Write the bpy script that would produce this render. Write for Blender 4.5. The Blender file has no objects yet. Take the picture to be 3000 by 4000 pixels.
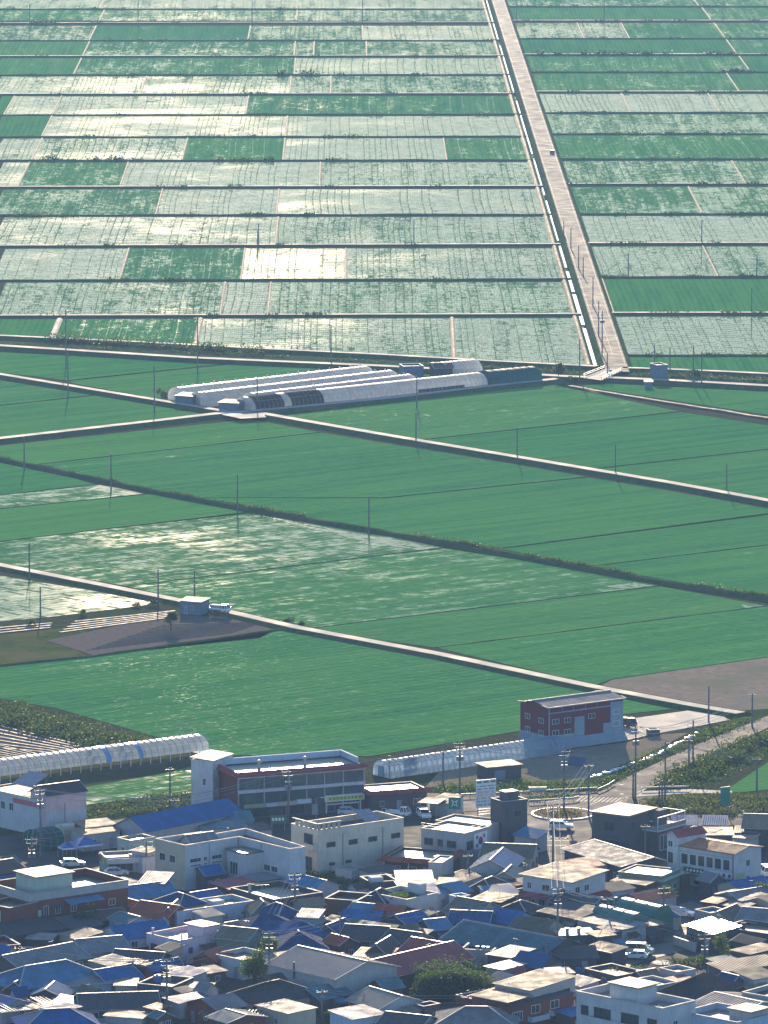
import bpy, bmesh, math, random
from mathutils import Vector, Matrix
random.seed(7)
S = bpy.context.scene
COL = S.collection
# ------------------------------------------------------------------ camera, sky, sun, exposure
HC, FPX, HORIZON = 240.0, 26000.0, -1851.0        # camera height (m), focal length and horizon in photograph pixels
TH = math.atan((2000-HORIZON)/FPX)
cam = bpy.data.cameras.new('camera'); cob = bpy.data.objects.new('camera', cam); COL.objects.link(cob)
cob.location = (0, 0, HC); cob.rotation_euler = (math.pi/2-TH, 0, 0)
cam.sensor_fit = 'HORIZONTAL'; cam.sensor_width = 36; cam.lens = 36*FPX/3000
cam.clip_start = 5; cam.clip_end = 30000
S.camera = cob
SUN_EL, SUN_AZ = math.radians(14.5), math.radians(-1.6)     # azimuth measured from +Y, negative to the left
w = bpy.data.worlds.new('World'); S.world = w; w.use_nodes = True
nt = w.node_tree; bg = nt.nodes['Background']
sky = nt.nodes.new('ShaderNodeTexSky'); sky.sky_type = 'NISHITA'; sky.sun_disc = False
sky.sun_elevation = SUN_EL; sky.sun_rotation = SUN_AZ
sky.air_density = 1.0; sky.dust_density = 0.42; sky.ozone_density = 3.5; sky.altitude = 100
nt.links.new(sky.outputs[0], bg.inputs[0]); bg.inputs[1].default_value = 0.14
sl = bpy.data.lights.new('sun', 'SUN'); so = bpy.data.objects.new('sun', sl); COL.objects.link(so)
sl.energy = 5.0; sl.angle = math.radians(0.5); sl.color = (1.0, 0.79, 0.54)
sd = Vector((math.sin(SUN_AZ)*math.cos(SUN_EL), math.cos(SUN_AZ)*math.cos(SUN_EL), math.sin(SUN_EL)))
so.rotation_euler = sd.to_track_quat('Z', 'Y').to_euler(); so.location = sd*2000
vs = S.view_settings; vs.view_transform = 'Standard'; vs.look = 'None'; vs.exposure = 1.05; vs.gamma = 1; vs.use_curve_mapping = False
S.cycles.max_bounces = 6; S.cycles.transparent_max_bounces = 16; S.cycles.volume_bounces = 1
S.cycles.caustics_reflective = False; S.cycles.caustics_refractive = False

# ------------------------------------------------------------------ helpers
FW = Vector((0, math.cos(TH), -math.sin(TH))); UP = Vector((0, math.sin(TH), math.cos(TH))); RT = Vector((1, 0, 0))
CP = Vector((0, 0, HC))
def P(x, y, z=0.0):
    """photograph pixel (3000x4000) seen on the level z -> point in the place"""
    d = FW*FPX+RT*(x-1500)+UP*(2000-y)
    return CP+d*((z-HC)/d.z)
DS = 3000/1659
def D(x, y, z=0.0): return P(x*DS, y*DS, z)      # the same in 1659-wide picture units
def new(name, me, parent=None, mat=None, **kw):
    if not isinstance(me, bpy.types.Mesh):
        m = bpy.data.meshes.new(name); me.to_mesh(m); me.free(); me = m
    o = bpy.data.objects.new(name, me); COL.objects.link(o)
    if mat is not None and not me.materials: me.materials.append(mat)
    if parent is not None: o.parent = parent
    for k, v in kw.items(): o[k] = v
    return o
def poly(name, verts, faces, parent=None, mat=None, smooth=False, **kw):
    m = bpy.data.meshes.new(name); m.from_pydata([tuple(v) for v in verts], [], faces); m.update()
    if smooth:
        for p in m.polygons: p.use_smooth = True
    return new(name, m, parent, mat, **kw)
def empty(name, loc, rz=0.0, label=None, cat=None, group=None, **kw):
    o = bpy.data.objects.new(name, None); COL.objects.link(o); o.location = loc; o.rotation_euler = (0, 0, rz)
    o.empty_display_size = 0.5
    if label: o['label'] = label
    if cat: o['category'] = cat
    if group: o['group'] = group
    return o
def tag(o, label, cat, group=None):
    o['label'] = label; o['category'] = cat
    if group: o['group'] = group
    return o
def dup(o, parent=None):
    c = o.copy(); COL.objects.link(c); c.parent = parent
    for ch in list(o.children): dup(ch, c)
    return c
class MB:
    """collects boxes, prisms, tubes into one mesh"""
    def __init__(s): s.v = []; s.f = []
    def add(s, vs, fs):
        n = len(s.v); s.v += [tuple(v) for v in vs]; s.f += [tuple(i+n for i in f) for f in fs]; return s
    def box(s, x0, x1, y0, y1, z0, z1):
        return s.add([(x0,y0,z0),(x1,y0,z0),(x1,y1,z0),(x0,y1,z0),(x0,y0,z1),(x1,y0,z1),(x1,y1,z1),(x0,y1,z1)],
                     [(0,3,2,1),(4,5,6,7),(0,1,5,4),(1,2,6,5),(2,3,7,6),(3,0,4,7)])
    def bar(s, a, b, w, h=None, up=(0,0,1)):
        a = Vector(a); b = Vector(b); h = h or w; d = (b-a)
        if d.length < 1e-6: return s
        d.normalize(); u = Vector(up); r = d.cross(u)
        if r.length < 1e-3: r = d.cross(Vector((1,0,0)))
        r.normalize(); u = r.cross(d); r *= w/2; u *= h/2
        return s.add([a-r-u, a+r-u, a+r+u, a-r+u, b-r-u, b+r-u, b+r+u, b-r+u],
                     [(0,1,2,3),(4,7,6,5),(0,4,5,1),(1,5,6,2),(2,6,7,3),(3,7,4,0)])
    def tube(s, pts, rad, n=6, cap=True):
        pts = [Vector(p) for p in pts]; rads = rad if isinstance(rad, (list, tuple)) else [rad]*len(pts)
        base = len(s.v)
        for i, p in enumerate(pts):
            d = pts[min(i+1, len(pts)-1)]-pts[max(i-1, 0)]; d.normalize()
            r = d.cross(Vector((0,0,1)))
            if r.length < 1e-3: r = Vector((1,0,0))
            r.normalize(); u = r.cross(d)
            for k in range(n):
                a = 2*math.pi*k/n; s.v.append(tuple(p+r*(math.cos(a)*rads[i])+u*(math.sin(a)*rads[i])))
        for i in range(len(pts)-1):
            for k in range(n):
                a = base+i*n+k; b = base+i*n+(k+1) % n
                s.f.append((a, b, b+n, a+n))
        if cap:
            s.f.append(tuple(base+k for k in range(n))[::-1]); s.f.append(tuple(base+(len(pts)-1)*n+k for k in range(n)))
        return s
    def lathe(s, prof, n=12, c=(0,0,0)):
        base = len(s.v)
        for r, z in prof:
            for k in range(n):
                a = 2*math.pi*k/n; s.v.append((c[0]+r*math.cos(a), c[1]+r*math.sin(a), c[2]+z))
        for i in range(len(prof)-1):
            for k in range(n):
                a = base+i*n+k; b = base+i*n+(k+1) % n; s.f.append((a, b, b+n, a+n))
        s.f.append(tuple(base+k for k in range(n))[::-1]); s.f.append(tuple(base+(len(prof)-1)*n+k for k in range(n)))
        return s
    def prism(s, pts, z0, z1):
        n = len(pts)
        return s.add([(p[0],p[1],z0) for p in pts]+[(p[0],p[1],z1) for p in pts],
                     [tuple(range(n))[::-1], tuple(range(n, 2*n))]+[(i, (i+1) % n, n+(i+1) % n, n+i) for i in range(n)])
    def build(s, name, mat, parent=None, smooth=False, **kw):
        return poly(name, s.v, s.f, parent, mat, smooth, **kw)
def mesh_of(mb, name, mat):
    m = bpy.data.meshes.new(name); m.from_pydata(mb.v, [], mb.f); m.update(); m.materials.append(mat); return m

# ------------------------------------------------------------------ materials
MATS = {}
def nodes_of(name):
    m = bpy.data.materials.new(name); m.use_nodes = True; n = m.node_tree
    return m, n, n.nodes['Principled BSDF']
def mth(n, op, a, b=None, clamp=False):
    q = n.nodes.new('ShaderNodeMath'); q.operation = op; q.use_clamp = clamp
    for i, x in enumerate((a, b)):
        if x is None: continue
        if isinstance(x, (int, float)): q.inputs[i].default_value = x
        else: n.links.new(x, q.inputs[i])
    return q.outputs[0]
def mixc(n, fac, a, b):
    q = n.nodes.new('ShaderNodeMix'); q.data_type = 'RGBA'
    for i, x in ((0, fac), (6, a), (7, b)):
        if isinstance(x, (int, float)): q.inputs[i].default_value = x
        elif isinstance(x, tuple): q.inputs[i].default_value = (*x, 1) if len(x) == 3 else x
        else: n.links.new(x, q.inputs[i])
    return q.outputs[2]
def mixf(n, fac, a, b):
    q = n.nodes.new('ShaderNodeMix'); q.data_type = 'FLOAT'
    for i, x in ((0, fac), (2, a), (3, b)):
        if isinstance(x, (int, float)): q.inputs[i].default_value = x
        else: n.links.new(x, q.inputs[i])
    return q.outputs[0]
def noise(n, vec, scale, detail=3, rough=0.55, dim='3D', out=0):
    q = n.nodes.new('ShaderNodeTexNoise'); q.inputs['Scale'].default_value = scale
    q.inputs['Detail'].default_value = detail; q.inputs['Roughness'].default_value = rough
    if vec is not None: n.links.new(vec, q.inputs['Vector'])
    return q.outputs[out]
def mapr(n, v, a, b, c=0.0, d=1.0, smooth=False):
    q = n.nodes.new('ShaderNodeMapRange'); q.clamp = True
    if smooth: q.interpolation_type = 'SMOOTHSTEP'
    n.links.new(v, q.inputs[0])
    for i, x in enumerate((a, b, c, d)):
        if isinstance(x, (int, float)): q.inputs[i+1].default_value = x
        else: n.links.new(x, q.inputs[i+1])
    return q.outputs[0]
def attr(n, name):
    q = n.nodes.new('ShaderNodeAttribute'); q.attribute_type = 'OBJECT'; q.attribute_name = name; return q.outputs['Fac']
def coords(n, kind='Object'):
    return n.nodes.new('ShaderNodeTexCoord').outputs[kind]
def bump(n, h, strength, dist, bs):
    q = n.nodes.new('ShaderNodeBump'); q.inputs['Strength'].default_value = strength; q.inputs['Distance'].default_value = dist
    n.links.new(h, q.inputs['Height']); n.links.new(q.outputs[0], bs.inputs['Normal'])
def M(key, col, rough=0.7, metal=0.0, var=0.25, scale=0.6, dirt=0.25, spec=0.5, bmp=0.0, streak=0.0, panels=0.0, rust=0.0):
    """painted / concrete / sheet surface with blotches, grime and fine grain"""
    if key in MATS: return MATS[key]
    m, n, bs = nodes_of(key)
    geo = n.nodes.new('ShaderNodeNewGeometry').outputs['Position']
    obj = n.nodes.new('ShaderNodeObjectInfo').outputs['Random']
    n1 = noise(n, geo, scale, 4); n2 = noise(n, geo, scale*7, 3)
    dark = tuple(c*(1-var) for c in col); lite = tuple(min(1, c*(1+var*0.6)) for c in col)
    c = mixc(n, mapr(n, n1, 0.3, 0.7), dark, lite)
    c = mixc(n, mth(n, 'MULTIPLY', mapr(n, n2, 0.52, 0.75), dirt), c, (col[0]*0.35+0.02, col[1]*0.33+0.018, col[2]*0.3+0.014))
    if streak:
        mp = n.nodes.new('ShaderNodeMapping'); mp.inputs['Scale'].default_value = (3.0, 3.0, 0.25); n.links.new(geo, mp.inputs[0])
        n3 = noise(n, mp.outputs[0], 1.2, 3)
        c = mixc(n, mth(n, 'MULTIPLY', mapr(n, n3, 0.5, 0.8), streak), c, (col[0]*0.3, col[1]*0.28, col[2]*0.25))
    if panels:                                             # separate sheets, each weathered to its own shade
        sp = n.nodes.new('ShaderNodeSeparateXYZ'); n.links.new(coords(n), sp.inputs[0]); wn = n.nodes.new('ShaderNodeTexWhiteNoise'); wn.noise_dimensions = '3D'
        cb = n.nodes.new('ShaderNodeCombineXYZ'); n.links.new(mth(n, 'FLOOR', mth(n, 'DIVIDE', sp.outputs[0], 0.95)), cb.inputs[0]); n.links.new(mth(n, 'FLOOR', mth(n, 'DIVIDE', sp.outputs[1], 2.4)), cb.inputs[1]); n.links.new(obj, cb.inputs[2]); n.links.new(cb.outputs[0], wn.inputs['Vector'])
        c = mixc(n, mth(n, 'MULTIPLY', wn.outputs['Value'], panels), c, tuple(v*0.45 for v in col))
        c = mixc(n, mth(n, 'MULTIPLY', obj, 0.35), c, tuple(v*0.6+0.03 for v in col))
    if rust:
        n4 = noise(n, geo, 0.28, 5, 0.7); c = mixc(n, mth(n, 'MULTIPLY', mapr(n, n4, 0.55, 0.66), rust), c, (0.11, 0.062, 0.04))
    n.links.new(c, bs.inputs['Base Color'])
    bs.inputs['Metallic'].default_value = metal
    n.links.new(mapr(n, n1, 0.25, 0.75, max(0.02, rough-0.12), min(1, rough+0.12)), bs.inputs['Roughness'])
    bs.inputs['Specular IOR Level'].default_value = spec
    if bmp: bump(n, n2, bmp, 0.05, bs)
    MATS[key] = m; return m
# ------------------------------------------------------------------ land materials
def paddy_material():
    m, n, bs = nodes_of('rice_paddy'); L = n.links
    co = coords(n); sep = n.nodes.new('ShaderNodeSeparateXYZ'); L.new(co, sep.inputs[0]); X, Y = sep.outputs[0], sep.outputs[1]
    wet, glare, seed = attr(n, 'wet'), attr(n, 'glare'), attr(n, 'seed')
    wide, tone = attr(n, 'pass_width'), attr(n, 'tone')
    shift = n.nodes.new('ShaderNodeVectorMath'); shift.operation = 'ADD'; L.new(co, shift.inputs[0])
    cs = n.nodes.new('ShaderNodeCombineXYZ'); L.new(mth(n, 'MULTIPLY', seed, 911.7), cs.inputs[0]); L.new(mth(n, 'MULTIPLY', seed, 377.3), cs.inputs[2]); L.new(cs.outputs[0], shift.inputs[1])
    V = shift.outputs[0]
    # planting passes: columns along local y, each with its own stops and starts
    warp = mth(n, 'MULTIPLY', mth(n, 'SUBTRACT', noise(n, V, 0.006, 1), 0.5), 5.0)
    xw = mth(n, 'DIVIDE', mth(n, 'ADD', X, warp), wide)
    cell = mth(n, 'FLOOR', xw); fr = mth(n, 'FRACT', xw)
    wn = n.nodes.new('ShaderNodeTexWhiteNoise'); wn.noise_dimensions = '2D'
    cc = n.nodes.new('ShaderNodeCombineXYZ'); L.new(cell, cc.inputs[0]); L.new(seed, cc.inputs[1]); L.new(cc.outputs[0], wn.inputs['Vector'])
    rnd = wn.outputs['Value']
    pv = n.nodes.new('ShaderNodeCombineXYZ'); L.new(mth(n, 'MULTIPLY', cell, 7.31), pv.inputs[0]); L.new(mth(n, 'MULTIPLY', Y, 0.22), pv.inputs[1]); L.new(mth(n, 'MULTIPLY', seed, 50), pv.inputs[2])
    seg = noise(n, pv.outputs[0], 1.0, 2, 0.6)
    av = n.nodes.new('ShaderNodeMapping'); av.inputs['Scale'].default_value = (1, 0.14, 1); L.new(V, av.inputs[0])
    fine = noise(n, av.outputs[0], 0.9, 3, 0.7); mid = noise(n, V, 0.06, 3, 0.6); big = noise(n, V, 0.016, 2)
    edge = mth(n, 'LESS_THAN', fr, 0.17)
    on = mth(n, 'GREATER_THAN', seg, 0.44)                        # lines stop and start along the pass
    gap = mth(n, 'MULTIPLY', mth(n, 'MULTIPLY', edge, on), mth(n, 'GREATER_THAN', rnd, 0.42))
    lite = mth(n, 'MULTIPLY', mth(n, 'MULTIPLY', edge, on), mth(n, 'LESS_THAN', rnd, 0.22))
    # cross strokes along x at random stops
    yr = mth(n, 'DIVIDE', mth(n, 'ADD', Y, mth(n, 'MULTIPLY', mth(n, 'FLOOR', mth(n, 'DIVIDE', cell, 3.0)), 2.37)), 5.0)
    rv = n.nodes.new('ShaderNodeCombineXYZ'); L.new(mth(n, 'MULTIPLY', X, 0.16), rv.inputs[0]); L.new(mth(n, 'MULTIPLY', mth(n, 'FLOOR', yr), 5.7), rv.inputs[1]); L.new(mth(n, 'MULTIPLY', seed, 80), rv.inputs[2])
    cross = noise(n, rv.outputs[0], 1.0, 2, 0.6)
    hline = mth(n, 'MULTIPLY', mth(n, 'LESS_THAN', mth(n, 'FRACT', yr), 0.25), mth(n, 'GREATER_THAN', cross, 0.5))
    bv = n.nodes.new('ShaderNodeCombineXYZ'); L.new(mth(n, 'MULTIPLY', X, 0.22), bv.inputs[0]); L.new(mth(n, 'MULTIPLY', Y, 0.014), bv.inputs[1]); L.new(mth(n, 'MULTIPLY', seed, 190), bv.inputs[2])
    band = noise(n, bv.outputs[0], 1.0, 3, 0.65)
    speck = noise(n, av.outputs[0], 3.2, 2, 0.7)
    s = mth(n, 'ADD', mth(n, 'MULTIPLY', seg, 0.24), mth(n, 'MULTIPLY', cross, 0.16))
    s = mth(n, 'ADD', s, mth(n, 'ADD', mth(n, 'MULTIPLY', fine, 0.26), mth(n, 'ADD', mth(n, 'MULTIPLY', mid, 0.06), mth(n, 'MULTIPLY', band, 0.26))))
    s = mth(n, 'ADD', s, mth(n, 'MULTIPLY', speck, 0.22))
    s = mth(n, 'ADD', mth(n, 'SUBTRACT', s, 0.10), mth(n, 'MULTIPLY', mth(n, 'SUBTRACT', big, 0.5), 0.16))     # about 0.5
    th = mapr(n, wet, 0, 1, 0.70, 0.31)
    water = mapr(n, mth(n, 'SUBTRACT', s, th), -0.045, 0.045)
    dk = mth(n, 'MULTIPLY', mth(n, 'MAXIMUM', gap, hline), mapr(n, wet, 0.3, 0.55, 0.0, 0.8))
    water = mth(n, 'SUBTRACT', water, dk, clamp=True)
    water = mth(n, 'ADD', water, mth(n, 'MULTIPLY', lite, mapr(n, wet, 0.12, 0.3, 0.0, 0.45)), clamp=True)
    water = mth(n, 'MULTIPLY', water, mapr(n, wet, 0.0, 0.06, 0.0, 1.0))
    water = mth(n, 'MAXIMUM', water, mth(n, 'MULTIPLY', mapr(n, speck, 0.64, 0.70), mapr(n, wet, .08, .16, 0, .6)))
    fr4 = mth(n, 'FRACT', mth(n, 'MULTIPLY', xw, 3.0))
    water = mth(n, 'MULTIPLY', water, mapr(n, mth(n, 'ABSOLUTE', mth(n, 'SUBTRACT', fr4, 0.5)), 0.1, 0.4, 0.8, 1.0))
    water = mth(n, 'MULTIPLY', water, mapr(n, speck, 0.35, 0.65, 0.11, 0.30))   # seedlings stand between the eye and the water
    # rice: greens raised to stand in for sunlight through the upright blades
    gn = noise(n, V, 0.35, 4, 0.65); gv = noise(n, V, 0.02, 3)
    g = mixc(n, mapr(n, mth(n, 'ADD', mth(n, 'MULTIPLY', gn, .5), mth(n, 'MULTIPLY', speck, .5)), 0.33, 0.67), (0.026, 0.145, 0.046), (0.075, 0.275, 0.085))
    g = mixc(n, mapr(n, gv, 0.35, 0.7, 0.0, 0.5), g, (0.085, 0.27, 0.07))
    g = mixc(n, tone, g, (0.13, 0.29, 0.075))
    g = mixc(n, mth(n, 'MULTIPLY', mapr(n, mth(n, 'FRACT', mth(n, 'MULTIPLY', seed, 17.3)), 0, 1), 0.35), g, (0.03, 0.155, 0.075))
    g = mixc(n, mth(n, 'MULTIPLY', mth(n, 'LESS_THAN', fr, 0.3), 0.35), g, (0.022, 0.11, 0.042))
    g = mixc(n, mapr(n, band, 0.42, 0.70, 0.0, 0.40), g, (0.115, 0.285, 0.075))
    g = mixc(n, mapr(n, band, 0.28, 0.48, 0.32, 0.0), g, (0.022, 0.115, 0.05))
    g = mixc(n, mapr(n, wet, .3, .7, 0, .7), g, (0.085, 0.15, 0.066))
    L.new(g, bs.inputs['Base Color']); bs.inputs['Roughness'].default_value = 0.75
    bs.inputs['Specular IOR Level'].default_value = 0.0
    bp = n.nodes.new('ShaderNodeBump'); bp.inputs['Strength'].default_value = 0.9; bp.inputs['Distance'].default_value = 0.35
    L.new(mth(n, 'ADD', gn, mth(n, 'MULTIPLY', fine, 0.6)), bp.inputs['Height']); L.new(bp.outputs[0], bs.inputs['Normal'])
    tr = n.nodes.new('ShaderNodeBsdfTranslucent'); L.new(mixc(n, 0.5, g, (0.10, 0.22, 0.04)), tr.inputs[0])
    rice = n.nodes.new('ShaderNodeMixShader'); rice.inputs[0].default_value = 0.0
    L.new(bs.outputs[0], rice.inputs[1]); L.new(tr.outputs[0], rice.inputs[2])
    # flooded mud: calm and wind-roughened patches
    wb = n.nodes.new('ShaderNodeBsdfPrincipled'); wb.inputs['Base Color'].default_value = (0.055, 0.060, 0.045, 1); wb.inputs['IOR'].default_value = 1.33
    gm = noise(n, V, 0.022, 3, 0.65)
    gl = mapr(n, mth(n, 'ADD', gm, mth(n, 'MULTIPLY', mth(n, 'SUBTRACT', glare, 0.5), 0.30)), 0.45, 0.75)
    L.new(mapr(n, gl, 0, 1, 0.05, 0.115), wb.inputs['Roughness'])
    wn2 = n.nodes.new('ShaderNodeBump'); wn2.inputs['Strength'].default_value = 0.03; wn2.inputs['Distance'].default_value = 0.05
    L.new(noise(n, V, 1.6, 2), wn2.inputs['Height']); L.new(wn2.outputs[0], wb.inputs['Normal'])
    mx = n.nodes.new('ShaderNodeMixShader'); L.new(water, mx.inputs[0]); L.new(rice.outputs[0], mx.inputs[1]); L.new(wb.outputs[0], mx.inputs[2])
    L.new(mx.outputs[0], n.nodes['Material Output'].inputs[0])
    return m
PADDY = paddy_material()
def grass_material(key, a, b, scale=0.5, c3=None, bmp=1.0):
    m, n, bs = nodes_of(key); geo = n.nodes.new('ShaderNodeNewGeometry').outputs['Position']
    n1 = noise(n, geo, scale, 5, 0.7); n2 = noise(n, geo, scale*0.12, 3)
    c = mixc(n, mapr(n, n1, 0.3, 0.7), a, b)
    if c3: c = mixc(n, mapr(n, n2, 0.45, 0.65), c, c3)
    n.links.new(c, bs.inputs['Base Color']); bs.inputs['Roughness'].default_value = 0.9; bs.inputs['Specular IOR Level'].default_value = 0.0
    bump(n, n1, bmp, 0.4, bs); return m
GRASS = grass_material('grass_bank', (0.03, 0.065, 0.028), (0.075, 0.12, 0.045), 0.6, (0.09, 0.10, 0.05))
EARTH = grass_material('open_ground', (0.045, 0.055, 0.030), (0.085, 0.085, 0.050), 0.35, (0.05, 0.075, 0.03))
FALLOW = grass_material('fallow_soil', (0.19, 0.155, 0.12), (0.31, 0.25, 0.19), 0.5, (0.19, 0.185, 0.125), 0.35)
TILLED = grass_material('tilled_soil', (0.11, 0.09, 0.08), (0.18, 0.145, 0.125), 0.8, (0.14, 0.12, 0.105), 0.3)
WEEDS = grass_material('weeds', (0.035, 0.060, 0.018), (0.10, 0.13, 0.04), 0.7, (0.12, 0.12, 0.05))
CONC = M('concrete_road', (0.36, 0.335, 0.30), 0.85, var=0.18, scale=0.15, dirt=0.3, spec=0.1)
ASPH = M('asphalt', (0.062, 0.066, 0.076), 0.9, var=0.15, scale=0.2, dirt=0.2, spec=0.1)
PAVE = M('village_asphalt', (0.10, 0.10, 0.10), 0.75, var=0.25, scale=0.3, dirt=0.3, spec=0.3)
PAINT = M('road_paint', (0.75, 0.74, 0.70), 0.6, var=0.15, scale=2, dirt=0.35)
LINE = M('worn_road_paint', (0.30, 0.29, 0.27), 0.8, var=0.2, scale=1, dirt=0.4, spec=0.1)
def water_material():
    m, n, bs = nodes_of('canal_water'); geo = n.nodes.new('ShaderNodeNewGeometry').outputs['Position']
    bs.inputs['Base Color'].default_value = (0.03, 0.04, 0.035, 1); bs.inputs['Roughness'].default_value = 0.06; bs.inputs['IOR'].default_value = 1.33
    bump(n, noise(n, geo, 1.2, 2), 0.15, 0.03, bs); return m
WATER = water_material()

# ------------------------------------------------------------------ ground sheet to the horizon
poly('ground', [(-6000, 300, 0), (6000, 300, 0), (6000, 14000, 0), (-6000, 14000, 0)], [(0, 1, 2, 3)], None, EARTH, kind='structure')

def field(pts, wet, glare=0.3, angle=0.0, tone=0.0, pw=1.9, name='rice_paddy', mat=None, z=0.06):
    """pts: ground points; angle: direction of the planting passes' cross axis"""
    o0 = pts[0].copy(); ca, sa = math.cos(-angle), math.sin(-angle)
    loc = [((p.x-o0.x)*ca-(p.y-o0.y)*sa, (p.x-o0.x)*sa+(p.y-o0.y)*ca, 0) for p in pts]
    o = poly(name, loc, [tuple(range(len(loc)))], None, mat or PADDY, kind='structure')
    o.location = (o0.x, o0.y, z); o.rotation_euler = (0, 0, angle)
    o['wet'] = float(wet); o['glare'] = float(glare); o['seed'] = random.random()*0.98+0.01; o['pass_width'] = float(pw); o['tone'] = float(tone)
    return o
def bank(name, pts, top, side, h, mat=GRASS, z0=0.0, jitter=0.0, step=None):
    """a raised ridge along a line of ground points: flat top of width `top`, sloping sides"""
    if step:
        q = []
        for a, b in zip(pts[:-1], pts[1:]):
            k = max(1, int((b-a).length/step)); q += [a.lerp(b, i/k) for i in range(k)]
        pts = q+[pts[-1]]
    vs = []; fs = []
    for i, p in enumerate(pts):
        d = pts[min(i+1, len(pts)-1)]-pts[max(i-1, 0)]; d.z = 0; d.normalize(); r = Vector((d.y, -d.x, 0))
        j = (lambda: 1+random.uniform(-jitter, jitter)) if jitter else (lambda: 1)
        hh = h*j()
        vs += [p-r*(top/2+side*j()), p-r*top/2+Vector((0,0,hh)), p+r*top/2+Vector((0,0,hh)), p+r*(top/2+side*j())]
        for k in (-4, -1): vs[k] = Vector((vs[k].x, vs[k].y, z0))
    for i in range(len(pts)-1):
        for k in range(3): fs.append((4*i+k, 4*i+k+1, 4*i+k+5, 4*i+k+4))
    fs += [(0, 1, 2, 3), tuple(4*(len(pts)-1)+k for k in (3, 2, 1, 0))]
    return poly(name, vs, fs, None, mat, kind='structure')
def ribbon(name, pts, width, z, mat, thick=0.0, **kw):
    vs = []; fs = []
    for i, p in enumerate(pts):
        d = pts[min(i+1, len(pts)-1)]-pts[max(i-1, 0)]; d.z = 0; d.normalize(); r = Vector((d.y, -d.x, 0))
        w_ = width[i] if isinstance(width, (list, tuple)) else width
        vs += [Vector((p.x, p.y, z))-r*w_/2, Vector((p.x, p.y, z))+r*w_/2]
    for i in range(len(pts)-1): fs.append((2*i, 2*i+1, 2*i+3, 2*i+2))
    return poly(name, vs, fs, None, mat, **(kw or {'kind': 'structure'}))
def farm_road(pts, width=3.2, h=0.9, side=1.6):
    bank('road_embankment', pts, width+1.0, side, h, GRASS)
    ribbon('farm_road', pts, width, h+0.012, CONC)
VPX, VPY = 747.0, HORIZON/DS
def along(xb, yb, yt): return VPX+(xb-VPX)*(yt-VPY)/(yb-VPY)

# far block: rows of flooded paddies, left and right of the straight road
LEFT = [  # top y, bottom y, [(right end x at the bottom line, wet, glare)]
 (-34, 20, [(214, .62, .3), (640, .66, .3), (1054, .66, .4)]),
 (22, 45, [(214, .30, .6), (640, .5, .5), (1064, .55, .4)]),
 (56, 88, [(192, .5, .5), (535, .12, .2), (784, .5, .35), (1077, .7, 1.0)]),
 (90, 121, [(178, .2, .2), (635, .36, .2), (677, .5, .3), (792, .4, .5), (1088, .5, .9)]),
 (126, 162, [(158, .15, .2), (635, .34, .2), (1097, .66, .5)]),
 (165, 203, [(303, .66, 1.1), (625, .6, .75), (714, .6, .2), (1112, .5, .2)]),
 (208, 248, [(8, .0, .2), (113, .8, .9), (530, .72, .7), (1126, .22, .7)]),
 (251, 295, [(90, .1, .3), (617, .78, .85), (1138, .86, .45)]),
 (299, 346, [(68, .7, .7), (393, .62, .75), (611, .24, .3), (965, .97, .3), (1157, .3, .2)]),
 (351, 403, [(38, .7, .9), (259, .33, .4), (690, .97, .25), (1172, .66, .35)]),
 (409, 464, [(336, .42, .5), (597, .92, .4), (1187, .78, .8)]),
 (469, 529, [(595, .74, .75), (1208, .64, .45)]),
 (537, 605, [(258, .93, .45), (520, .36, .4), (747, .78, 1.2), (1232, .72, .75)]),
 (610, 681, [(475, .62, .4), (578, .92, .2), (1255, .62, .3)]),
]
RIGHT = [
 (-34, 14, [(1510, .33, .2), (1680, .36, .2)]),
 (17, 43, [(1536, .05, .2), (1680, .3, .2)]),
 (50, 83, [(1262, .6, 1.0), (1360, .62, .95), (1567, .28, .3), (1690, .3, .2)]),
 (86, 117, [(1592, .0, .2), (1700, .3, .2)]),
 (122, 156, [(1622, .22, .2), (1700, .0, .2)]),
 (159, 198, [(1597, .2, .2), (1700, .08, .2)]),
 (202, 243, [(1362, .78, .3), (1555, .78, .3), (1700, .7, .7)]),
 (247, 289, [(1700, .52, .3)]),
 (293, 343, [(1700, .26, .2)]),
 (348, 396, [(1610, .5, .7), (1720, .45, .8)]),
 (404, 461, [(1516, .4, .75), (1720, .5, .3)]),
 (467, 525, [(1720, .93, .25)]),
 (532, 598, [(1551, .68, .6), (1720, .62, .3)]),
 (603, 675, [(1325, .4, .4), (1740, .0, .2)]),
 (684, 768, [(1740, .78, .2)]),
]
def road_right(y): return 1082+(y/793)*(1357-1082)
BUND = M('mud_bund', (0.040, 0.036, 0.030), 0.85, var=0.3, scale=0.5, dirt=0.4, spec=0.2)
def far_rows(rows, left):
    for (yt, yb, cells) in rows:
        x = -20 if left else road_right(yb)+9
        for k, (xr, wet, gl) in enumerate(cells):
            q = [D(x+0.6, yb), D(xr-0.6, yb), D(along(xr, yb, yt)-0.6, yt), D(along(x, yb, yt)+0.6, yt)]
            e = q[1]-q[0]
            field(q, wet*.82+.09 if .02 < wet < .9 else wet*1.03, gl, math.atan2(e.y, e.x), tone=random.uniform(0, .3), pw=random.choice([1.9, 1.9, 2.2, 2.6]))
            if k < len(cells)-1: bank('bund', [D(xr, yb), D(along(xr, yb, yt), yt)], 0.3, 0.3, 0.3, BUND)
            x = xr
far_rows(LEFT, True); far_rows(RIGHT, False)
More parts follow.
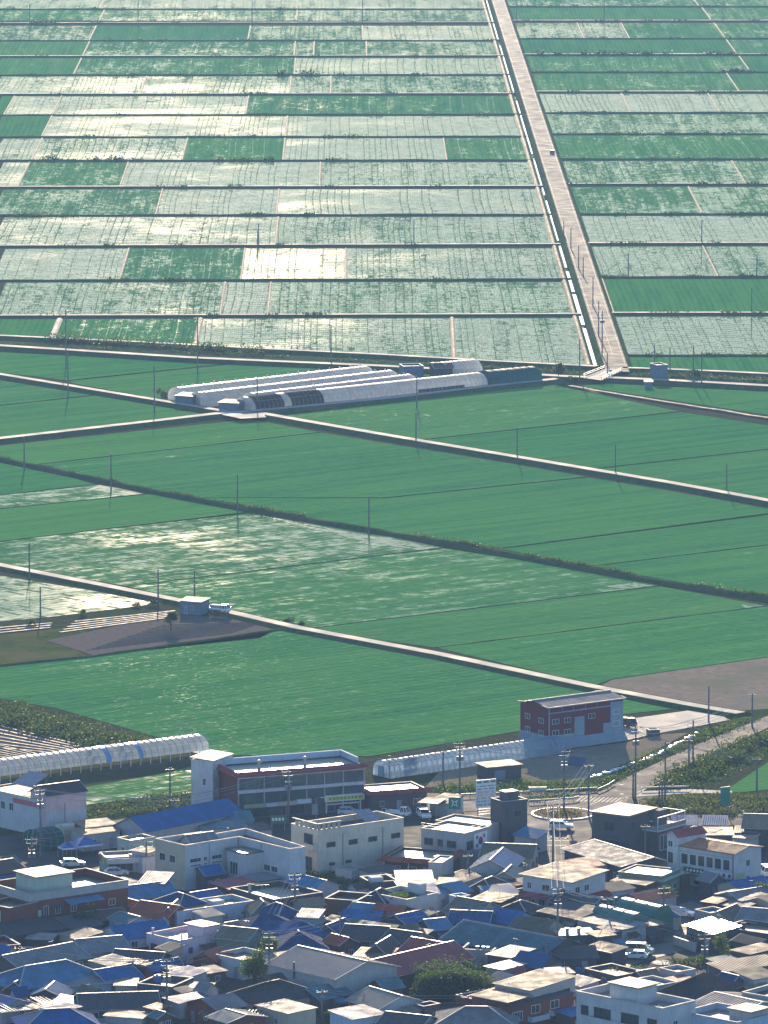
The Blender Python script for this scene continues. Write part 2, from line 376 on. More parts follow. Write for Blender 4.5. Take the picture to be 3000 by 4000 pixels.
# lines between the rows: farm roads on every second one, weedy ditch banks on the others
MARGINS = []
def cross_line(yl, yr, left, road, h=0.55):
    a, b = (D(-25, yl), D(1052+yr*0.299, yr)) if left else (D(road_right(yl)+4, yl), D(1760, yr))
    bank('ditch_bank', [a, b], 3.0 if road else 1.2, 1.3, h, GRASS, jitter=0.25, step=9)
    MARGINS.append((a, b))
    if road: ribbon('farm_track', [a+(b-a)*0.001, b], 2.4, h*1.26+0.03, CONC)
for yl, yr, rd in ((21, 20.5, 0), (52, 50, 1), (89, 88.5, 0), (123.5, 122, 1), (163.5, 162.5, 0), (205.5, 204, 1), (250, 248.5, 0), (297.5, 296, 0), (348.5, 347, 0), (406.5, 404.5, 1), (467, 465, 0), (534, 530.5, 1), (608, 605, 0), (685.5, 682, 1)):
    cross_line(yl, yr, True, rd)
for yl, yr, rd in ((15.5, 15, 0), (46.5, 46.5, 1), (84.5, 84.5, 0), (119.5, 119, 1), (157.5, 157, 0), (200, 200, 1), (245, 244.5, 0), (291, 290.5, 0), (345.5, 345, 0), (400, 399.5, 1), (464, 463.5, 0), (528.5, 528, 1), (600.5, 600, 0), (679.5, 679, 1), (770, 769, 0)):
    cross_line(yl, yr, False, rd)
# the straight two-lane road, its roadside canal and verges
RH = 1.0
mid_pts = [D(1330.5, 797), D(1303.5, 690), D(1253, 528), D(1206, 402), D(1142, 200), D(1074.5, 0), D(1060, -45)]
for p in mid_pts: p.z = 0
rdir = (mid_pts[-1]-mid_pts[0]).normalized(); 
RP0, RP1 = mid_pts[0].copy(), mid_pts[0]+rdir*1700
def rp(t, off=0.0): return RP0+rdir*t+Vector((rdir.y, -rdir.x, 0))*off
bank('road_embankment', [rp(-4), rp(1800)], 7.5, 1.3, RH, GRASS)
ribbon('straight_road', [rp(-14), rp(1800)], 6.6, RH+0.012, ASPH)
for off in (-2.75, 2.75): ribbon('edge_line', [rp(4, off), rp(1800, off)], 0.13, RH+0.022, LINE)
ribbon('centre_line', [rp(25), rp(185)], 0.13, RH+0.022, LINE)
for t0, t1, w_c in ((6, 95, 1.0), (104, 185, 1.1), (192, 250, .9), (262, 330, .7), (345, 480, .5), (500, 640, .5), (660, 900, .5), (930, 1200, .5), (1240, 1500, .5), (1540, 1800, .5)): ribbon('roadside_canal', [rp(t0, -5.75), rp(t1, -5.75)], w_c, 0.35, WATER)
for off in (-6.6, -5.0): bank('canal_kerb', [rp(-2, off), rp(1800, off)], 0.2, 0.2, 0.5, GRASS)
bank('canal_verge', [rp(-2, -7.6), rp(1800, -7.6)], 0.6, 0.5, 0.5, BUND, jitter=0.2, step=20)
# bottom row of the far block, meeting the main canal on a slant
def field_px(px, wet, glare=.3, dirpx=None, tone=0.0, **kw):
    pts = [D(*p) for p in px]
    a, b = (D(*dirpx[0]), D(*dirpx[1])) if dirpx else (pts[0], pts[1])
    return field(pts, wet, glare, math.atan2(b.y-a.y, b.x-a.x), tone, **kw)
xd = ((0, 600), (400, 600))
field_px([(-20, 727), (110, 731), (128, 690), (-20, 690)], .06, .4, xd)
field_px([(114, 731), (421, 745), (433, 689), (130, 690)], .34, .9, xd)
field_px([(424, 746), (979, 775), (974, 687), (435, 689)], .66, .55, xd)
field_px([(983, 776), (1276, 791), (1258, 687), (978, 687)], .66, .75, xd)
bank('bund', [D(112, 731), D(129, 690)], .9, .6, .5, CONC)
bank('bund', [D(422, 746), D(434, 689)], .7, .6, .5, BUND)
bank('bund', [D(981, 776), D(976, 687)], .5, .5, .4, BUND)
field_px([(1362, 795), (1720, 812), (1720, 772), (1352, 772)], .06, .2, xd)

# main canal with its two service roads
R0 = [D(-25, 730), D(300, 745), D(575, 760), D(829, 772.5), D(1079, 787), D(1290, 798)]
R0b = [D(1345, 801), D(1440, 804), D(1560, 809), D(1700, 816)]
R1 = [D(-25, 752), D(415, 780), D(829, 798), D(1010, 808), D(1229, 821), D(1310, 823), D(1450, 829), D(1700, 843)]
farm_road(R0, 2.6, 1.0); farm_road(R0b, 2.6, 1.0); farm_road(R1, 3.6, 1.1, 2.4)
field_px([(-25, 748), (415, 775), (829, 793), (1229, 815), (1720, 838), (1720, 819), (1290, 800), (829, 775), (300, 748), (-25, 733)], 0, mat=GRASS, name='canal_side', z=0.03)
# greenhouse plots and the diagonal blocks
A1 = [D(-25, 810), D(350, 872), D(500, 897)]
A2 = [D(560, 899), D(829, 946), D(1109, 993), D(1454, 1051), D(1700, 1096)]
B = [D(-25, 957), D(300, 920), D(485, 898.5), D(555, 894), D(829, 868), D(1054, 841), D(1204, 825)]
Dr = [D(-25, 1221), D(200, 1265), D(390, 1303), D(640, 1361), D(950, 1419), D(1280, 1489), D(1500, 1530), D(1600, 1547)]
farm_road(A1, 2.6); farm_road(A2, 3.0, 1.0, 2.0); farm_road(B, 3.2, 1.0, 2.0); farm_road(Dr, 3.0, 0.7, 1.6)
# crossing slab
poly('road_junction', [D(478, 896, .93), D(520, 905, .93), D(575, 902, .93), D(568, 893, .93), D(520, 891, .93)], [(0, 1, 2, 3, 4)], None, CONC, kind='structure').location.z = 0.105
bd = ((560, 893), (1054, 841))       # along the B direction
ad = ((560, 899), (1454, 1051))
def fd(px, wet, glare=.3, tone=0.0, **kw):   # passes run along B: cross axis along A
    return field_px(px, wet, glare, ad, tone, **kw)
fd([(-25, 760), (500, 786), (150, 822), (-25, 802)], .02, .2, .0)
fd([(505, 787), (829, 804), (1010, 814), (860, 815), (420, 845), (400, 872), (155, 828), (150, 823.5)], .05, .3, .35)
fd([(-25, 818), (200, 854), (-25, 878)], .16, .5, .1)
fd([(205, 855), (470, 900), (300, 913), (-25, 949), (-25, 880)], .05, .3, .3)
fd([(590, 900), (829, 873), (1054, 846), (1204, 831), (1225, 838), (1467, 889), (905, 950), (829, 938)], .19, .8, .35)
fd([(1471, 890.5), (1720, 929), (1720, 963), (1281, 1012), (1109, 985), (908, 951.5)], .03, .3, .0)
fd([(1284, 1014), (1720, 965), (1720, 1090), (1454, 1042)], .06, .3, .2)
fd([(1250, 834), (1310, 829), (1450, 836), (1720, 850), (1720, 906)], .06, .3, .15)
fd([(-25, 966), (540, 906), (690, 934), (80, 1003), (-25, 986)], .06, .3, .35)
fd([(84, 1004), (694, 935), (1109, 1003), (1265, 1030), (829, 1075), (420, 1075), (160, 1022)], .12, .35, .05)
fd([(430, 1076), (829, 1077), (1269, 1032), (1454, 1062), (1688, 1105), (1079, 1184), (850, 1150), (540, 1098)], .05, .35, .12)
fd([(1084, 1186), (1690, 1109), (1720, 1114), (1720, 1169), (1277, 1223), (1110, 1192)], .12, .3, .15)
fd([(1281, 1224), (1720, 1171), (1720, 1298), (1410, 1248)], .12, .4, .05)
# ditch C
C = [D(-25, 989), D(160, 1028), D(310, 1061), D(540, 1104), D(850, 1157), D(1100, 1201), D(1400, 1256), D(1720, 1307)]
bank('ditch_bank', C, 1.4, 1.3, 0.9, GRASS, jitter=.2, step=6)
E = [D(1230, 836), D(1440, 872), D(1560, 890), D(1720, 916)]
bank('ditch_bank', E, 1.6, 1.0, 0.5, BUND, jitter=.2, step=6)
# between C and D
fd([(-25, 995), (160, 1034), (205, 1047), (-25, 1072)], .05, .3, .0)
fd([(-25, 1073), (208, 1048), (300, 1064), (325, 1066), (-25, 1101)], .46, .6, .1, pw=2.6)
fd([(-25, 1103), (330, 1067), (540, 1109), (552, 1104), (-25, 1172)], .06, .4, .3)
fd([(-25, 1174), (552, 1106), (850, 1162), (957, 1183), (829, 1198), (270, 1266), (120, 1240), (-25, 1213)], .47, .5, .25, pw=2.6)
fd([(275, 1267), (829, 1200), (960, 1185), (1110, 1208), (1400, 1261), (1424, 1265), (660, 1358), (480, 1315), (400, 1296)], .38, .5, .05, pw=2.6)
fd([(665, 1359), (1426, 1267), (1655, 1309), (940, 1399), (700, 1368)], .15, .4, .35)
fd([(945, 1400), (1657, 1310), (1720, 1318), (1720, 1411), (1320, 1468), (1285, 1480)], .16, .35, .0)
for a, b in (((480, 787), (150, 822)), ((200, 854), (-25, 879)), ((1467, 889.5), (906, 951)), ((1720, 964), (1283, 1013)), ((690, 934.5), (82, 1003.5)), ((829, 1076), (1267, 1031)), ((1082, 1185), (1688, 1107)), ((1279, 1223.5), (1720, 1170)),
             ((-25, 1072.5), (206, 1047.5)), ((-25, 1102), (327, 1066.5)), ((-25, 1173), (552, 1105)), ((273, 1266.5), (957, 1184)), ((662, 1358.5), (1425, 1266)), ((942, 1399.5), (1656, 1309.5))):
    bank('bund', [D(*a), D(*b)], .3, .25, .15, GRASS, jitter=.3, step=7)
field_px([(1290, 1486), (1322, 1469), (1720, 1412), (1720, 1528), (1600, 1536), (1500, 1522)], 0, mat=FALLOW, name='fallow_field')
# below D
fd([(-25, 1240), (190, 1275), (330, 1302), (310, 1308), (110, 1333), (-25, 1345)], .62, .8, .5, pw=2.6)
field_px([(253, 1352), (367, 1327), (500, 1336), (603, 1358), (560, 1379), (205, 1417), (165, 1404), (100, 1384)], 0, mat=TILLED, name='tilled_field')
field_px([(-25, 1374), (110, 1360), (250, 1350), (98, 1385), (165, 1405), (190, 1417), (-25, 1441)], 0, mat=WEEDS, name='weed_patch', z=0.04)
fd([(-25, 1443), (205, 1419), (604, 1362), (640, 1369), (950, 1427), (1280, 1497), (1450, 1532), (1330, 1545), (1120, 1580), (800, 1634), (480, 1632), (330, 1590), (120, 1530), (-25, 1505)], .15, .3, .15, pw=3)
fd([(545, 1110), (850, 1166), (957, 1184), (905, 1189), (800, 1172), (640, 1135)], .9, .5, .2, z=.075, pw=2.6)
fd([(215, 1048), (325, 1066), (270, 1071), (190, 1058)], .95, .6, .2, z=.075)
fd([(1370, 1259), (1424, 1265), (1360, 1272), (1300, 1268)], .8, .5, .2, z=.075)
fd([(1600, 1306), (1655, 1309), (1610, 1314)], .95, .4, .2, z=.075)
bank('bund', [D(-25, 1442), D(205, 1418), D(604, 1361)], .8, .5, .35, GRASS, jitter=.2, step=7)
# ------------------------------------------------------------------ building kit
GLASS = M('window_glass', (0.035, 0.05, 0.06), 0.12, var=0.3, scale=0.4, dirt=0.0)
FRAME = M('white_frame', (0.62, 0.64, 0.65), 0.5, var=0.1, dirt=0.2)
DFRAME = M('dark_frame', (0.10, 0.10, 0.11), 0.5)
W_ = lambda k, c, **kw: M('wall_'+k, c, 0.85, var=0.14, scale=0.5, dirt=0.25, spec=0.2, streak=0.35, **kw)
WALL = dict(white=W_('white', (0.45, 0.47, 0.51)), cream=W_('cream', (0.55, 0.50, 0.42)), pink=W_('pink', (0.55, 0.40, 0.42)), lilac=W_('lilac', (0.56, 0.48, 0.60)),
    brick=W_('brick', (0.16, 0.055, 0.045)), red=W_('red_sheet', (0.16, 0.03, 0.045)), grey=W_('grey', (0.34, 0.35, 0.37)), dark=W_('dark', (0.085, 0.088, 0.098)),
    blue=W_('pale_blue', (0.38, 0.47, 0.60)), green=W_('green', (0.16, 0.22, 0.17)), beige=W_('beige', (0.42, 0.38, 0.31)), brown=W_('brown', (0.10, 0.065, 0.055)), mint=W_('mint', (0.38, 0.47, 0.42)), steel=W_('steel_blue', (0.13, 0.18, 0.25)))
R_ = lambda k, c, r=0.45, **kw: M('roof_'+k, tuple(v*.85 for v in c), r, panels=kw.pop('panels', .45), rust=kw.pop('rust', .35), var=kw.pop('var', 0.3), scale=0.5, dirt=kw.pop('dirt', 0.5), **kw)
ROOF = dict(blue=R_('blue', (0.012, 0.15, 0.42), 0.6, spec=0.12), navy=R_('navy', (0.018, 0.10, 0.27), 0.6, spec=0.12), sky=R_('sky', (0.10, 0.27, 0.46), 0.6, spec=0.15), teal=R_('teal', (0.10, 0.22, 0.27), 0.6, spec=0.15),
    slate=R_('slate', (0.085, 0.092, 0.105), 0.65, spec=0.15), grey=R_('grey', (0.25, 0.26, 0.28), 0.6, spec=0.2), silver=R_('silver', (0.29, 0.29, 0.31), 0.6, spec=0.12), maroon=R_('maroon', (0.42, 0.095, 0.10), 0.6, spec=0.15),
    orange=R_('orange', (0.66, 0.30, 0.15), 0.6, spec=0.2, var=0.35, rust=.1), red=R_('red', (0.46, 0.11, 0.06), 0.6, spec=0.15), cream=R_('cream', (0.33, 0.245, 0.17), 0.65, spec=0.15), white=R_('white', (0.34, 0.32, 0.29), 0.6, spec=0.15),
    deck=R_('deck', (0.58, 0.50, 0.40), 0.42, spec=0.6, panels=.1, rust=.08, dirt=.2), green=R_('green_deck', (0.06, 0.13, 0.11), 0.45, spec=0.5), dark=R_('dark', (0.07, 0.07, 0.08), 0.7, spec=0.15), brown=R_('brown', (0.13, 0.085, 0.07), 0.6, spec=0.2), olive=R_('olive', (0.20, 0.20, 0.15), 0.7, spec=0.15),
    pine=R_('pine', (0.03, 0.22, 0.17), 0.42, spec=0.4), chrome=M('roof_bare_metal', (0.75, 0.75, 0.75), 0.26, 1.0, var=0.05, dirt=0.05))
COPING = M('coping', (0.36, 0.34, 0.31), 0.7, var=0.2, spec=0.12)
TRIM = M('sheet_trim', (0.36, 0.36, 0.36), 0.55, var=0.15, dirt=0.2, spec=0.25)
METAL = M('galvanised', (0.30, 0.31, 0.32), 0.5, 0.3, var=0.15)
BLACK = M('black_rubber', (0.03, 0.03, 0.03), 0.7)

def sheet(q, pitch=0.45, amp=0.045, thick=0.06, rows=1, step=0.0):
    """ribbed sheet over the quad q = eave-left, eave-right, ridge-right, ridge-left; rows/step give tile courses"""
    a, b, c, d = [Vector(v) for v in q]; n = (b-a).cross(d-a)
    if n.length < 1e-6: n = (c-b).cross(d-b)
    n.normalize()
    if n.z < 0: n = -n
    L = max((b-a).length, (c-d).length); k = max(2, int(L/pitch)); mb = MB()
    prof = [(0, 0), (.55, 0), (.68, 1), (.88, 1)] if amp else [(0, 0)]
    ts = [((i+u)/k, h*amp) for i in range(k) for (u, h) in prof]+[(1, 0)]
    for r in range(rows):
        f0, f1 = r/rows, (r+1)/rows
        lo = [a.lerp(b, t).lerp(d.lerp(c, t), f0)+n*(h+thick+step) for t, h in ts]
        hi = [a.lerp(b, t).lerp(d.lerp(c, t), f1)+n*(h+thick) for t, h in ts]
        m = len(ts)
        mb.add(lo+hi, [(i, i+1, m+i+1, m+i) for i in range(m-1)])
        if step and r:
            mb.add([p-n*step for p in lo]+lo, [(i, i+1, m+i+1, m+i) for i in range(m-1)])
    mb.add([a, b, c, d, a+n*thick, b+n*thick, c+n*thick, d+n*thick], [(3, 2, 1, 0), (0, 1, 5, 4), (1, 2, 6, 5), (2, 3, 7, 6), (3, 0, 4, 7)])
    return mb
BL = []
class Bld:
    """one building: an Empty at its front-left foot; x along the front, y to the back"""
    def __init__(s, name, label, cat, FL, FR, h, depth, group=None, z0=0.0):
        a, b = P(*FL, h+z0), P(*FR, h+z0); d = b-a
        s.W = math.hypot(d.x, d.y); s.D = depth; s.h = h
        s.rz = math.atan2(d.y, d.x); BL.append((s, label))
        s.o = empty(name, (a.x, a.y, z0), s.rz, label, cat, group)
    def mb(s, m, name, mat, parent=None, smooth=False, **kw): return m.build(name, mat, parent or s.o, smooth, **kw)
    def pt(s, face, u, out):
        if face == 'f': return (u, -out)
        if face == 'r': return (s.W+out, u)
        if face == 'l': return (-out, s.D-u)
        return (s.W-u, s.D+out)
    def slab(s, face, u0, u1, z0, z1, o0, o1):
        p = [s.pt(face, u, o) for (u, o) in ((u0, o0), (u1, o0), (u1, o1), (u0, o1))]
        return MB().add([(*q, z0) for q in p]+[(*q, z1) for q in p], [(3, 2, 1, 0), (4, 5, 6, 7), (0, 4, 5, 1)[::-1], (1, 2, 6, 5), (2, 3, 7, 6), (3, 0, 4, 7)])
    def window(s, face, u, z, w, h, frame=FRAME, sash=2, glass=GLASS, sill=False):
        t = 0.07; m = MB()
        for (a0, a1, b0, b1) in ((u, u+t, z, z+h), (u+w-t, u+w, z, z+h), (u+t, u+w-t, z, z+t), (u+t, u+w-t, z+h-t, z+h)):
            q = s.slab(face, a0, a1, b0, b1, -0.02, 0.07); m.add(q.v, q.f)
        for i in range(1, sash):
            x = u+w*i/sash; q = s.slab(face, x-.03, x+.03, z+t, z+h-t, -0.02, 0.055); m.add(q.v, q.f)
        o = s.mb(m, 'window', frame)
        for i in range(max(1, sash)):
            x0 = u+t+(w-2*t)*i/max(1, sash)+.02; x1 = u+t+(w-2*t)*(i+1)/max(1, sash)-.02
            s.mb(s.slab(face, x0, x1, z+t, z+h-t, -0.02, 0.025), 'pane', glass, o)
        if sill: s.mb(s.slab(face, u-.08, u+w+.08, z-.1, z, -0.01, 0.14), 'sill', COPING, o)
        return o
    def wins(s, face, spec, **kw):
        for (u, z, w, h) in spec: s.window(face, u, z, w, h, **kw)
    def row(s, face, n, z, w, h, u0=0.8, u1=None, **kw):
        L = s.W if face in 'fb' else s.D; u1 = u1 or L-0.8
        for i in range(n):
            c = u0+(u1-u0)*(i+.5)/n; s.window(face, c-w/2, z, w, h, **kw)
    def door(s, face, u, w=0.95, h=2.05, mat=None, z=0.0):
        o = s.mb(s.slab(face, u, u+w, z+.02, z+h, -0.02, 0.05), 'door', mat or M('door_grey', (0.25, 0.27, 0.3), 0.5))
        s.mb(s.slab(face, u+w-.16, u+w-.1, z+.95, z+1.1, 0.05, 0.1), 'handle', METAL, o); return o
    def walls(s, mat, h=None, inset=0.0, z0=0.0, name='wall'):
        h = h or s.h
        return s.mb(MB().box(inset, s.W-inset, inset, s.D-inset, z0, h), name, mat)
    def flat(s, wall, deck, ph=0.8, coping=COPING, t=0.22):
        """walls with a parapet, deck below its top, coping on it"""
        W, D_, h = s.W, s.D, s.h; z = h-ph
        m = MB(); o = [(0, 0), (W, 0), (W, D_), (0, D_)]; i = [(t, t), (W-t, t), (W-t, D_-t), (t, D_-t)]
        m.add([(*p, 0) for p in o]+[(*p, h) for p in o]+[(*p, h) for p in i]+[(*p, z) for p in i],
              [(k, (k+1) % 4, 4+(k+1) % 4, 4+k) for k in range(4)]+[(4+k, 4+(k+1) % 4, 8+(k+1) % 4, 8+k) for k in range(4)]+[(8+k, 8+(k+1) % 4, 12+(k+1) % 4, 12+k) for k in range(4)])
        s.mb(m, 'wall', wall)
        s.mb(MB().box(t+.003, W-t-.003, t+.003, D_-t-.003, z-.2, z), 'roof_deck', deck)
        e = .06
        for (x0, x1, y0, y1) in ((-e, W+e, -e, t+e), (-e, W+e, D_-t-e, D_+e), (-e, t+e, t+e, D_-t-e), (W-t-e, W+e, t+e, D_-t-e)):
            s.mb(MB().box(x0, x1, y0, y1, h+.003, h+.09), 'coping', coping)
        s.z = z; return s
    def eave(s, q, mat, pitch, amp, rows=1, step=0, name='roof_slope'):
        return s.mb(sheet(q, pitch, amp, rows=rows, step=step), name, mat)
    def gable(s, wall, roof, rise, ridge='x', over=0.45, pitch=0.45, amp=0.045, trim=TRIM, rows=1, step=0, at=0.5):
        W, D_, h = s.W, s.D, s.h; ov = over
        if ridge == 'x':
            yc = D_*at; k1 = rise/yc; k2 = rise/(D_-yc); zt = h+rise
            s.mb(MB().add([(0,0,0),(W,0,0),(W,D_,0),(0,D_,0),(0,0,h),(W,0,h),(W,D_,h),(0,D_,h),(0,yc,zt),(W,yc,zt)],
                          [(0,1,5,4),(1,2,6,9,5),(2,3,7,6),(3,0,4,8,7),(4,5,9,8),(8,9,6,7)]), 'wall', wall)
            A = [(-ov,-ov,h-k1*ov+.01),(W+ov,-ov,h-k1*ov+.01),(W+ov,yc,zt+.01),(-ov,yc,zt+.01)]
            B_ = [(W+ov,D_+ov,h-k2*ov+.01),(-ov,D_+ov,h-k2*ov+.01),(-ov,yc,zt+.01),(W+ov,yc,zt+.01)]
            ends = [(A[0],A[3]),(A[1],A[2]),(B_[1],B_[2]),(B_[0],B_[3])]; rl = (A[3],A[2]); front = (A[0],A[1])
        else:
            xc = W*at; k1 = rise/xc; k2 = rise/(W-xc); zt = h+rise
            s.mb(MB().add([(0,0,0),(W,0,0),(W,D_,0),(0,D_,0),(0,0,h),(W,0,h),(W,D_,h),(0,D_,h),(xc,0,zt),(xc,D_,zt)],
                          [(0,1,5,8,4),(1,2,6,5),(2,3,7,9,6),(3,0,4,7),(4,8,9,7),(8,5,6,9)]), 'wall', wall)
            A = [(-ov,D_+ov,h-k1*ov+.01),(-ov,-ov,h-k1*ov+.01),(xc,-ov,zt+.01),(xc,D_+ov,zt+.01)]
            B_ = [(W+ov,-ov,h-k2*ov+.01),(W+ov,D_+ov,h-k2*ov+.01),(xc,D_+ov,zt+.01),(xc,-ov,zt+.01)]
            ends = [(A[1],A[2]),(B_[0],B_[3]),(A[0],A[3]),(B_[1],B_[2])]; rl = (A[2],A[3]); front = None
        s.eave(A, roof, pitch, amp, rows, step); s.eave(B_, roof, pitch, amp, rows, step)
        if trim:
            u = Vector((0, 0, .07))
            for a, b in ends: s.mb(MB().bar(Vector(a)+u, Vector(b)+u, .10, .14), 'barge_board', trim)
            s.mb(MB().bar(Vector(rl[0])+u*1.9, Vector(rl[1])+u*1.9, .24, .06), 'ridge_cap', trim)
            if front: s.mb(MB().bar(Vector(front[0])+u*.2, Vector(front[1])+u*.2, .10, .10), 'gutter', trim)
        return s
    def hip(s, wall, roof, rise, over=0.5, run=None, pitch=0.35, amp=0.05, trim=TRIM, rows=1, step=0):
        W, D_, h = s.W, s.D, s.h; ov = over; s.walls(wall)
        x0, x1, y0, y1 = -ov, W+ov, -ov, D_+ov; ze = h-.15; zt = h+rise
        run = run if run is not None else min(D_, W)*.45
        if W >= D_: r0, r1 = (run, D_/2, zt), (W-run, D_/2, zt)
        else: r0, r1 = (W/2, run, zt), (W/2, D_-run, zt)
        c = [(x0,y0,ze),(x1,y0,ze),(x1,y1,ze),(x0,y1,ze)]
        if W >= D_: Q = [(c[0],c[1],r1,r0),(c[1],c[2],r1,r1),(c[2],c[3],r0,r1),(c[3],c[0],r0,r0)]; H = [(c[0],r0),(c[1],r1),(c[2],r1),(c[3],r0),(r0,r1)]
        else: Q = [(c[0],c[1],r0,r0),(c[1],c[2],r1,r0),(c[2],c[3],r1,r1),(c[3],c[0],r0,r1)]; H = [(c[0],r0),(c[1],r0),(c[2],r1),(c[3],r1),(r0,r1)]
        for q in Q: s.eave(q, roof, pitch, amp, rows, step)
        if trim:
            for a, b in H: s.mb(MB().bar(Vector(a)+Vector((0,0,.1)), Vector(b)+Vector((0,0,.1)), .20, .12), 'hip_cap', trim)
        s.mb(MB().box(x0+.1, x1-.1, y0+.1, y1-.1, ze-.14, ze-.01), 'eave_soffit', DFRAME)
        return s
    def shed(s, wall, roof, h2, over=0.35, pitch=0.4, amp=0.04, trim=None):
        """one slope from the front eave (h) to the back (h2)"""
        W, D_, h = s.W, s.D, s.h; k = (h2-h)/D_; ov = over
        if wall: s.mb(MB().add([(0,0,0),(W,0,0),(W,D_,0),(0,D_,0),(0,0,h),(W,0,h),(W,D_,h2),(0,D_,h2)], [(0,1,5,4),(1,2,6,5),(2,3,7,6),(3,0,4,7),(4,5,6,7)]), 'wall', wall)
        else:
            for (x, y, z) in ((.1, .1, h), (W-.1, .1, h), (W-.1, D_-.1, h2), (.1, D_-.1, h2)): s.mb(MB().box(x-.06, x+.06, y-.06, y+.06, 0, z), 'post', METAL)
        q = [(-ov,-ov,h-k*ov+.01),(W+ov,-ov,h-k*ov+.01),(W+ov,D_+ov,h2+k*ov+.01),(-ov,D_+ov,h2+k*ov+.01)]
        s.eave(q, roof, pitch, amp, name='roof_sheet')
        if trim:
            s.mb(MB().bar(Vector(q[0])+Vector((0,0,.02)), Vector(q[1])+Vector((0,0,.02)), .12, .2), 'fascia', trim)
        return s
    def skirt(s, z, out, drop, mat, sides='fr', pitch=0.3):
        """tiled skirt roof running round the listed sides"""
        W, D_ = s.W, s.D
        for f in sides:
            L = W if f in 'fb' else D_
            e0 = [s.pt(f, -out, out), s.pt(f, L+out, out), s.pt(f, L, 0), s.pt(f, 0, 0)]
            s.mb(sheet([(*e0[0], z-drop), (*e0[1], z-drop), (*e0[2], z), (*e0[3], z)], pitch, .05, rows=3, step=.03), 'skirt_roof', mat)
    def balcony(s, face, u0, u1, z, out, wall, rail=0.9):
        o = s.mb(s.slab(face, u0, u1, z-.15, z, .01, out), 'balcony', wall)
        s.mb(s.slab(face, u0, u1, z+.003, z+rail, out-.12, out), 'balustrade', wall, o)
        for a, b in ((u0, u0+.1), (u1-.1, u1)): s.mb(s.slab(face, a, b, z+.003, z+rail, .01, out-.125), 'balustrade', wall, o)
    def awning(s, face, u0, u1, z, out, drop, mat):
        p = [s.pt(face, u0, out), s.pt(face, u1, out), s.pt(face, u1, .01), s.pt(face, u0, .01)]
        return s.mb(sheet([(*p[0], z-drop), (*p[1], z-drop), (*p[2], z), (*p[3], z)], .3, .03), 'awning', mat)
    def sign(s, face, u0, u1, z0, z1, mat, proud=0.12, name='sign_board'):
        return s.mb(s.slab(face, u0, u1, z0, z1, .01, proud), name, mat)
    def aircon(s, face, u, z):
        o = s.mb(s.slab(face, u, u+.85, z, z+.6, .06, .4), 'air_conditioner', FRAME)
        s.mb(s.slab(face, u+.08, u+.58, z+.06, z+.54, .4, .415), 'fan_grille', DFRAME, o)
    def chimney(s, x, y, z, h=1.0, r=.16, mat=None):
        o = s.mb(MB().lathe([(r, 0), (r, h), (r*1.5, h+.02), (r*1.5, h+.14)], 8, (x, y, z)), 'chimney', mat or METAL)
    def tank(s, x, y, z, r=.7, h=1.2, mat=None):
        mat = mat or M('tank_blue', (0.06, 0.16, 0.36), 0.4)
        o = s.mb(MB().lathe([(r*.92, 0), (r, .1), (r, h*.85), (r*.8, h), (r*.3, h+.08)], 14, (x, y, z)), 'water_tank', mat, smooth=False)
        s.mb(MB().lathe([(r*.3, 0), (r*.3, .1)], 10, (x, y, z+h+.09)), 'tank_lid', BLACK, o)
    def solar(s, x, y, z, w, d, tilt, rows=2, cols=4, front_low=True):
        fr = M('solar_cell', (0.10, 0.12, 0.17), 0.25, var=0.1); k = math.tan(tilt)
        o = s.mb(MB().add([(x,y,z),(x+w,y,z),(x+w,y+d,z+k*d),(x,y+d,z+k*d),(x,y,z+.06),(x+w,y,z+.06),(x+w,y+d,z+k*d+.06),(x,y+d,z+k*d+.06)], [(3,2,1,0),(4,5,6,7),(0,1,5,4),(1,2,6,5),(2,3,7,6),(3,0,4,7)]), 'solar_array', METAL)
        for i in range(cols):
            for j in range(rows):
                a0, a1 = x+w*i/cols+.04, x+w*(i+1)/cols-.04; b0, b1 = d*j/rows+.04, d*(j+1)/rows-.04
                s.mb(MB().add([(a0,y+b0,z+k*b0+.068),(a1,y+b0,z+k*b0+.068),(a1,y+b1,z+k*b1+.068),(a0,y+b1,z+k*b1+.068)], [(0,1,2,3)]), 'solar_panel', fr, o)
        for (px, py) in ((x+.2, y+d*.9), (x+w-.2, y+d*.9), (x+.2, y+.1), (x+w-.2, y+.1)):
            s.mb(MB().box(px-.04, px+.04, py-.04, py+.04, s.z if hasattr(s, 'z') else 0, z+k*(py-y)-.002), 'leg', METAL, o)
def arch_profile(span, h, side, n=12):
    """cross-section (y, z) from the front foot over the crown to the back foot; sides straight up to `side`"""
    pts = [(0, 0)] if side > 0 else []
    for i in range(n+1):
        a = math.pi*i/n; pts.append((span/2-span/2*math.cos(a), side+(h-side)*math.sin(a)**0.9 if 0 < i < n else side))
    return pts+([(span, 0)] if side > 0 else [])
